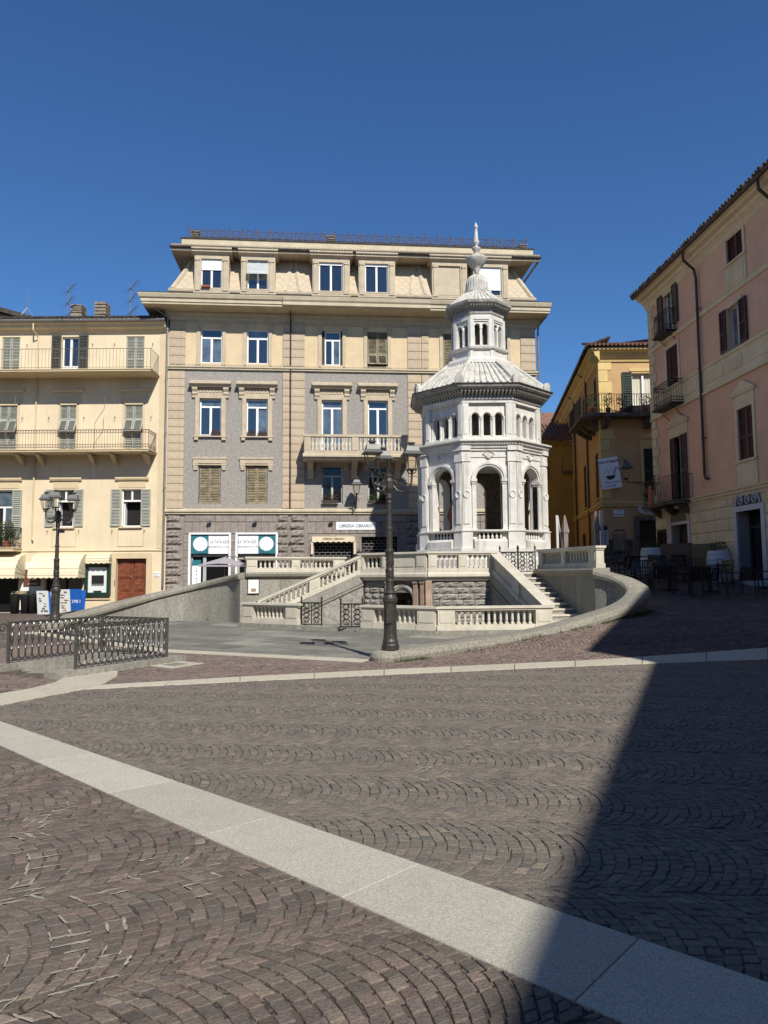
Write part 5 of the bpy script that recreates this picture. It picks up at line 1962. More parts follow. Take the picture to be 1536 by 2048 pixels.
wall_holes(MB(), -24, 0, 1.0, 12.6, ah, 0, .2).xform(AM).build('alley_wall', 'orange_wall', ob)
core = MB().box(-24, -1.3, .5, 6, 1.0, 12.4)
core.xform(AM)
core.build('core', 'interior_dark', ob)
for k in range(12):
    w = .62 if k % 2 else .42
    z = 5.2 + k * .575
    MB().box(-.03, w, -.03, 0, z, z + .55).build('quoin_block', 'orange_trim', ob)
    MB().box(-(.42 if k % 2 else .62), .03, -.03, -.002, z, z + .55).xform(AM).build('quoin_block', 'orange_trim', ob)
cp = [(0, 11.9), (-.06, 11.92), (-.10, 12.05), (-.22, 12.15), (-.26, 12.3), (-.5, 12.42), (-.5, 12.52), (0, 12.55)]
MB().prism(cp, -.45, 8, 'x').build('eave_cornice', 'orange_trim', ob)
MB().prism(cp, -24, .45, 'x').xform(AM).build('eave_cornice', 'orange_trim', ob)
MB().add([(-.6, -.6, 12.56), (8, -.6, 12.56), (8, 5, 14.2), (3.5, 5, 14.2)], [(0, 1, 2, 3)]).build('roof', 'roof_tile', ob)
MB().add([(-24, -.6, 12.56), (.6, -.6, 12.56), (-3.6, 4.5, 14.2), (-24, 4.5, 14.2)], [(0, 1, 2, 3)]).xform(AM).build('roof', 'roof_dark', ob)
tl = MB()
for i in range(42):
    u = -.5 + i * .2
    tl.tube([(u, -.66, 12.62), (u + .1, 1.2, 13.24)], .075, 6)
tl.build('roof_tiles', 'roof_tile', ob)
tl = MB()
for i in range(120):
    u = .5 - i * .2
    tl.tube([(u, -.66, 12.60), (u, .5, 13.0)], .07, 5)
tl.xform(AM).build('roof_tiles', 'roof_dark', ob)
MB().prism([(0, 4.75), (-.07, 4.77), (-.07, 4.86), (-.11, 4.90), (-.11, 5.0), (0, 5.04)], -.1, 8, 'x').build('string_course', 'orange_trim', ob)
MB().prism([(0, 4.75), (-.07, 4.77), (-.07, 4.86), (-.11, 4.90), (-.11, 5.0), (0, 5.04)], -24, .1, 'x').xform(AM).build('string_course', 'orange_trim', ob)
# stone plinth of old rubble courses
rr = random.Random(8)
for k in range(9):
    z = 1.2 + k * .22
    u = .0
    while u < 1.35:
        w = rr.uniform(.2, .5)
        MB().bevbox(u + .01, min(1.4, u + w) - .01, -.05 - rr.uniform(0, .02), 0, z + .01, z + .21, .02).build('plinth_stone', 'old_stone', ob)
        u += w
# front openings
window(ob, 1.62, 2.75, 9.75, 11.35, .12, 'white_paint', curtain='white_paint', glass='lamp_clear')
MB().box(1.50, 3.1, -.03, 0, 11.45, 11.60).build('lintel', 'orange_trim', ob)
louvre(MB(), 1.12, 1.60, 9.30, 11.40, -.07, slats=24).build('shutter', 'shutter_green', ob)
surround(ob, 2.05, 3.0, 5.6, 7.6, 'orange_trim', ped=True, below=.5)
for s, e in ((2.05, 2.52), (2.53, 3.0)):
    louvre(MB(), s, e, 5.6, 7.6, .03, slats=24).build('shutter', 'shutter_green', ob)
MB().box(1.48, 1.72, -.08, .2, 1.2, 4.3).box(1.72, 3.1, -.08, .2, 4.08, 4.3).build('door_surround', 'old_stone', ob)
dd = MB().box(1.72, 3.1, .18, .22, 1.5, 4.08).build('roller_door', 'black_metal', ob)
for k in range(10):
    MB().box(1.74, 3.1, .165, .18, 1.6 + k * .25, 1.82 + k * .25).build('door_slat', 'black_metal', dd)
# balcony that turns the corner
bl = MB()
bl.prism([(8, 0), (-.0, 0), (-.45, .3), (-1.3, 3.2), (-.4, 3.3), (.35, -.0)], 9.06, 9.1)
sl = MB().prism([(8, 0), (8, -.85), (-.55, -.85), (-1.05, -.3), (-.62, 3.6), (.5, 3.6), (0, 0)], 9.05, 9.22).build('balcony', 'old_stone', ob)
pth = [Vector(p) for p in ((8, -.8, 0), (-.5, -.8, 0), (-1.0, -.28, 0), (-.58, 3.55, 0))]
r_ = MB()
for zz in (9.3, 10.12):
    r_.tube([(p.x, p.y, zz) for p in pth], .014, 4)
for p, q in zip(pth, pth[1:]):
    k = max(1, round((q - p).length / .12))
    for t in range(k):
        c = p.lerp(q, t / k)
        r_.tube([(c.x, c.y, 9.22), (c.x, c.y, 10.12)], .015, 4)
r_.build('railing', 'iron', sl)
for x in (.15, 2.2):
    MB().prism([(0, 8.55), (-.3, 8.62), (-.75, 8.9), (-.75, 9.05), (0, 9.05)], x - .13, x + .13, 'x').build('corbel', 'old_stone', sl)
for x in (-.5, -1.7, -2.9):
    MB().prism([(0, 8.55), (-.3, 8.62), (-.7, 8.9), (-.7, 9.05), (0, 9.05)], x - .13, x + .13, 'x').xform(AM).build('corbel', 'old_stone', sl)
for k, (x, y) in enumerate(((-.6, -.6), (.2, -.65), (.9, -.65), (2.0, -.65))):
    t = thing('balcony_pot', ['dark bushy plant at the corner of the ochre house balcony', 'dark pot plant on the ochre balcony, just right of its corner', 'low pot plant on the ochre balcony left of the green shutter', 'pot plant on the ochre balcony in front of the lit window'][k], 'plant', (OX + x, OY + y, 9.22), 0, 'plants on the ochre balcony')
    MB().lathe([(.1, 0), (.14, .25)], 8).build('pot', 'terracotta', t)
    leaves(MB(), (0, 0, .6), (.3, .14, .38), 200, .09, seed=k + 40).build('foliage', 'leaf', t)
# alley side windows
for i, (a, b, z0, z1) in enumerate(ah):
    um = (a + b) / 2
    mb = MB()
    for s, e in ((a, um), (um, b)):
        louvre(mb, s, e, z0, z1, .03, slats=16, mid=False)
    mb.xform(AM).build('shutter', 'shutter_green' if i < 8 else 'dark_wood', ob)
    MB().box(a - .1, b + .1, -.08, 0, z0 - .07, z0).xform(AM).build('sill', 'orange_trim', ob)
for u in (-4.0, -9.0, -16.0):
    MB().tube([(u, -.52, 12.5), (u, -.08, 12.1), (u, -.08, 1.6)], .055, 7).xform(AM).build('downpipe', 'pipe_brown', ob)
# a small balcony further down the alley
sb = MB().box(-12.6, -10.8, -.7, 0, 7.9, 8.05).xform(AM).build('balcony', 'old_stone', ob)
r_ = MB().tube([(-12.55, -.65, 8.9), (-10.85, -.65, 8.9)], .015, 4)
for k in range(14):
    r_.tube([(-12.55 + k * .13, -.65, 8.05), (-12.55 + k * .13, -.65, 8.9)], .009, 4)
r_.xform(AM).build('railing', 'iron', sb)
# banner on the corner
bn = thing('restaurant_banner', 'white banner with a black cup drawing on the corner of the ochre house', 'banner', (OX, OY, 0), R(-14))
BM_ = Matrix.Translation((.35, -.32, 6.35)) @ Matrix.Rotation(R(-7), 4, 'Y')
MB().box(-.46, .46, -.01, .01, -.75, .75).xform(BM_).build('sheet', 'sign_white', bn)
text('Oro di Napoli', .19, 'ink', bn, BM_ @ wallM(0, -.016, .56), xs=.85, bold=.004)
text('Pizza  Trattoria', .13, 'ink_blue', bn, BM_ @ wallM(.08, -.016, -.45), xs=.85)
text('Focacceria', .13, 'ink_blue', bn, BM_ @ wallM(-.05, -.016, -.62), xs=.85)
cupd = MB()
cupd.prism([(.22 * math.cos(t), -.12 + .2 * math.sin(t)) for t in np.linspace(PI, 2 * PI, 12)], -.018, -.012, 'y')
for k in range(9):
    cupd.box(-.25 + k * .06, -.22 + k * .06, -.018, -.012, .0 + (k % 3) * .1, .06 + (k % 3) * .1)
cupd.tube([(.2, -.015, -.1), (.26, -.015, .12), (.36, -.015, .25)], .02, 4)
cupd.xform(BM_)
cupd.build('cup_drawing', 'ink', bn)
o = tag(MB().box(.48, 1.0, -.05, -.01, 4.28, 4.60).build('street_plate', 'sign_white'), 'white street name plate on the ochre house near its corner', 'street sign')
o.location = (OX, OY, 0)
text('VIA', .09, 'ink', o, wallM(.74, -.054, 4.51))
text('MANZONI', .10, 'ink', o, wallM(.74, -.054, 4.37))
os_ = thing('oval_sign', 'pale oval shop sign over the dark roller door of the ochre house', 'shop sign', (OX, OY, 0))
MB().prism([(2.25 + .62 * math.cos(t), 4.62 + .27 * math.sin(t)) for t in np.linspace(0, 2 * PI, 29)[:-1]], -.09, -.03, 'y').build('panel', 'barrel_white', os_)
text('La Bella', .19, 'ink', os_, wallM(2.25, -.095, 4.70), xs=.9)
text('Bollente', .19, 'ink', os_, wallM(2.25, -.095, 4.52), xs=.9)
# alley end house
yb = thing('mustard_house', 'mustard yellow house with tiled roof closing the alley behind the pavilion', 'house', (0, 46, 0))
MB().box(6, 14, 0, 7, 1.2, 10.0).build('wall', 'mustard_wall', yb)
MB().add([(5.8, -.4, 10.0), (14, -.4, 10.0), (14, 2.2, 11.5), (5.8, 2.2, 11.5)], [(0, 1, 2, 3)]).build('roof', 'roof_tile', yb)
tl = MB()
for i in range(36):
    tl.tube([(5.9 + i * .23, -.45, 10.05), (5.9 + i * .23, 2.2, 11.57)], .085, 6)
tl.build('roof_tiles', 'roof_tile', yb)
MB().box(6, 14, -.15, 0, 9.75, 9.95).build('eave', 'mustard_wall', yb)
for a, z0, z1 in ((9.55, 7.5, 8.7), (9.55, 3.2, 4.4), (7.6, 7.5, 8.7)):
    MB().box(a, a + .95, -.08, 0, z0, z1).build('shutter', 'shutter_maroon', yb)
for z in (6.2, 5.0):
    MB().box(9.5, 10.55, -.12, 0, z, z + .06).build('sill', 'old_stone', yb)
rb_ = thing('alley_roof_house', 'red tiled roof standing higher behind the mustard house', 'house', (0, 52, 0))
MB().box(5, 15, 0, 8, 2, 12.0).build('wall', 'orange_wall', rb_)
MB().add([(4.5, -.5, 12.0), (15.5, -.5, 12.0), (15.5, 3.5, 14.0), (4.5, 3.5, 14.0)], [(0, 1, 2, 3)]).build('roof', 'roof_tile', rb_)


# ================================================================== BUILDINGS BEHIND THE VIEWER (they shade the right of the square)
def plain_block(label, p, q, depth, ztop, m, trim, floors=3, roof=True, n=5, z0=-.2):
    d = Vector((q[0] - p[0], q[1] - p[1], 0))
    ln = d.length
    rz = math.atan2(d.y, d.x)
    t = thing('town_house', label, 'house', (p[0], p[1], 0), rz, 'houses behind the viewer')
    hl = []
    for f_ in range(floors):
        for k in range(n):
            u = ln * (k + .5) / n
            zz = 3.6 + f_ * (ztop - 4.4) / floors
            hl.append((u - .5, u + .5, zz + .2, zz + 2.0))
    wall_holes(MB(), 0, ln, z0, ztop, hl, 0, .2).build('wall', m, t)
    MB().box(.02, ln - .02, .4, depth, z0, ztop - .02).build('core', 'interior_dark', t)
    for u in (0, ln):
        MB().add([(u, 0, z0), (u, depth, z0), (u, depth, ztop), (u, 0, ztop)], [(0, 1, 2, 3)]).build('side_wall', m, t)
    MB().add([(0, depth, z0), (ln, depth, z0), (ln, depth, ztop), (0, depth, ztop)], [(0, 1, 2, 3)]).build('back_wall', m, t)
    MB().prism([(0, ztop - .3), (-.3, ztop - .1), (-.45, ztop), (depth, ztop), (depth, ztop - .3)], 0, ln, 'x').build('cornice', trim, t)
    if roof:
        MB().prism([(-.5, ztop), (depth + .3, ztop), (depth * .5, ztop + 1.6)], -.0, ln, 'x').build('roof', 'roof_tile', t)
    for (a, b, c, e) in hl:
        louvre(MB(), a, (a + b) / 2, c, e, .03, slats=10, mid=False).build('shutter', 'shutter_green', t)
        louvre(MB(), (a + b) / 2, b, c, e, .03, slats=10, mid=False).build('shutter', 'shutter_green', t)
    return t


plain_block('house behind the viewer on the right whose eaves shade the setts', (10.4, 1.2), (2.6, -17.2), 9, 12.0, 'yellow_wall', 'yellow_trim')
plain_block('taller house between the pink house and the one behind the viewer', (13.0, 7.9), (9.91, .62), 8, 13.4, 'orange_wall', 'orange_trim', n=2)
plain_block('long house closing the square behind the viewer', (1.0, -16), (-24, -16), 9, 11.0, 'pink_wall', 'pink_trim', n=7)
plain_block('house on the left side of the square behind the viewer', (-21, -14), (-21, 19), 9, 10.5, 'yellow_wall', 'yellow_trim', n=7)


# ================================================================== FOUNTAIN PAVILION (octagonal marble tower)
TX, TY, TZ = 3.56, 26.5, 1.30
tw = thing('fountain_pavilion', 'white marble octagonal pavilion with arcades, lantern and finial in the square', 'pavilion', (TX, TY, 0))


def octa(mb, prof, flat=True):
    """ring of octagonal sections; prof = (apothem, z)"""
    return mb.lathe([(a / math.cos(PI / 8), z) for a, z in prof], 8, 0, 0, PI / 8)


def face(k):
    return Matrix.Rotation(k * PI / 4, 4, 'Z')


def per_face(name, mb, m, parent=tw, smooth=False, ks=range(8)):
    me = mb.mesh(name, m, smooth)
    return [put(name, me, parent, mtx=face(k)) for k in ks]


A1 = 2.14                       # apothem of the lower storey
h1 = A1 * math.tan(PI / 8)      # half face width .886
octa(MB(), [(A1 + .34, TZ), (A1 + .34, 2.05), (A1 + .26, 2.12), (A1 + .26, 2.42)]).build('stylobate', 'marble', tw)
octa(MB(), [(A1 - .25, 2.42), (A1 - .25, 2.46)]).build('floor', 'marble', tw)
# plinth blocks under each corner pier and each parapet
mb = MB()
mb.prism([(-A1 - .24, 2.42), (-A1 - .24, 2.66), (-A1 - .17, 2.72), (-A1 - .12, 2.74), (-A1 + .1, 2.74), (-A1 + .1, 2.42)], -h1 * .62, h1 * .62, 'x')
per_face('parapet_plinth', mb, 'marble')
# lower arcade panels
mb = MB()
ARW = .44
arch_panel(mb, -h1 + .02, h1 - .02, 2.74, 5.52, [(0, ARW, 3.0, 4.77)], -A1, -A1 + .30)
per_face('arcade_panel', mb, 'marble')
mb = MB()
arch_panel(mb, -h1 + .1, h1 - .1, 2.46, 5.52, [(0, ARW + .01, 3.0, 4.77)], -A1 + .302, -A1 + .33)
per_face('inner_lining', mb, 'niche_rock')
mb = MB()
arch_ring(mb, 0, ARW + .005, ARW + .07, 4.77, -A1 - .05, -A1)
arch_ring(mb, 0, ARW + .07, ARW + .15, 4.77, -A1 - .085, -A1)
per_face('archivolt', mb, 'marble')
for s in (-1, 1):
    mb = MB()
    x0, x1 = sorted((s * (ARW - .03), s * (ARW + .17)))
    mb.box(x0, x1, -A1 - .10, -A1 + .2, 4.68, 4.78).box(x0 + .02, x1 - .02, -A1 - .07, -A1 + .2, 4.61, 4.68)
    x0, x1 = sorted((s * ARW, s * (ARW + .14)))
    mb.box(x0, x1, -A1 - .045, -A1 + .2, 3.1, 4.61).box(x0 - .02, x1 + .02, -A1 - .07, -A1, 3.0, 3.1)
    per_face('arch_impost', mb, 'marble')
# corner piers: wrap the corner with a slim pilaster on each face
for s in (-1, 1):
    mb = MB()
    xo = s * (h1 + .02)
    xi = s * (h1 - .245)
    a, b = sorted((xi, xo))
    mb.box(a, b, -A1 - .10, -A1 + .02, 3.02, 5.50)
    mb.box(a + .04, b - .04, -A1 - .125, -A1 - .10, 3.25, 5.30)
    mb.box(a - .02, b + .02, -A1 - .13, -A1, 3.02, 3.16).box(a - .02, b + .02, -A1 - .13, -A1, 5.36, 5.52)
    mb.box(a - .04, b + .05, -A1 - .16, -A1, 2.42, 2.98)
    c = (a + b) / 2
    mb.tube([(c + .095 * math.cos(t), -A1 - .13, 4.25 + .115 * math.sin(t)) for t in np.linspace(0, 2 * PI, 15)[:-1]], .024, 5, closed=True)
    per_face('corner_pilaster', mb, 'marble')
# dado rail, balusters between the piers
octa(MB(), [(A1 + .0, 2.96), (A1 + .15, 2.97), (A1 + .19, 3.0), (A1 + .19, 3.04), (A1, 3.06)]).build('dado_rail', 'marble', tw)
bmesh_ = MB().lathe([(.045, 0), (.03, .03), (.05, .09), (.022, .16), (.03, .2), (.04, .23)], 8).mesh('baluster', 'marble', True)
for k in (6, 7, 0, 1, 2):
    g = put('parapet_shade_panel', MB().box(-.42, .42, -A1 - .004, -A1 + .12, 2.745, 2.955).mesh('parapet_shade_panel', 'interior_dark'), tw, mtx=face(k))  # no opening: near-black box on the parapet paints the shade between balusters
    for i in range(6):
        put('baluster', bmesh_, g, (-.36 + i * .144, -A1 - .05, 2.73))
# lozenges in the spandrels
mb = MB()
r0 = [(-.20, 5.62), (0, 5.48), (.20, 5.62), (0, 5.76)]
mb.tube([(x, -A1 - .04, z) for x, z in r0], .028, 4, closed=True)
per_face('lozenge', mb, 'marble')
# entablature
octa(MB(), [(A1 - .05, 5.50), (A1 + .03, 5.52), (A1 + .03, 5.72), (A1 + .08, 5.74), (A1 + .08, 5.80), (A1 + .13, 5.83), (A1 + .13, 5.90), (A1 + .18, 5.93), (A1 + .18, 6.0), (A1 + .28, 6.04), (A1 + .28, 6.09), (A1 - .3, 6.13)]).build('entablature', 'marble', tw)
dn = MB()
for i in range(20):
    x = -h1 - .05 + (i + .25) * (2 * h1 + .1) / 20
    dn.box(x, x + .045, -A1 - .215, -A1 - .17, 5.94, 5.995)
per_face('dentil_band', dn, 'marble')
for s in (-1, 1):
    mb = MB()
    a, b = sorted((s * (h1 + .05), s * (h1 - .26)))
    mb.box(a, b, -A1 - .12, -A1 - .02, 5.525, 5.715).box(a, b, -A1 - .17, -A1 - .02, 5.735, 5.90)
    per_face('entablature_break', mb, 'marble')
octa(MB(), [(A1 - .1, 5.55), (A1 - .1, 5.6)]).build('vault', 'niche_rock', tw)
# upper storey
A2 = 2.02
h2 = A2 * math.tan(PI / 8)
octa(MB(), [(A2 + .06, 6.10), (A2 + .06, 6.22), (A2, 6.24)]).build('upper_plinth', 'marble', tw)
mb = MB()
arch_panel(mb, -h2 + .19, h2 - .19, 6.22, 7.44, [(-.40, .125, 6.30, 6.97), (0, .125, 6.30, 6.97), (.40, .125, 6.30, 6.97)], -A2 + .06, -A2 + .26, 10)
per_face('upper_arcade', mb, 'marble')
mb = MB()
for c in (-.40, 0, .40):
    arch_ring(mb, c, .13, .175, 6.97, -A2 + .02, -A2 + .06, 10)
for c in (-.6, -.2, .2, .6):
    mb.lathe([(.055, 6.24), (.055, 6.30), (.035, 6.33), (.035, 6.84), (.05, 6.87), (.06, 6.95)], 8, c * .98, -A2 + .05)
per_face('colonnette_row', mb, 'marble', smooth=False)
for s in (-1, 1):
    mb = MB()
    a, b = sorted((s * (h2 + .01), s * (h2 - .20)))
    mb.box(a, b, -A2 - .04, -A2 + .1, 6.22, 7.42)
    mb.box(a + .04, b - .04, -A2 - .06, -A2 - .04, 6.34, 7.32)
    per_face('upper_pilaster', mb, 'marble')
octa(MB(), [(A2 - .2, 7.44), (A2 + .05, 7.42), (A2 + .05, 7.52), (A2 + .10, 7.54), (A2 + .10, 7.60), (A2 + .02, 7.62), (A2 + .02, 7.74), (A2 - .2, 7.76)]).build('upper_architrave', 'marble', tw)
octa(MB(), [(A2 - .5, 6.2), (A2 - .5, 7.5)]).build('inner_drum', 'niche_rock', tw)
# corbels carrying the eave
AE = 2.46
he = AE * math.tan(PI / 8)
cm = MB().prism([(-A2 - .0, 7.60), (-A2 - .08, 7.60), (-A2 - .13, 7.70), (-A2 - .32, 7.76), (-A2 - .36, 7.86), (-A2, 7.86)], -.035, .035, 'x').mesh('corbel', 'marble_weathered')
for k in (6, 7, 0, 1, 2):
    for i in range(15):
        c = put('corbel', cm, tw)
        c.matrix_local = face(k) @ Matrix.Translation(((i - 7) * 1.76 / 15 * 1.08, 0, 0))
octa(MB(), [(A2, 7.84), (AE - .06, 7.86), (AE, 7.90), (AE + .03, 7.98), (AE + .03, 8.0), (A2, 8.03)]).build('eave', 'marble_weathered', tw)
# main roof: ribbed marble slabs
ZA, ZB, RA, RB = 8.02, 9.08, 2.36, 1.20
octa(MB(), [(RA, 7.98), (RA, 8.04), (RA - .50, 8.5), (RB, ZB), (RB, ZB + .1)]).build('roof', 'marble_roof', tw)
rf = bpy.data.objects['roof.001'] if False else [o for o in tw.children if o.name.startswith('roof')][-1]


def roof_a(z):
    return float(np.interp(z, [8.04, 8.5, ZB], [RA, RA - .50, RB]))


mb = MB()
rbm = []
for i in range(9):
    t = (i - 4) / 4
    pts = [(t * roof_a(z) * math.tan(PI / 8) * .93, -roof_a(z) - .0, z + .02) for z in (8.05, 8.27, 8.5, 8.8, 9.06)]
    m_ = MB().tube(pts, .036, 6).mesh('roof_rib', 'marble_roof')
    for k in (5, 6, 7, 0, 1, 2, 3):
        put('roof_rib', m_, rf, mtx=face(k))
cv = MB()
pts = [(-roof_a(z) * math.tan(PI / 8), -roof_a(z), z + .04) for z in (8.06, 8.5, 9.06)]
cvm = MB().tube(pts, .085, 7).mesh('hip_rib', 'marble_roof')
an = MB()
an.prism([(-.15, 0), (.15, 0), (.15, .20), (.125, .30), (.07, .37), (0, .395), (-.07, .37), (-.125, .30), (-.15, .20)], -.05, .10, 'y')
an.prism([(-.10, .03), (.10, .03), (.10, .20), (.07, .28), (0, .32), (-.07, .28), (-.10, .20)], -.075, -.05, 'y')
anm = an.mesh('antefix', 'marble_roof')
for k in range(8):
    put('hip_rib', cvm, rf, mtx=face(k))
    put('antefix', anm, rf, mtx=Matrix.Rotation(k * PI / 4 + PI / 8, 4, 'Z') @ Matrix.Translation((0, -(RA / math.cos(PI / 8)) + .02, 7.98)))
octa(MB(), [(AE + .06, 7.985), (AE + .06, 8.012), (RA - .05, 8.02)]).build('eave_flashing', 'roof_dark', tw)
# lantern
A3 = .92
h3 = A3 * math.tan(PI / 8)
octa(MB(), [(A3 + .34, 9.08), (A3 + .34, 9.2), (A3 + .24, 9.24), (A3 + .20, 9.32), (A3 + .06, 9.36), (A3 + .06, 9.62), (A3 + .16, 9.66), (A3 + .18, 9.73), (A3 + .02, 9.78)]).build('lantern_base', 'marble', tw)
for s in (-1, 1):
    mb = MB()
    a, b = sorted((s * (h3 + .03), s * (h3 - .07)))
    mb.box(a, b, -A3 - .09, -A3 - .04, 9.34, 9.63)
    per_face('lantern_base_strip', mb, 'marble')
mb = MB()
arch_panel(mb, -h3, h3, 9.78, 11.0, [(-.135, .095, 9.82, 10.52), (.135, .095, 9.82, 10.52)], -A3 + .03, -A3 + .17, 8)
per_face('lantern_panel', mb, 'marble')
mb = MB()
for s in (-1, 1):
    a, b = sorted((s * (h3 + .01), s * (h3 - .10)))
    mb.box(a, b, -A3 - .035, -A3 + .05, 9.76, 10.86)
mb.box(-h3 + .1, h3 - .1, -A3 - .035, -A3 + .05, 10.76, 10.86)
mb.box(-h3 + .1, -h3 + .13, -A3 - .01, -A3 + .05, 9.76, 10.76).box(h3 - .13, h3 - .1, -A3 - .01, -A3 + .05, 9.76, 10.76).box(-h3 + .13, h3 - .13, -A3 - .01, -A3 + .05, 10.70, 10.76)
arch_ring(mb, -.135, .095, .13, 10.52, -A3, -A3 + .04, 8)
arch_ring(mb, .135, .095, .13, 10.52, -A3, -A3 + .04, 8)
per_face('lantern_frame', mb, 'marble')
mb = MB().lathe([(.05, 9.78), (.05, 9.84), (.028, 9.9), (.045, 9.98), (.028, 10.04), (.026, 10.36), (.04, 10.4), (.07, 10.52)], 8, 0, -A3 + .06)
per_face('lantern_colonnette', mb, 'marble', smooth=True)
octa(MB(), [(A3 - .3, 9.7), (A3 - .3, 11.0)]).build('lantern_core', 'niche_rock', tw)
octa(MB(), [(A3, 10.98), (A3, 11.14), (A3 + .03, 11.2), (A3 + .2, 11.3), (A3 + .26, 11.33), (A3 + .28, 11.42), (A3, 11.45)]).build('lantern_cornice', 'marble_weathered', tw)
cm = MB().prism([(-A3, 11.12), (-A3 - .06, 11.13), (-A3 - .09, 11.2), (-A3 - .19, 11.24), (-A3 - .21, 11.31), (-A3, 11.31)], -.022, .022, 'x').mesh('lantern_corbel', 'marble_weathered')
for k in (6, 7, 0, 1, 2):
    for i in range(8):
        put('lantern_corbel', cm, tw, mtx=face(k) @ Matrix.Translation(((i - 3.5) * .105, 0, 0)))
octa(MB(), [(A3 + .18, 11.42), (A3 - .03, 11.62), (A3 - .40, 11.97), (A3 - .40, 12.04)]).build('lantern_roof', 'marble_roof', tw)
lr = [o for o in tw.children if o.name.startswith('lantern_roof')][-1]
ra2 = lambda z: float(np.interp(z, [11.42, 11.62, 11.97], [A3 + .18, A3 - .03, A3 - .40]))
for i in range(6):
    t = (i - 2.5) / 2.5
    m_ = MB().tube([(t * ra2(z) * math.tan(PI / 8) * .9, -ra2(z), z + .012) for z in (11.44, 11.62, 11.96)], .028, 5).mesh('lantern_roof_rib', 'marble_roof')
    for k in (6, 7, 0, 1, 2):
        put('lantern_roof_rib', m_, lr, mtx=face(k))
# dome, bowl, finial
fd = MB()
n = 72
prof = [(.47, 12.04), (.47, 12.14), (.44, 12.16), (.44, 12.22)]
fd.lathe(prof, 32)
v = []
zs_ = [12.22, 12.45, 12.6, 12.7, 12.77, 12.80]
rs_ = [.425, .42, .38, .30, .19, .11]
for z, r_ in zip(zs_, rs_):
    for k in range(n):
        v.append(((r_ - (.028 * min(1, r_ / .3) if k % 3 == 0 else 0)) * math.cos(2 * PI * k / n), (r_ - (.028 * min(1, r_ / .3) if k % 3 == 0 else 0)) * math.sin(2 * PI * k / n), z))
fd.add(v, [(i * n + k, i * n + (k + 1) % n, (i + 1) * n + (k + 1) % n, (i + 1) * n + k) for i in range(len(zs_) - 1) for k in range(n)])
fd.build('fluted_dome', 'marble_roof', tw)
MB().lathe([(.08, 12.78), (.07, 12.9), (.15, 13.02), (.15, 13.06), (.22, 13.12), (.33, 13.26), (.39, 13.38), (.40, 13.44), (.36, 13.47), (.10, 13.52), (.07, 13.60), (.055, 13.66), (.12, 13.74), (.165, 13.82), (.165, 13.85), (.06, 13.88), (.05, 13.93), (.10, 14.0), (.13, 14.1), (.115, 14.12), (.085, 14.14), (.055, 14.6), (.052, 14.63), (.085, 14.66), (.08, 14.70), (.04, 14.80), (.004, 14.87)], 20).build('finial', 'marble_roof', tw, True)
# hanging copper-coloured lantern inside
hl_ = thing('hanging_lantern', 'rust coloured spindle lantern hanging inside the pavilion behind its left arch', 'lantern', (TX - 1.12, TY - .7, 0))
MB().lathe([(.02, 3.15), (.06, 3.3), (.19, 3.6), (.19, 3.64), (.10, 3.95), (.05, 4.05), (.02, 4.1)], 6).build('body', 'copper_lantern', hl_)
MB().tube([(0, 0, 4.1), (0, 0, 5.5)], .012, 5).build('chain', 'iron', hl_)


# ================================================================== TERRACE, STAIRS, BALUSTRADES, RAMP WALLS
def seg_frame(p, q):
    d = Vector((q[0] - p[0], q[1] - p[1], 0))
    return d.length, math.atan2(d.y, d.x)


BALM = {}


def baluster_mesh(h, m='cream_stone', w=.075):
    key = (round(h, 3), m, w)
    if key not in BALM:
        mb = MB()
        mb.box(-w * .62, w * .62, -w * .8, w * .8, 0, h * .12).box(-w * .62, w * .62, -w * .8, w * .8, h * .86, h)
        mb.lathe([(w * .5, h * .12), (w * .42, h * .2), (w * .52, h * .34), (w * .42, h * .8), (w * .62, h * .86)], 8)
        BALM[key] = mb.mesh('baluster', m)
    return BALM[key]


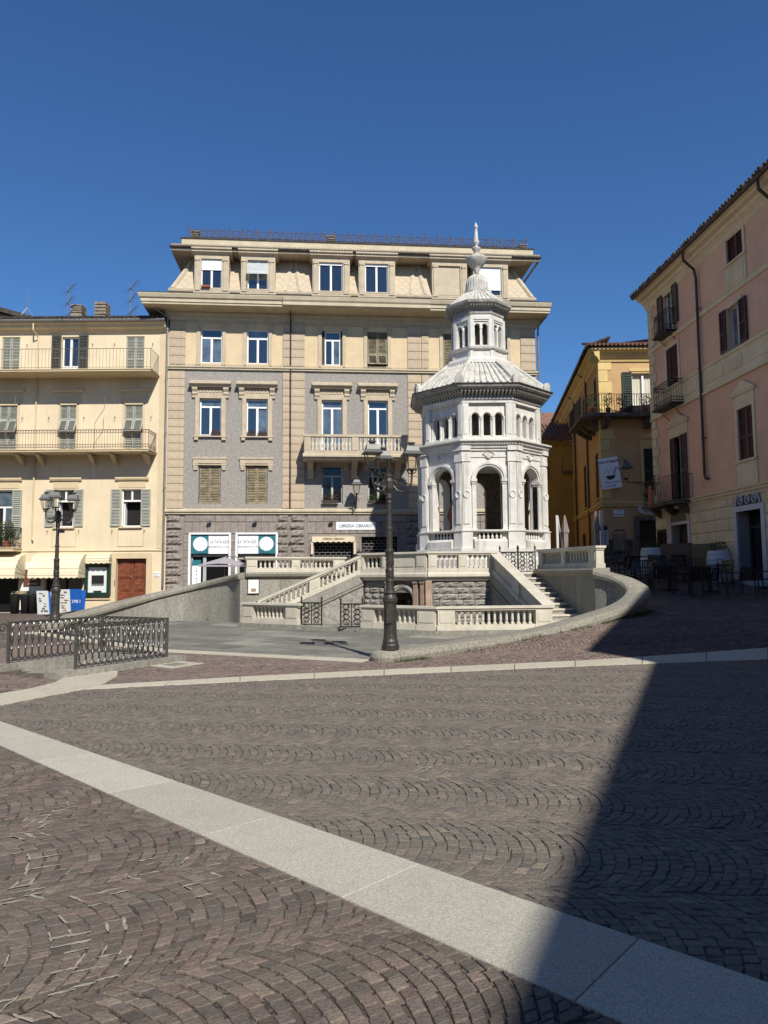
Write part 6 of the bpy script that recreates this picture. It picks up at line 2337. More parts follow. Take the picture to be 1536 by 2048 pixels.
def balustrade(label, p, q, z, h, spans, za=0.0, m='cream_stone', w=.26, base=.14, rail=.11, foot=None, zq=None, pierw=.34, solid=False, closed_back=False):
    """stone balustrade from p to q, standing at height z (rising to zq at q). spans: list of ('pier'|'bal'|'panel', t0, t1)"""
    ln, rz = seg_frame(p, q)
    t = thing('stone_balustrade', label, 'balustrade', (p[0], p[1], 0), rz)
    k = 0.0 if zq is None else (zq - z) / ln
    zz = lambda u: z + k * u

    def slab(u0, u1, y0, y1, a, b, name, mm=m, bev=0.0):
        v = []
        for y in (y0, y1):
            v += [(u0, y, zz(u0) + a), (u1, y, zz(u1) + a), (u1, y, zz(u1) + b), (u0, y, zz(u0) + b)]
        return MB().add(v, [(0, 1, 2, 3), (7, 6, 5, 4), (0, 4, 5, 1), (1, 5, 6, 2), (2, 6, 7, 3), (3, 7, 4, 0)]).build(name, mm, t)
    slab(-.02, ln + .02, -w * .5, w * .5, 0, base * .6, 'plinth')
    slab(-.01, ln + .01, -w * .44, w * .44, base * .6, base, 'plinth_moulding')
    slab(-.06, ln + .06, -w * .62, w * .62, h - rail * .55, h, 'coping')
    slab(-.03, ln + .03, -w * .48, w * .48, h - rail, h - rail * .55, 'coping_moulding')
    if foot:
        slab(-.10, ln + .10, -w * .5 - .12, w * .5 + .06, -foot, 0, 'kerb', 'granite')
    bh = h - rail - base
    for kind, u0, u1 in spans:
        if kind == 'pier':
            slab(u0, u1, -w * .46, w * .46, base, h - rail, 'pier')
            slab(u0 + .05, u1 - .05, -w * .46 - .015, -w * .46, base + .06, h - rail - .05, 'pier_panel')
            slab(u0 - .025, u1 + .025, -w * .56, w * .56, 0.0, base * .9, 'pier_foot')
        elif kind == 'panel':
            slab(u0, u1, -w * .25, w * .25, base, h - rail, 'panel')
            slab(u0 + .08, u1 - .08, -w * .25 - .02, -w * .25, base + .06, h - rail - .05, 'panel_field')
        else:
            n = max(1, round((u1 - u0) / .155))
            me = baluster_mesh(bh, m)
            for i in range(n):
                u = u0 + (i + .5) * (u1 - u0) / n
                put('baluster', me, t, (u, 0, zz(u) + base))
            if closed_back:
                slab(u0, u1, w * .2, w * .3, base, h - rail, 'back_panel')
    return t


# retaining wall of the terrace with rusticated stones and the niche
ter = thing('terrace_wall', 'rusticated grey stone terrace wall with the dark fountain niche under the pavilion', 'retaining wall')
UPZ = 1.62                      # underside of the balustrade on the terrace


def local(p, q):
    ln, rz = seg_frame(p, q)
    return ln, Matrix.Translation((p[0], p[1], 0)) @ Matrix.Rotation(rz, 4, 'Z')


ln1, M1 = local(WL_, KU)
ln2, M2 = local(KU, WR_)
NC = 1.62                       # niche centre on the left wall
mb = MB()
arch_panel(mb, 0, ln1, 0, 1.45, [(NC, .40, .30, .74)], 0, .35, 16)
mb.xform(M1).build('niche_wall', 'red_marble', ter)
mb = MB()
mb.box(0, ln2, .02, .3, 0, 1.45)
mb.xform(M2).build('plain_wall', 'rough_grey', ter)


def rust_block(w, h, seed, d=.07):
    return rock_block(w, h, seed, d)


def rust_wall(Mx, u0, u1, z0, z1, rows, name='rusticated_stone', sd=0):
    rr = random.Random(sd)
    h = (z1 - z0) / rows
    for r_ in range(rows):
        u = u0
        first = True
        while u < u1 - .02:
            w = rr.uniform(.30, .52) if not (first and r_ % 2) else .2
            first = False
            if u1 - (u + w) < .16:
                w = u1 - u
            put(name, rust_block(w - .014, h - .014, rr.randint(0, 9999)).mesh(name, 'rough_grey'), ter, mtx=Mx @ Matrix.Translation((u, 0, z0 + r_ * h)))
            u += w


rust_wall(M1, .12, .98, .02, 1.36, 7, sd=1)
rust_wall(M2, .16, ln2, .02, 1.36, 7, sd=2)
# pink marble pilasters and niche arch mouldings
mb = MB()
for c in (1.08, 2.16, 2.42):
    mb.box(c - .07, c + .07, -.10, .0, .06, 1.30).box(c - .09, c + .09, -.13, 0, 1.30, 1.38).box(c - .09, c + .09, -.13, 0, 0, .08)
mb.xform(M1).build('niche_pilaster', 'red_marble', ter)
mb = MB()
arch_ring(mb, NC, .40, .46, .74, -.03, .02, 16, legs=.05)
arch_ring(mb, NC, .46, .53, .74, -.06, .02, 16, legs=.05)
mb.xform(M1).build('niche_arch', 'cream_stone', ter)
mb = MB()
mb.box(-.1, .1, -.10, 0, 0, 1.38)
mb.xform(M2).build('corner_pilaster', 'red_marble', ter)
# niche interior: fluted shell and the spout
sh = MB()
n = 30
v = []
depths = [0, .25, .5, .66, .72]
for j, dp in enumerate(depths):
    s = math.sqrt(max(0.0, 1 - (dp / .73) ** 2))
    for i in range(n + 1):
        a = PI * i / n
        rr_ = .40 * s * (1.0 if i % 2 else .90)
        v.append((NC - rr_ * math.cos(a), .02 + dp, .74 + rr_ * math.sin(a)))
sh.add(v, [(j * (n + 1) + i, j * (n + 1) + i + 1, (j + 1) * (n + 1) + i + 1, (j + 1) * (n + 1) + i) for j in range(len(depths) - 1) for i in range(n)])
sh.box(NC - .42, NC - .40, .02, .75, .3, .74).box(NC + .40, NC + .42, .02, .75, .3, .74).box(NC - .42, NC + .42, .72, .76, .3, 1.2).box(NC - .42, NC + .42, .02, .76, .28, .3)
sh.xform(M1).build('niche_shell', 'niche_rock', ter)
mb = MB().lathe([(.14, .3), (.11, .5), (.06, .62), (.10, .68), (.05, .8)], 10, NC, .45)
mb.xform(M1).build('spout', 'niche_rock', ter, True)
sc = MB()
for i in range(12):
    sc.prism([(NC - .42 + i * .07, .30), (NC - .35 + i * .07, .30), (NC - .385 + i * .07, .37)], -.04, .0, 'y')
sc.xform(M1).build('niche_scallops', 'cream_stone', ter)
# cornice under the terrace
for Mx, ln in ((M1, ln1), (M2, ln2)):
    MB().prism([(.3, 1.38), (-.10, 1.38), (-.13, 1.46), (-.22, 1.50), (-.22, 1.58), (-.18, 1.62), (.3, 1.62)], -.05, ln + .05, 'x').xform(Mx).build('terrace_cornice', 'cream_stone', ter)
# terrace floor
structure(MB().prism([WL_, KU, WR_, (4.8, 23.0), (5.9, 23.6), (7.2, 26), (6.2, 29.6), (-1, 29.6), (-4.4, 27.2), (-4.5, 24.6), (-1.35, 25.6)], 1.0, 1.60).build('terrace_floor', 'court_stone'))
balustrade('shaded marble balustrade above the fountain niche', WL_, KU, UPZ, .66, [('pier', 0, .16), ('bal', .2, .86), ('pier', .90, 1.08), ('panel', 1.1, 2.2), ('pier', 2.22, ln1)])
balustrade('marble balustrade above the rusticated wall right of the niche', KU, WR_, UPZ, .66, [('pier', 0, .26), ('bal', .30, .92), ('pier', .96, 1.24), ('bal', 1.28, 1.92), ('pier', 1.95, ln2)])


# lower balustrade round the court fountain
LA, LB, LC = (-4.35, 22.85), (1.37, 19.1), (4.40, 19.35)
lnA, rzA = seg_frame(LA, LB)
uat = lambda t: (LA[0] + (LB[0] - LA[0]) * t / lnA, LA[1] + (LB[1] - LA[1]) * t / lnA)
balustrade('low balustrade section left of the open iron gates', LA, uat(2.22), .12, .62, [('pier', 0, .42), ('bal', .46, 1.70), ('pier', 1.74, 2.2)], foot=.12, closed_back=True)
balustrade('low balustrade section between the iron gates and the lamp post corner', uat(4.52), LB, .12, .62, [('pier', 0, .4), ('bal', .46, 1.72), ('pier', 1.78, lnA - 4.52)], foot=.12, closed_back=True)
lnB, _ = seg_frame(LB, LC)
balustrade('low sunlit balustrade section ending at the right staircase', LB, LC, .12, .62, [('pier', 0, .45), ('bal', .5, 2.55), ('pier', 2.6, lnB)], foot=.12)
mb = MB()
MB().obox(uat(2.2), uat(4.5), .36, 0, .10).build('threshold', 'granite', ter)
# stair cheeks (parapets) left and right
SL0, SL1 = (-3.95, 22.95), WL_
lnS, _ = seg_frame(SL0, SL1)
balustrade('sloping balustrade of the left staircase', SL0, SL1, .20, .60, [('pier', 0, .1), ('bal', .2, 1.55), ('pier', 1.6, 1.95), ('bal', 2.0, lnS - .2), ('pier', lnS - .18, lnS)], zq=1.64, w=.24)
SR0, SR1 = (4.36, 19.55), WR_
lnR, _ = seg_frame(SR0, SR1)
balustrade('sloping closed parapet of the right staircase', SR0, SR1, .16, .62, [('panel', .1, lnR * .42), ('pier', lnR * .42, lnR * .55), ('panel', lnR * .55, lnR - .1)], zq=1.64, w=.30)


def stair_mass(p, q, off, w, label, zt=1.60, steps=11, stringer=True):
    """steps climbing from p to q, offset sideways, with the wall under the parapet"""
    ln, rz = seg_frame(p, q)
    t = thing('staircase', label, 'staircase', (p[0], p[1], 0), rz)
    for i in range(steps):
        u0, u1 = ln * i / steps, ln * (i + 1) / steps + .02
        z = zt * (i + 1) / steps
        MB().box(u0 - .03, u1, off, off + w, z - .05, z).build('tread', 'cream_stone', t)
        MB().box(u0, u1 - .02, off, off + w, 0, z - .05).build('riser', 'granite', t)
    a, b = (-.14, .12) if off > 0 else (-.12, .14)
    v = [(0, a, 0), (ln, a, 0), (ln, a, 1.64), (0, a, .18), (0, b, 0), (ln, b, 0), (ln, b, 1.64), (0, b, .18)]
    MB().add(v, [(0, 1, 2, 3), (7, 6, 5, 4), (0, 4, 5, 1), (1, 5, 6, 2), (2, 6, 7, 3), (3, 7, 4, 0)]).build('cheek_wall', 'rough_grey', t)
    fr = a - .03 if off > 0 else b + .03
    for dz0, dz1, o_ in ((-.32, -.0, 0), (-.42, -.36, .02)):
        y0, y1 = sorted((fr - (o_ if off > 0 else -o_), (a if off > 0 else b)))
        v = []
        for y in (y0, y1):
            v += [(.7, y, .18 + .417 * .7 / ln * 3.5 + dz0), (ln, y, 1.64 + dz0), (ln, y, 1.64 + dz1), (.7, y, .18 + .417 * .7 / ln * 3.5 + dz1)]
        MB().add(v, [(0, 1, 2, 3), (7, 6, 5, 4), (0, 4, 5, 1), (1, 5, 6, 2), (2, 6, 7, 3), (3, 7, 4, 0)]).build('string_moulding', 'granite', t)
    return t


stair_mass(SL0, SL1, .14, 1.35, 'left staircase climbing behind its sloping balustrade')
stair_mass(SR0, SR1, -1.38, 1.24, 'right staircase of worn pale steps beside the curved ramp wall')
# retaining walls beyond the stairs, with upper balustrades
WLa, WLb = (-4.62, 24.3), (-1.40, 25.65)
WVa, WVb = (4.82, 22.85), (5.72, 19.62)


def slab_wall(label, p, q, z1, n, flip=False):
    t = thing('granite_wall', label, 'retaining wall')
    ln, Mx = local(p, q)
    for i in range(n):
        MB().bevbox(ln * i / n + .004, ln * (i + 1) / n - .004, -.0, .3, -.05, z1 - .2, .006).xform(Mx).build('granite_slab', 'granite', t)
    MB().prism([(.38, z1 - .2), (-.02, z1 - .2), (-.05, z1 - .14), (-.12, z1 - .12), (-.15, z1 - .04), (-.12, z1 + .02), (.38, z1 + .02)], -.05, ln + .05, 'x').xform(Mx).build('coping', 'coping_granite', t)
    return t


slab_wall('granite slab wall behind the left staircase', WLa, WLb, 1.66, 3)
slab_wall('granite slab wall beside the right staircase', WVa, WVb, 1.70, 3)
lnl, Ml = local(WLa, WLb)
off_ = lambda Mx, u, y: tuple((Mx @ Vector((u, y, 0)))[:2])
balustrade('upper balustrade behind the left staircase with a square end pier', off_(Ml, .02, .12), off_(Ml, lnl, .12), 1.68, .52, [('pier', 0, .36), ('bal', .42, 1.50), ('pier', 1.55, 1.85), ('bal', 1.9, 3.0), ('pier', 3.05, lnl - .02)], m='cream_stone')
lnv, Mv = local(WVa, WVb)
balustrade('upper balustrade on the curved ramp wall right of the gate', off_(Mv, 0.05, .12), off_(Mv, lnv, .12), 1.72, .60, [('pier', 0, .25), ('bal', .3, 1.35), ('pier', 1.4, 1.65), ('bal', 1.7, 2.85), ('pier', 2.9, lnv - .05)], m='cream_stone', closed_back=True)
# information board on the granite wall
o = thing('information_board', 'small white information board at the left end of the granite wall', 'sign')
ln_, Mi = local(WLa, WLb)
MB().box(.06, .42, -.045, -.005, .98, 1.44).xform(Mi).build('panel', 'paper', o)
MB().box(.16, .32, -.052, -.045, 1.04, 1.14).xform(Mi).build('picture', 'paper_print', o)
MB().box(.04, .06, -.055, -.0, .96, 1.46).box(.42, .44, -.055, 0, .96, 1.46).box(.06, .42, -.055, 0, .96, .98).box(.06, .42, -.055, 0, 1.44, 1.46).xform(Mi).build('frame', 'iron', o)


def ramp_wall(label, pts, wid, sidesign, stones, name, cap_end=True):
    t = thing('ramp_wall', label, 'wall')
    P = curve_pts(pts, 12)
    N = len(P) - 1
    nrm = []
    for i in range(N + 1):
        d = (P[min(i + 1, N)] - P[max(i - 1, 0)])
        d.z = 0
        d.normalize()
        nrm.append(Vector((-d.y, d.x, 0)))
    prof = [(-.5, -.10), (-.52, -.02), (-.47, .05), (-.36, .09), (.0, .105), (.36, .09), (.47, .05), (.52, -.02), (.5, -.10), (.36, -.13), (-.36, -.13)]
    per = N / stones
    for s in range(stones):
        i0, i1 = round(s * per), round((s + 1) * per)
        mb = MB()
        v = []
        for i in range(i0, i1 + 1):
            p, n_ = P[i], nrm[i]
            sh_ = 0
            if i == i0 and s > 0:
                p = P[i].lerp(P[i + 1], .03)
            if i == i1 and s < stones - 1:
                p = P[i].lerp(P[i - 1], .03)
            for a, z in prof:
                q = p + n_ * (a * wid)
                v.append((q.x, q.y, p.z + z - .105))
        m_ = len(prof)
        k = i1 - i0
        f = [(i * m_ + j, i * m_ + (j + 1) % m_, (i + 1) * m_ + (j + 1) % m_, (i + 1) * m_ + j) for i in range(k) for j in range(m_)]
        f += [tuple(range(m_ - 1, -1, -1)), tuple(k * m_ + j for j in range(m_))]
        mb.add(v, f)
        mb.build('coping_stone', 'coping_granite', t)
        w = MB()
        v = []
        for i in range(i0, i1 + 1):
            p, n_ = P[i], nrm[i]
            for a in (-.36, .36):
                q = p + n_ * (a * wid)
                v += [(q.x, q.y, -.12), (q.x, q.y, p.z - .2)]
        f = []
        for i in range(k):
            a = i * 4
            f += [(a, a + 4, a + 5, a + 1), (a + 2, a + 3, a + 7, a + 6)]
        f += [(0, 1, 3, 2), (k * 4, k * 4 + 2, k * 4 + 3, k * 4 + 1)]
        w.add(v, f)
        w.build('granite_slab', 'granite', t)
    # rounded end under the lamp
    p = P[0]
    e = MB().lathe([(wid * .36, -.1), (wid * .36, p.z - .235), (wid * .50, p.z - .205), (wid * .52, p.z - .125), (wid * .47, p.z - .055), (wid * .36, p.z - .015), (.02, p.z)], 24, p.x, p.y)
    e.build('end_stone', 'coping_granite', t, False)
    return t


ramp_wall('curved granite ramp wall with rounded coping sweeping right from the lamp post', RAMP_R, .58, 1, 9, 'r')
ramp_wall('curved granite ramp wall rising behind the iron railing on the left', RAMP_L, .58, 1, 8, 'l')


# ------------------------------------------------------------------ iron gates
def gate_leaf(label, p, ang, w=.56, h=.68, z=.10, m='iron', cross=False, open_work=1.0):
    t = thing('iron_gate', label, 'gate', (p[0], p[1], z), ang)
    fr = MB().box(-.018, .018, -.018, .018, 0, h + .06).box(w - .018, w + .018, -.018, .018, 0, h + .06).box(0, w, -.012, .012, .02, .05).box(0, w, -.012, .012, h - .04, h).box(w * .5 - .012, w * .5 + .012, -.012, .012, .05, h)
    for x in (0, w):
        fr.lathe([(.012, h + .06), (.035, h + .10), (.03, h + .13), (.006, h + .2)], 8, x, 0)
    fr.build('frame', m, t)
    sc = MB()
    rr = random.Random(int(w * 100 + p[0] * 10))
    for i in range(2):
        for j in range(4):
            cx, cz = w * (.25 + .5 * i), .14 + j * (h - .22) / 3.4
            for s in (-1, 1):
                pts = []
                for k in range(14):
                    a = k * .52
                    r_ = .115 * (1 - k / 16) * w / .56
                    pts.append((cx + s * (r_ * math.cos(a) * .9), 0, cz + r_ * math.sin(a) * 1.0))
                sc.tube(pts, .010, 4)
        sc.tube([(w * (.12 + .5 * i), 0, .05), (w * (.38 + .5 * i), 0, h * .5), (w * (.12 + .5 * i), 0, h - .04)], .010, 4)
    sc.build('scrollwork', m, t)
    return t


g0, g1 = uat(2.26), uat(4.46)
gate_leaf('open scrolled iron gate leaf on the left of the court entrance', g0, R(-12), .62)
gate_leaf('open scrolled iron gate leaf on the right of the court entrance', g1, R(172), .62)
gp = (3.62, 22.98)
gate_leaf('closed iron gate at the head of the right staircase, left leaf', (3.66, 22.99), R(-6), .55, .66, 1.61)
gate_leaf('closed iron gate at the head of the right staircase, right leaf', (4.23, 22.93), R(-6), .52, .66, 1.61)


# ================================================================== STREET LAMPS
def street_lamp(label, loc, angs, height=3.86, rot=0.0):
    t = thing('street_lamp', label, 'street lamp', loc, rot, 'three-lantern street lamps')
    k = height / 3.86
    MB().lathe([(.165, 0), (.165, .09), (.145, .12), (.145, .16), (.13, .20), (.12, .30), (.12, .85), (.14, .90), (.14, .95), (.12, .98), (.10, 1.02)], 20).build('pedestal', 'lamp_iron', t, False)
    orn = MB().lathe([(.10, 1.02), (.125, 1.05), (.085, 1.10), (.072, 1.25), (.08, 1.27), (.07, 1.30), (.075, 1.45), (.08, 1.47), (.07, 1.5), (.068, 1.78), (.082, 1.80), (.082, 1.84), (.062, 1.87)], 16)
    rr = random.Random(2)
    for i in range(150):
        a, z = rr.uniform(0, 2 * PI), rr.uniform(1.10, 1.78)
        c = Vector((.074 * math.cos(a), .074 * math.sin(a), z))
        orn.box(c.x - .009, c.x + .009, c.y - .009, c.y + .009, z - .011, z + .011)
    orn.build('ornate_section', 'lamp_iron', t)
    MB().lathe([(.058, 1.87), (.052, 2.2), (.06, 2.22), (.06, 2.26), (.050, 2.28), (.042, 2.72), (.054, 2.74), (.045, 2.79)], 14).build('shaft', 'lamp_iron', t, False)
    MB().lathe([(r_ * .9, z_ - .14) for r_, z_ in ((.05, 2.92), (.075, 2.96), (.062, 3.05), (.085, 3.10), (.105, 3.14), (.105, 3.28), (.085, 3.34), (.10, 3.37), (.05, 3.42), (.01, 3.45))], 14).build('hub', 'lamp_iron', t)
    sh = MB().box(-.07, .03, -.15, -.12, .50, .78)
    sh.build('shield', 'lamp_iron', t)
    for a in angs:
        Mr = Matrix.Rotation(a, 4, 'Z')
        arm = MB().tube([(.08, 0, 3.20), (.16, 0, 3.10), (.27, 0, 3.07), (.37, 0, 3.12), (.43, 0, 3.24), (.44, 0, 3.38), (.44, 0, 3.46)], .021, 7)
        for cx, cz, r_ in ((.20, 3.19, .065), (.32, 3.20, .055)):
            arm.tube([(cx + r_ * (1 - q / 15) * math.cos(q * .55), 0, cz + r_ * (1 - q / 15) * math.sin(q * .55)) for q in range(14)], .012, 5)
        arm.tube([(.10, 0, 3.30), (.15, 0, 3.26), (.14, 0, 3.18)], .012, 5)
        # crown under the lantern
        for b in range(4):
            an_ = b * PI / 2
            arm.tube([(.44, 0, 3.40), (.44 + .07 * math.cos(an_), .07 * math.sin(an_), 3.43), (.44 + .10 * math.cos(an_), .10 * math.sin(an_), 3.50)], .011, 5)
        arm.xform(Matrix.Translation((0, 0, -.14)) @ Mr)
        arm.build('arm', 'lamp_iron', t)
        p = Mr @ Vector((.44, 0, 3.32))
        x, y, z = p
        s = 1.0
        lb_ = MB().lathe([(.03, z), (.11, z + .02), (.115, z + .04)], 4, x, y, PI / 4 + .2)
        o = lb_.build('lantern', 'lamp_iron', t)
        zb, zt, rb_2, rt = z + .04, z + .31, .115, .18
        fr = MB()
        gl = MB()
        for q in range(4):
            a1, a2 = PI / 4 + .2 + q * PI / 2, PI / 4 + .2 + (q + 1) * PI / 2
            MB().tube([(x + rb_2 * math.cos(a1), y + rb_2 * math.sin(a1), zb), (x + rt * math.cos(a1), y + rt * math.sin(a1), zt)], .009, 5).build('glazing_bar', 'lamp_iron', o)
            gl.add([(x + rb_2 * .96 * math.cos(a1), y + rb_2 * .96 * math.sin(a1), zb), (x + rb_2 * .96 * math.cos(a2), y + rb_2 * .96 * math.sin(a2), zb), (x + rt * .96 * math.cos(a2), y + rt * .96 * math.sin(a2), zt), (x + rt * .96 * math.cos(a1), y + rt * .96 * math.sin(a1), zt)], [(0, 1, 2, 3)])
        gl.build('lantern_glass', 'lamp_clear', o)
        hd = MB().lathe([(.245, zt - .01), (.25, zt + .004), (.185, zt + .06), (.15, zt + .15), (.055, zt + .175)], 4, x, y, PI / 4 + .2)
        hd.lathe([(.045, zt + .17), (.045, zt + .195), (.075, zt + .21), (.075, zt + .23), (.02, zt + .245)], 10, x, y)
        hd.build('hood', 'lamp_hood', o)
    return t


street_lamp('tall three-lantern iron lamp post on the near end of the right ramp wall', (.10, 13.60, .195), [R(-15), R(105), R(225)])
sl2 = street_lamp('three-lantern iron lamp post in front of the yellow house awnings', (-9.72, 21.55, .255), [R(165), R(285), R(45)])
MB().box(.05, .22, -.10, -.02, 2.62, 2.72).tube([(0, 0, 2.6), (.08, -.05, 2.63)], .015, 5).build('floodlight', 'black_metal', sl2)

# ================================================================== IRON RAILING ROUND THE SUNK STAIR
rl = thing('iron_railing', 'wrought iron railing with interlaced arches round the sunk stair on the left', 'railing')
PR, PBk, PP1, PF = [Vector((*p, 0)) for p in PIT]
RZ, RT = .10, .80
bar = MB().lathe([(.015, .13), (.015, .22), (.028, .235), (.028, .25), (.015, .265), (.015, .36), (.024, .37), (.032, .40), (.024, .43), (.032, .46), (.024, .49), (.015, .50), (.015, .60), (.028, .61), (.028, .625), (.015, .64)], 7).mesh('baluster', 'iron_grey', True)
for (p, q) in ((PF, PR), (PR, PBk), (PBk, PP1)):
    d = (q - p)
    ln = d.length
    d.normalize()
    rz = math.atan2(d.y, d.x)
    Mx = Matrix.Translation((p.x, p.y, RZ)) @ Matrix.Rotation(rz, 4, 'Z')
    MB().box(0, ln, -.016, .016, .69, .715).box(0, ln, -.014, .014, .03, .055).xform(Mx).build('rail', 'iron_grey', rl)
    n = round(ln / .132)
    st = ln / n
    for i in range(n):
        put('baluster', bar, rl, mtx=Mx @ Matrix.Translation((st * (i + .5), 0, 0)))
    am = MB()
    for i in range(n - 1):
        c = st * (i + 1)
        r_ = st * .5
        am.tube([(c - r_ * 1.0 * math.cos(PI * k / 8), 0, .62 + .065 * math.sin(PI * k / 8)) for k in range(9)], .017, 5)
        am.tube([(c - r_ * 1.0 * math.cos(PI * k / 8), 0, .145 - .085 * math.sin(PI * k / 8)) for k in range(9)], .014, 5)
    am.xform(Mx).build('arch_band', 'iron_grey', rl)['kind'] = 'stuff'
for p in (PF, PR, PBk, PP1):
    MB().box(p.x - .022, p.x + .022, p.y - .022, p.y + .022, -.02, RT + .02).build('post', 'iron_grey', rl)
for p in (PF, PP1):
    d = (PF - PR).normalized()
    MB().tube([(p.x + d.x * (.02 + .09 + .09 * (1 - k / 20) * -math.cos(k * .5)), p.y + d.y * (.02 + .09 + .09 * (1 - k / 20) * -math.cos(k * .5)), RT - .09 + .09 * (1 - k / 20) * math.sin(k * .5)) for k in range(16)], .014, 5).build('end_scroll', 'iron_grey', rl)
# granite kerbs and the sunk stair
kb = thing('stair_kerb', 'weathered granite kerb under the iron railing', 'kerb')
dl = (PF - PR).normalized()
for (p, q) in ((PF + dl * .45, PR - dl * .35), (PBk - dl * .1, PP1 + dl * .9)):
    n = 3
    for i in range(n):
        a, b = p.lerp(q, i / n + .002), p.lerp(q, (i + 1) / n - .002)
        MB().obox(a, b, .30, -.5, .10).build('kerb_stone', 'granite', kb)
MB().obox(PR, PBk, .28, -.5, .099).build('kerb_stone', 'granite', kb)
MB().obox(PP1 + dl * .9, PP1 + dl * 1.35, .42, -.3, .06).build('kerb_stone', 'granite', kb)
w_ = (PP1 - PF)
st_ = thing('sunk_stair', 'stone stair going down inside the iron railing', 'staircase')
for i in range(6):
    a = PF.lerp(PR, i / 6) + w_ * .08
    b = PF.lerp(PR, (i + 1) / 6) + w_ * .08
    z = -.06 - i * .17
    MB().prism([(a.x, a.y), (b.x, b.y), (b.x + w_.x * .84, b.y + w_.y * .84), (a.x + w_.x * .84, a.y + w_.y * .84)], z - .4, z).build('step', 'granite', st_)

# ================================================================== CAFE ON THE RIGHT
def cafe_chair():
    t = thing('cafe_chair', 'x', 'chair')
    W2, D2 = .26, .24
    for sx in (-1, 1):
        MB().tube([(sx * W2, -D2, 0), (sx * W2, -D2, .62), (sx * W2, -D2 + .06, .66), (sx * W2, D2 - .02, .66)], .019, 6).build('front_leg', 'black_metal', t)
        MB().tube([(sx * W2, D2 + .06, 0), (sx * W2 * .98, D2, .45), (sx * W2 * .96, D2 + .08, .80)], .019, 6).build('rear_leg', 'black_metal', t)
    MB().box(-W2, W2, -D2, -D2 + .03, .42, .45).box(-W2, W2, D2 - .03, D2, .42, .45).box(-W2, -W2 + .03, -D2 + .03, D2 - .03, .42, .45).box(W2 - .03, W2, -D2 + .03, D2 - .03, .42, .45).build('seat_frame', 'black_metal', t)
    for i in range(7):
        x = -W2 + .05 + i * (2 * W2 - .1) / 6
        MB().box(x - .026, x + .026, -D2 + .03, D2 - .03, .435, .452).build('seat_slat', 'black_metal', t)
        sl_ = MB()
        pr_ = [(D2 - .02, .45), (D2 + .05, .70), (D2 + .075, .78), (D2 + .12, .80)]
        for (ya, za), (yb_, zb_) in zip(pr_, pr_[1:]):
            sl_.add([(x - .024, ya, za), (x + .024, ya, za), (x + .024, yb_, zb_), (x - .024, yb_, zb_), (x - .024, ya + .012, za), (x + .024, ya + .012, za), (x + .024, yb_ + .012, zb_ - .006), (x - .024, yb_ + .012, zb_ - .006)], [(0, 1, 2, 3), (7, 6, 5, 4), (0, 3, 7, 4), (1, 5, 6, 2)])
        sl_.build('back_slat', 'black_metal', t)
    MB().tube([(-W2 * .98, D2 + .08, .79), (W2 * .98, D2 + .08, .79)], .019, 6).build('top_rail', 'black_metal', t)
    return t


ch0 = cafe_chair()
CH = [(10.15, 20.75, 15, 'black slatted metal chair at the right end of the front row of cafe tables'), (9.1, 20.7, 8, 'black slatted metal chair in the middle of the front row of cafe tables'),
      (8.05, 21.2, -10, 'black slatted metal chair nearest the curved ramp wall in the front row'), (8.0, 22.6, 170, 'black slatted metal chair behind the left front cafe table'),
      (9.2, 22.7, 185, 'black slatted metal chair behind the right front cafe table'), (10.3, 22.4, 100, 'black slatted metal chair turned sideways near the white barrel'),
      (8.1, 24.1, 5, 'black slatted metal chair in the rear row close to the ramp wall'), (9.0, 24.2, -8, 'black slatted metal chair in the rear row beside the dark screens'),
      (8.2, 25.9, 180, 'black slatted metal chair at the back of the cafe by the left barrel'), (11.05, 20.9, 75, 'black slatted metal chair alone by the shop door step at the right edge'),
      (7.55, 23.2, 60, 'black slatted metal chair half hidden by the ramp wall coping'),
      (8.75, 20.95, 25, 'black slatted metal chair squeezed between the two front cafe tables'), (7.7, 21.9, 80, 'black slatted metal chair facing the left front table side-on beside the ramp wall'),
      (9.75, 24.5, 10, 'black slatted metal chair directly in front of the dark screens'), (8.85, 23.2, 190, 'black slatted metal chair with its back to the rear cafe tables')]
for i, (x, y, a, lab) in enumerate(CH):
    c = ch0 if i == 0 else copy_tree(ch0)
    c.location = (x, y, gz(x, y))
    c.rotation_euler = (0, 0, R(a + 180))
    tag(c, lab, 'chair', 'cafe chairs in the shade')


def cafe_table():
    t = thing('cafe_table', 'x', 'table')
    MB().box(-.36, .36, -.36, .36, .715, .74).build('top', 'black_metal', t)
    MB().box(-.04, .04, -.04, .04, .03, .715).build('column', 'black_metal', t)
    MB().box(-.22, .22, -.22, .22, 0, .03).build('foot', 'black_metal', t)
    return t


tb0 = cafe_table()
for i, (x, y, lab) in enumerate(((9.6, 21.5, 'square black table at the right of the front row of the cafe'), (8.55, 21.85, 'square black table at the left of the front row of the cafe'), (8.6, 25.0, 'square black table in the rear row of the cafe'), (9.7, 23.6, 'square black table in front of the dark screens'))):
    c = tb0 if i == 0 else copy_tree(tb0)
    c.location = (x, y, gz(x, y))
    c.rotation_euler = (0, 0, R(5 * i))
    tag(c, lab, 'table', 'cafe tables in the shade')


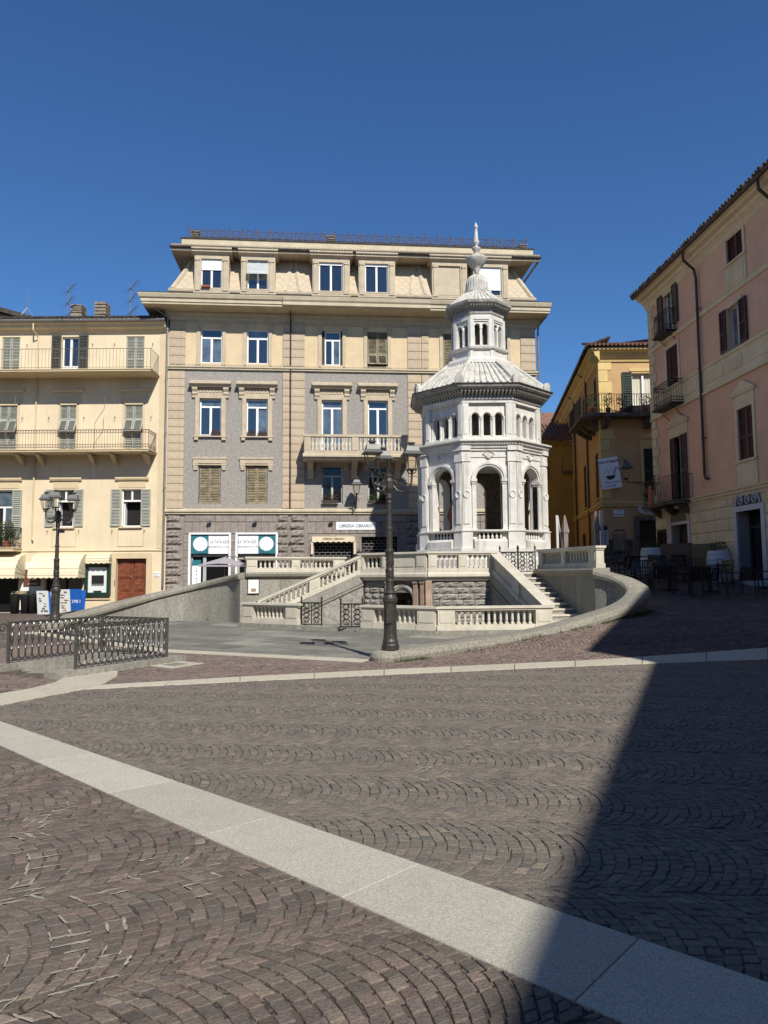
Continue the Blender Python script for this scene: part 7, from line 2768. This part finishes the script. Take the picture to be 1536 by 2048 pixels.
def barrel(label, x, y, h, r, emblem):
    t = thing('barrel_planter', label, 'planter', (x, y, gz(x, y)), R(-25), 'white barrel planters')
    MB().lathe([(r * .84, 0), (r * .95, h * .25), (r, h * .5), (r * .95, h * .78), (r * .84, h), (r * .76, h), (r * .74, h * .93)], 22).build('barrel', 'barrel_white', t, False)
    for z in (.12, .3, .7, .88):
        rr_ = r * (1 - .16 * abs(2 * z - 1) ** 2) + .008
        MB().lathe([(rr_, h * z - .02), (rr_ + .004, h * z + .02)], 22).build('hoop', 'barrel_white', t)
    leaves(MB(), (0, 0, h + .12), (r * .8, r * .8, .2), 260, .08, seed=int(x * 10)).build('foliage', 'leaf', t)
    if emblem:
        em = MB()
        for (a, z, w, hh) in ((-1.75, .42, .06, .16), (-1.62, .5, .10, .08), (-1.85, .38, .07, .07), (-1.6, .36, .06, .05), (-1.72, .58, .05, .05)):
            cx, cy = (r + .012) * math.cos(a), (r + .012) * math.sin(a)
            em.box(cx - w / 2, cx + w / 2, cy - .006, cy + .006, h * z, h * z + hh)
        em.build('emblem', 'ink_red', t)
    text('NOVELLI', .07, 'ink_grey', t, Matrix.Translation((0, -r - .012, h * .72)) @ Matrix.Rotation(PI / 2, 4, 'X'))
    return t


barrel('white barrel planter with a red emblem beside the blue-grey shop door', 10.75, 23.3, 1.0, .40, True)
barrel('white barrel planter with shrub in front of the arched door', 10.05, 27.3, .95, .42, True)
sc_ = thing('windbreak_screen', 'pair of dark windbreak panels between the two white barrels', 'screen')
for (a, b) in (((9.75, 25.6), (10.55, 24.85)), ((10.57, 24.83), (10.95, 23.95))):
    z = gz(*a)
    MB().obox(a, b, .04, z + .02, z + 1.12).build('panel', 'black_metal', sc_)
    MB().obox(a, b, .08, z + 1.12, z + 1.15).build('ledge', 'shutter_brown', sc_)
# menu board and hanging price list
mbd = thing('menu_stand', 'black framed menu stand with a yellowish sheet by the rubble plinth', 'menu stand', (11.0, 33.9, gz(11.0, 33.9)))
MB().tube([(-.3, 0, 0), (-.3, 0, 1.55), (-.22, 0, 1.68), (.22, 0, 1.68), (.3, 0, 1.55), (.3, 0, 0)], .03, 6).build('frame', 'black_metal', mbd)
MB().box(-.25, .25, -.02, .02, .75, 1.5).build('sheet', 'shutter_tan', mbd)
hp = thing('price_board', 'narrow white price list hanging on the alley corner', 'sign', (10.2, 33.6, 0))
MB().box(-.2, .2, -.015, .015, 2.85, 3.55).build('panel', 'barrel_white', hp)
for k in range(7):
    MB().box(-.15, .12, -.02, -.015, 2.95 + k * .08, 2.975 + k * .08).build('print_line', 'ink', hp)
MB().box(-.16, .16, -.03, .03, 3.55, 3.75).build('bracket', 'black_metal', hp)


def closed_umbrella(label, x, y, z, h):
    t = thing('closed_parasol', label, 'parasol', (x, y, z), 0, 'closed parasols behind the balustrade')
    cl = MB()
    n = 18
    prof = [(.015, h), (.03, h - .05), (.07, h - .3), (.125, h - .62), (.09, h - .70), (.10, h - 1.1), (.12, h - 1.7), (.135, h - 2.1), (.12, h - 2.15)]
    v = []
    for j, (r_, zz) in enumerate(prof):
        for k in range(n):
            q = r_ * (1 + (.34 if k % 3 == 0 else -.22) * (.6 + .4 * math.sin(j * .7 + k)))
            v.append((q * math.cos(2 * PI * k / n), q * math.sin(2 * PI * k / n), zz))
    cl.add(v, [(j * n + k, j * n + (k + 1) % n, (j + 1) * n + (k + 1) % n, (j + 1) * n + k) for j in range(len(prof) - 1) for k in range(n)])
    cl.build('canopy', 'cloth_mauve', t)
    return t


pu1 = atY(1129, 1030, 26.5)
pu2 = atY(1191, 1022, 24.5)
c1 = closed_umbrella('closed mauve parasol close to the pavilion', pu1.x, 26.5, 1.4, pu1.z - 1.4)
c2 = closed_umbrella('closed mauve parasol nearer the curved ramp wall', pu2.x, 24.5, 1.35, pu2.z - 1.35)
MB().obox((-.30, .1), (-.22, .1), .09, 0, 2.3).build('mast', 'barrel_white', c1)
MB().tube([(-.22, .1, 2.25), (-.06, .1, .9)], .02, 5).build('arm', 'barrel_white', c1)
MB().obox((.17, .12), (.27, .12), .09, 0, 2.35).build('mast', 'barrel_white', c2)
MB().box(-.3, .3, -.3, .3, 0, .1).build('base', 'rough_grey', c1)
MB().box(-.3, .3, -.3, .3, 0, .1).build('base', 'rough_grey', c2)
# open lilac parasol in front of the children's shop
pl_, pr_, pt_ = atY(398, 1128, 29.6), atY(488, 1131, 29.6), atY(438, 1114, 30.2)
ox = (pl_.x + pr_.x) / 2
oz = (pl_.z + pr_.z) / 2
op = thing('open_parasol', 'open lilac square parasol in front of the children\'s shop door', 'parasol', (ox, 30.2, 0))
hw = (pr_.x - pl_.x) / 2
hz = pt_.z
cs = [(-hw, -.75, oz), (hw * .9, -.9, oz - .02), (hw * .92, .9, oz), (-hw, .9, oz)]
cn = MB()
apex = (0, 0, hz)
for i in range(4):
    a, b = Vector(cs[i]), Vector(cs[(i + 1) % 4])
    m_ = (a + b) / 2 + Vector((0, 0, .06))
    cn.add([a, m_, apex], [(0, 1, 2)]).add([m_, b, apex], [(0, 1, 2)])
    cn.add([a, b, b + Vector((0, 0, -.07)), a + Vector((0, 0, -.07))], [(0, 1, 2, 3)])
cn.build('canopy', 'cloth_lilac', op)
MB().tube([(0, 0, zg0(ox, 30.2)), (0, 0, hz)], .025, 6).build('pole', 'zinc', op)
MB().box(-.3, .3, -.3, .3, zg0(ox, 30.2) - .1, zg0(ox, 30.2) + .08).build('base', 'rough_grey', op)
MB().tube([(0, 0, hz), (.35, .3, hz + .06), (.6, .45, hz - .2)], .02, 5).build('boom', 'zinc', op)
pp = thing('potted_bush', 'dark potted bush between the two children\'s shop windows', 'plant', (ox + .85, 31.6, zg0(ox + .85, 31.6)))
MB().lathe([(.13, 0), (.18, .3)], 10).build('pot', 'terracotta', pp)
leaves(MB(), (0, 0, .8), (.26, .2, .5), 260, .09, seed=77).build('foliage', 'leaf', pp)
# grate in the court, grass along the ramp wall
gr = tag(MB().box(-.32, .32, -.22, .22, 0, .012).build('drain_grate', 'iron_rust'), 'rusty drain grate set in the grey court paving', 'drain')
g_ = atZ(655, 1285)
gr.location = (g_.x, g_.y, .0)
gr.rotation_euler = (0, 0, R(-33))
for i in range(9):
    MB().box(-.30, .30, -.20 + i * .047, -.20 + i * .047 + .022, .012, .018).build('grate_bar', 'iron_rust', gr)
rr = random.Random(31)
gm = MB()
P = curve_pts(RAMP_R, 12)
for k in range(2600):
    i = rr.random() ** .8 * 48 + 10 if k > 500 else rr.uniform(0, 5)
    i = min(len(P) - 2, int(i))
    d = (P[i + 1] - P[i]).normalized()
    o = Vector((d.y, -d.x, 0))
    if math.sin(i * 1.7) + math.sin(i * .63 + 1) < -.2 and k > 500:
        continue
    p = P[i].lerp(P[i + 1], rr.random()) + o * (.24 + abs(rr.gauss(0, .07)))
    z = zg0(p.x, p.y) - .015
    h = rr.uniform(.03, .10)
    a = rr.uniform(0, 6.28)
    w = .006
    dx, dy = rr.gauss(0, .03), rr.gauss(0, .03)
    gm.add([(p.x - w * math.cos(a), p.y - w * math.sin(a), z), (p.x + w * math.cos(a), p.y + w * math.sin(a), z), (p.x + dx, p.y + dy, z + h)], [(0, 1, 2)])
gg = gm.build('grass', 'leaf')
gg['kind'] = 'stuff'
gg['label'] = 'green weeds growing along the foot of the right ramp wall'
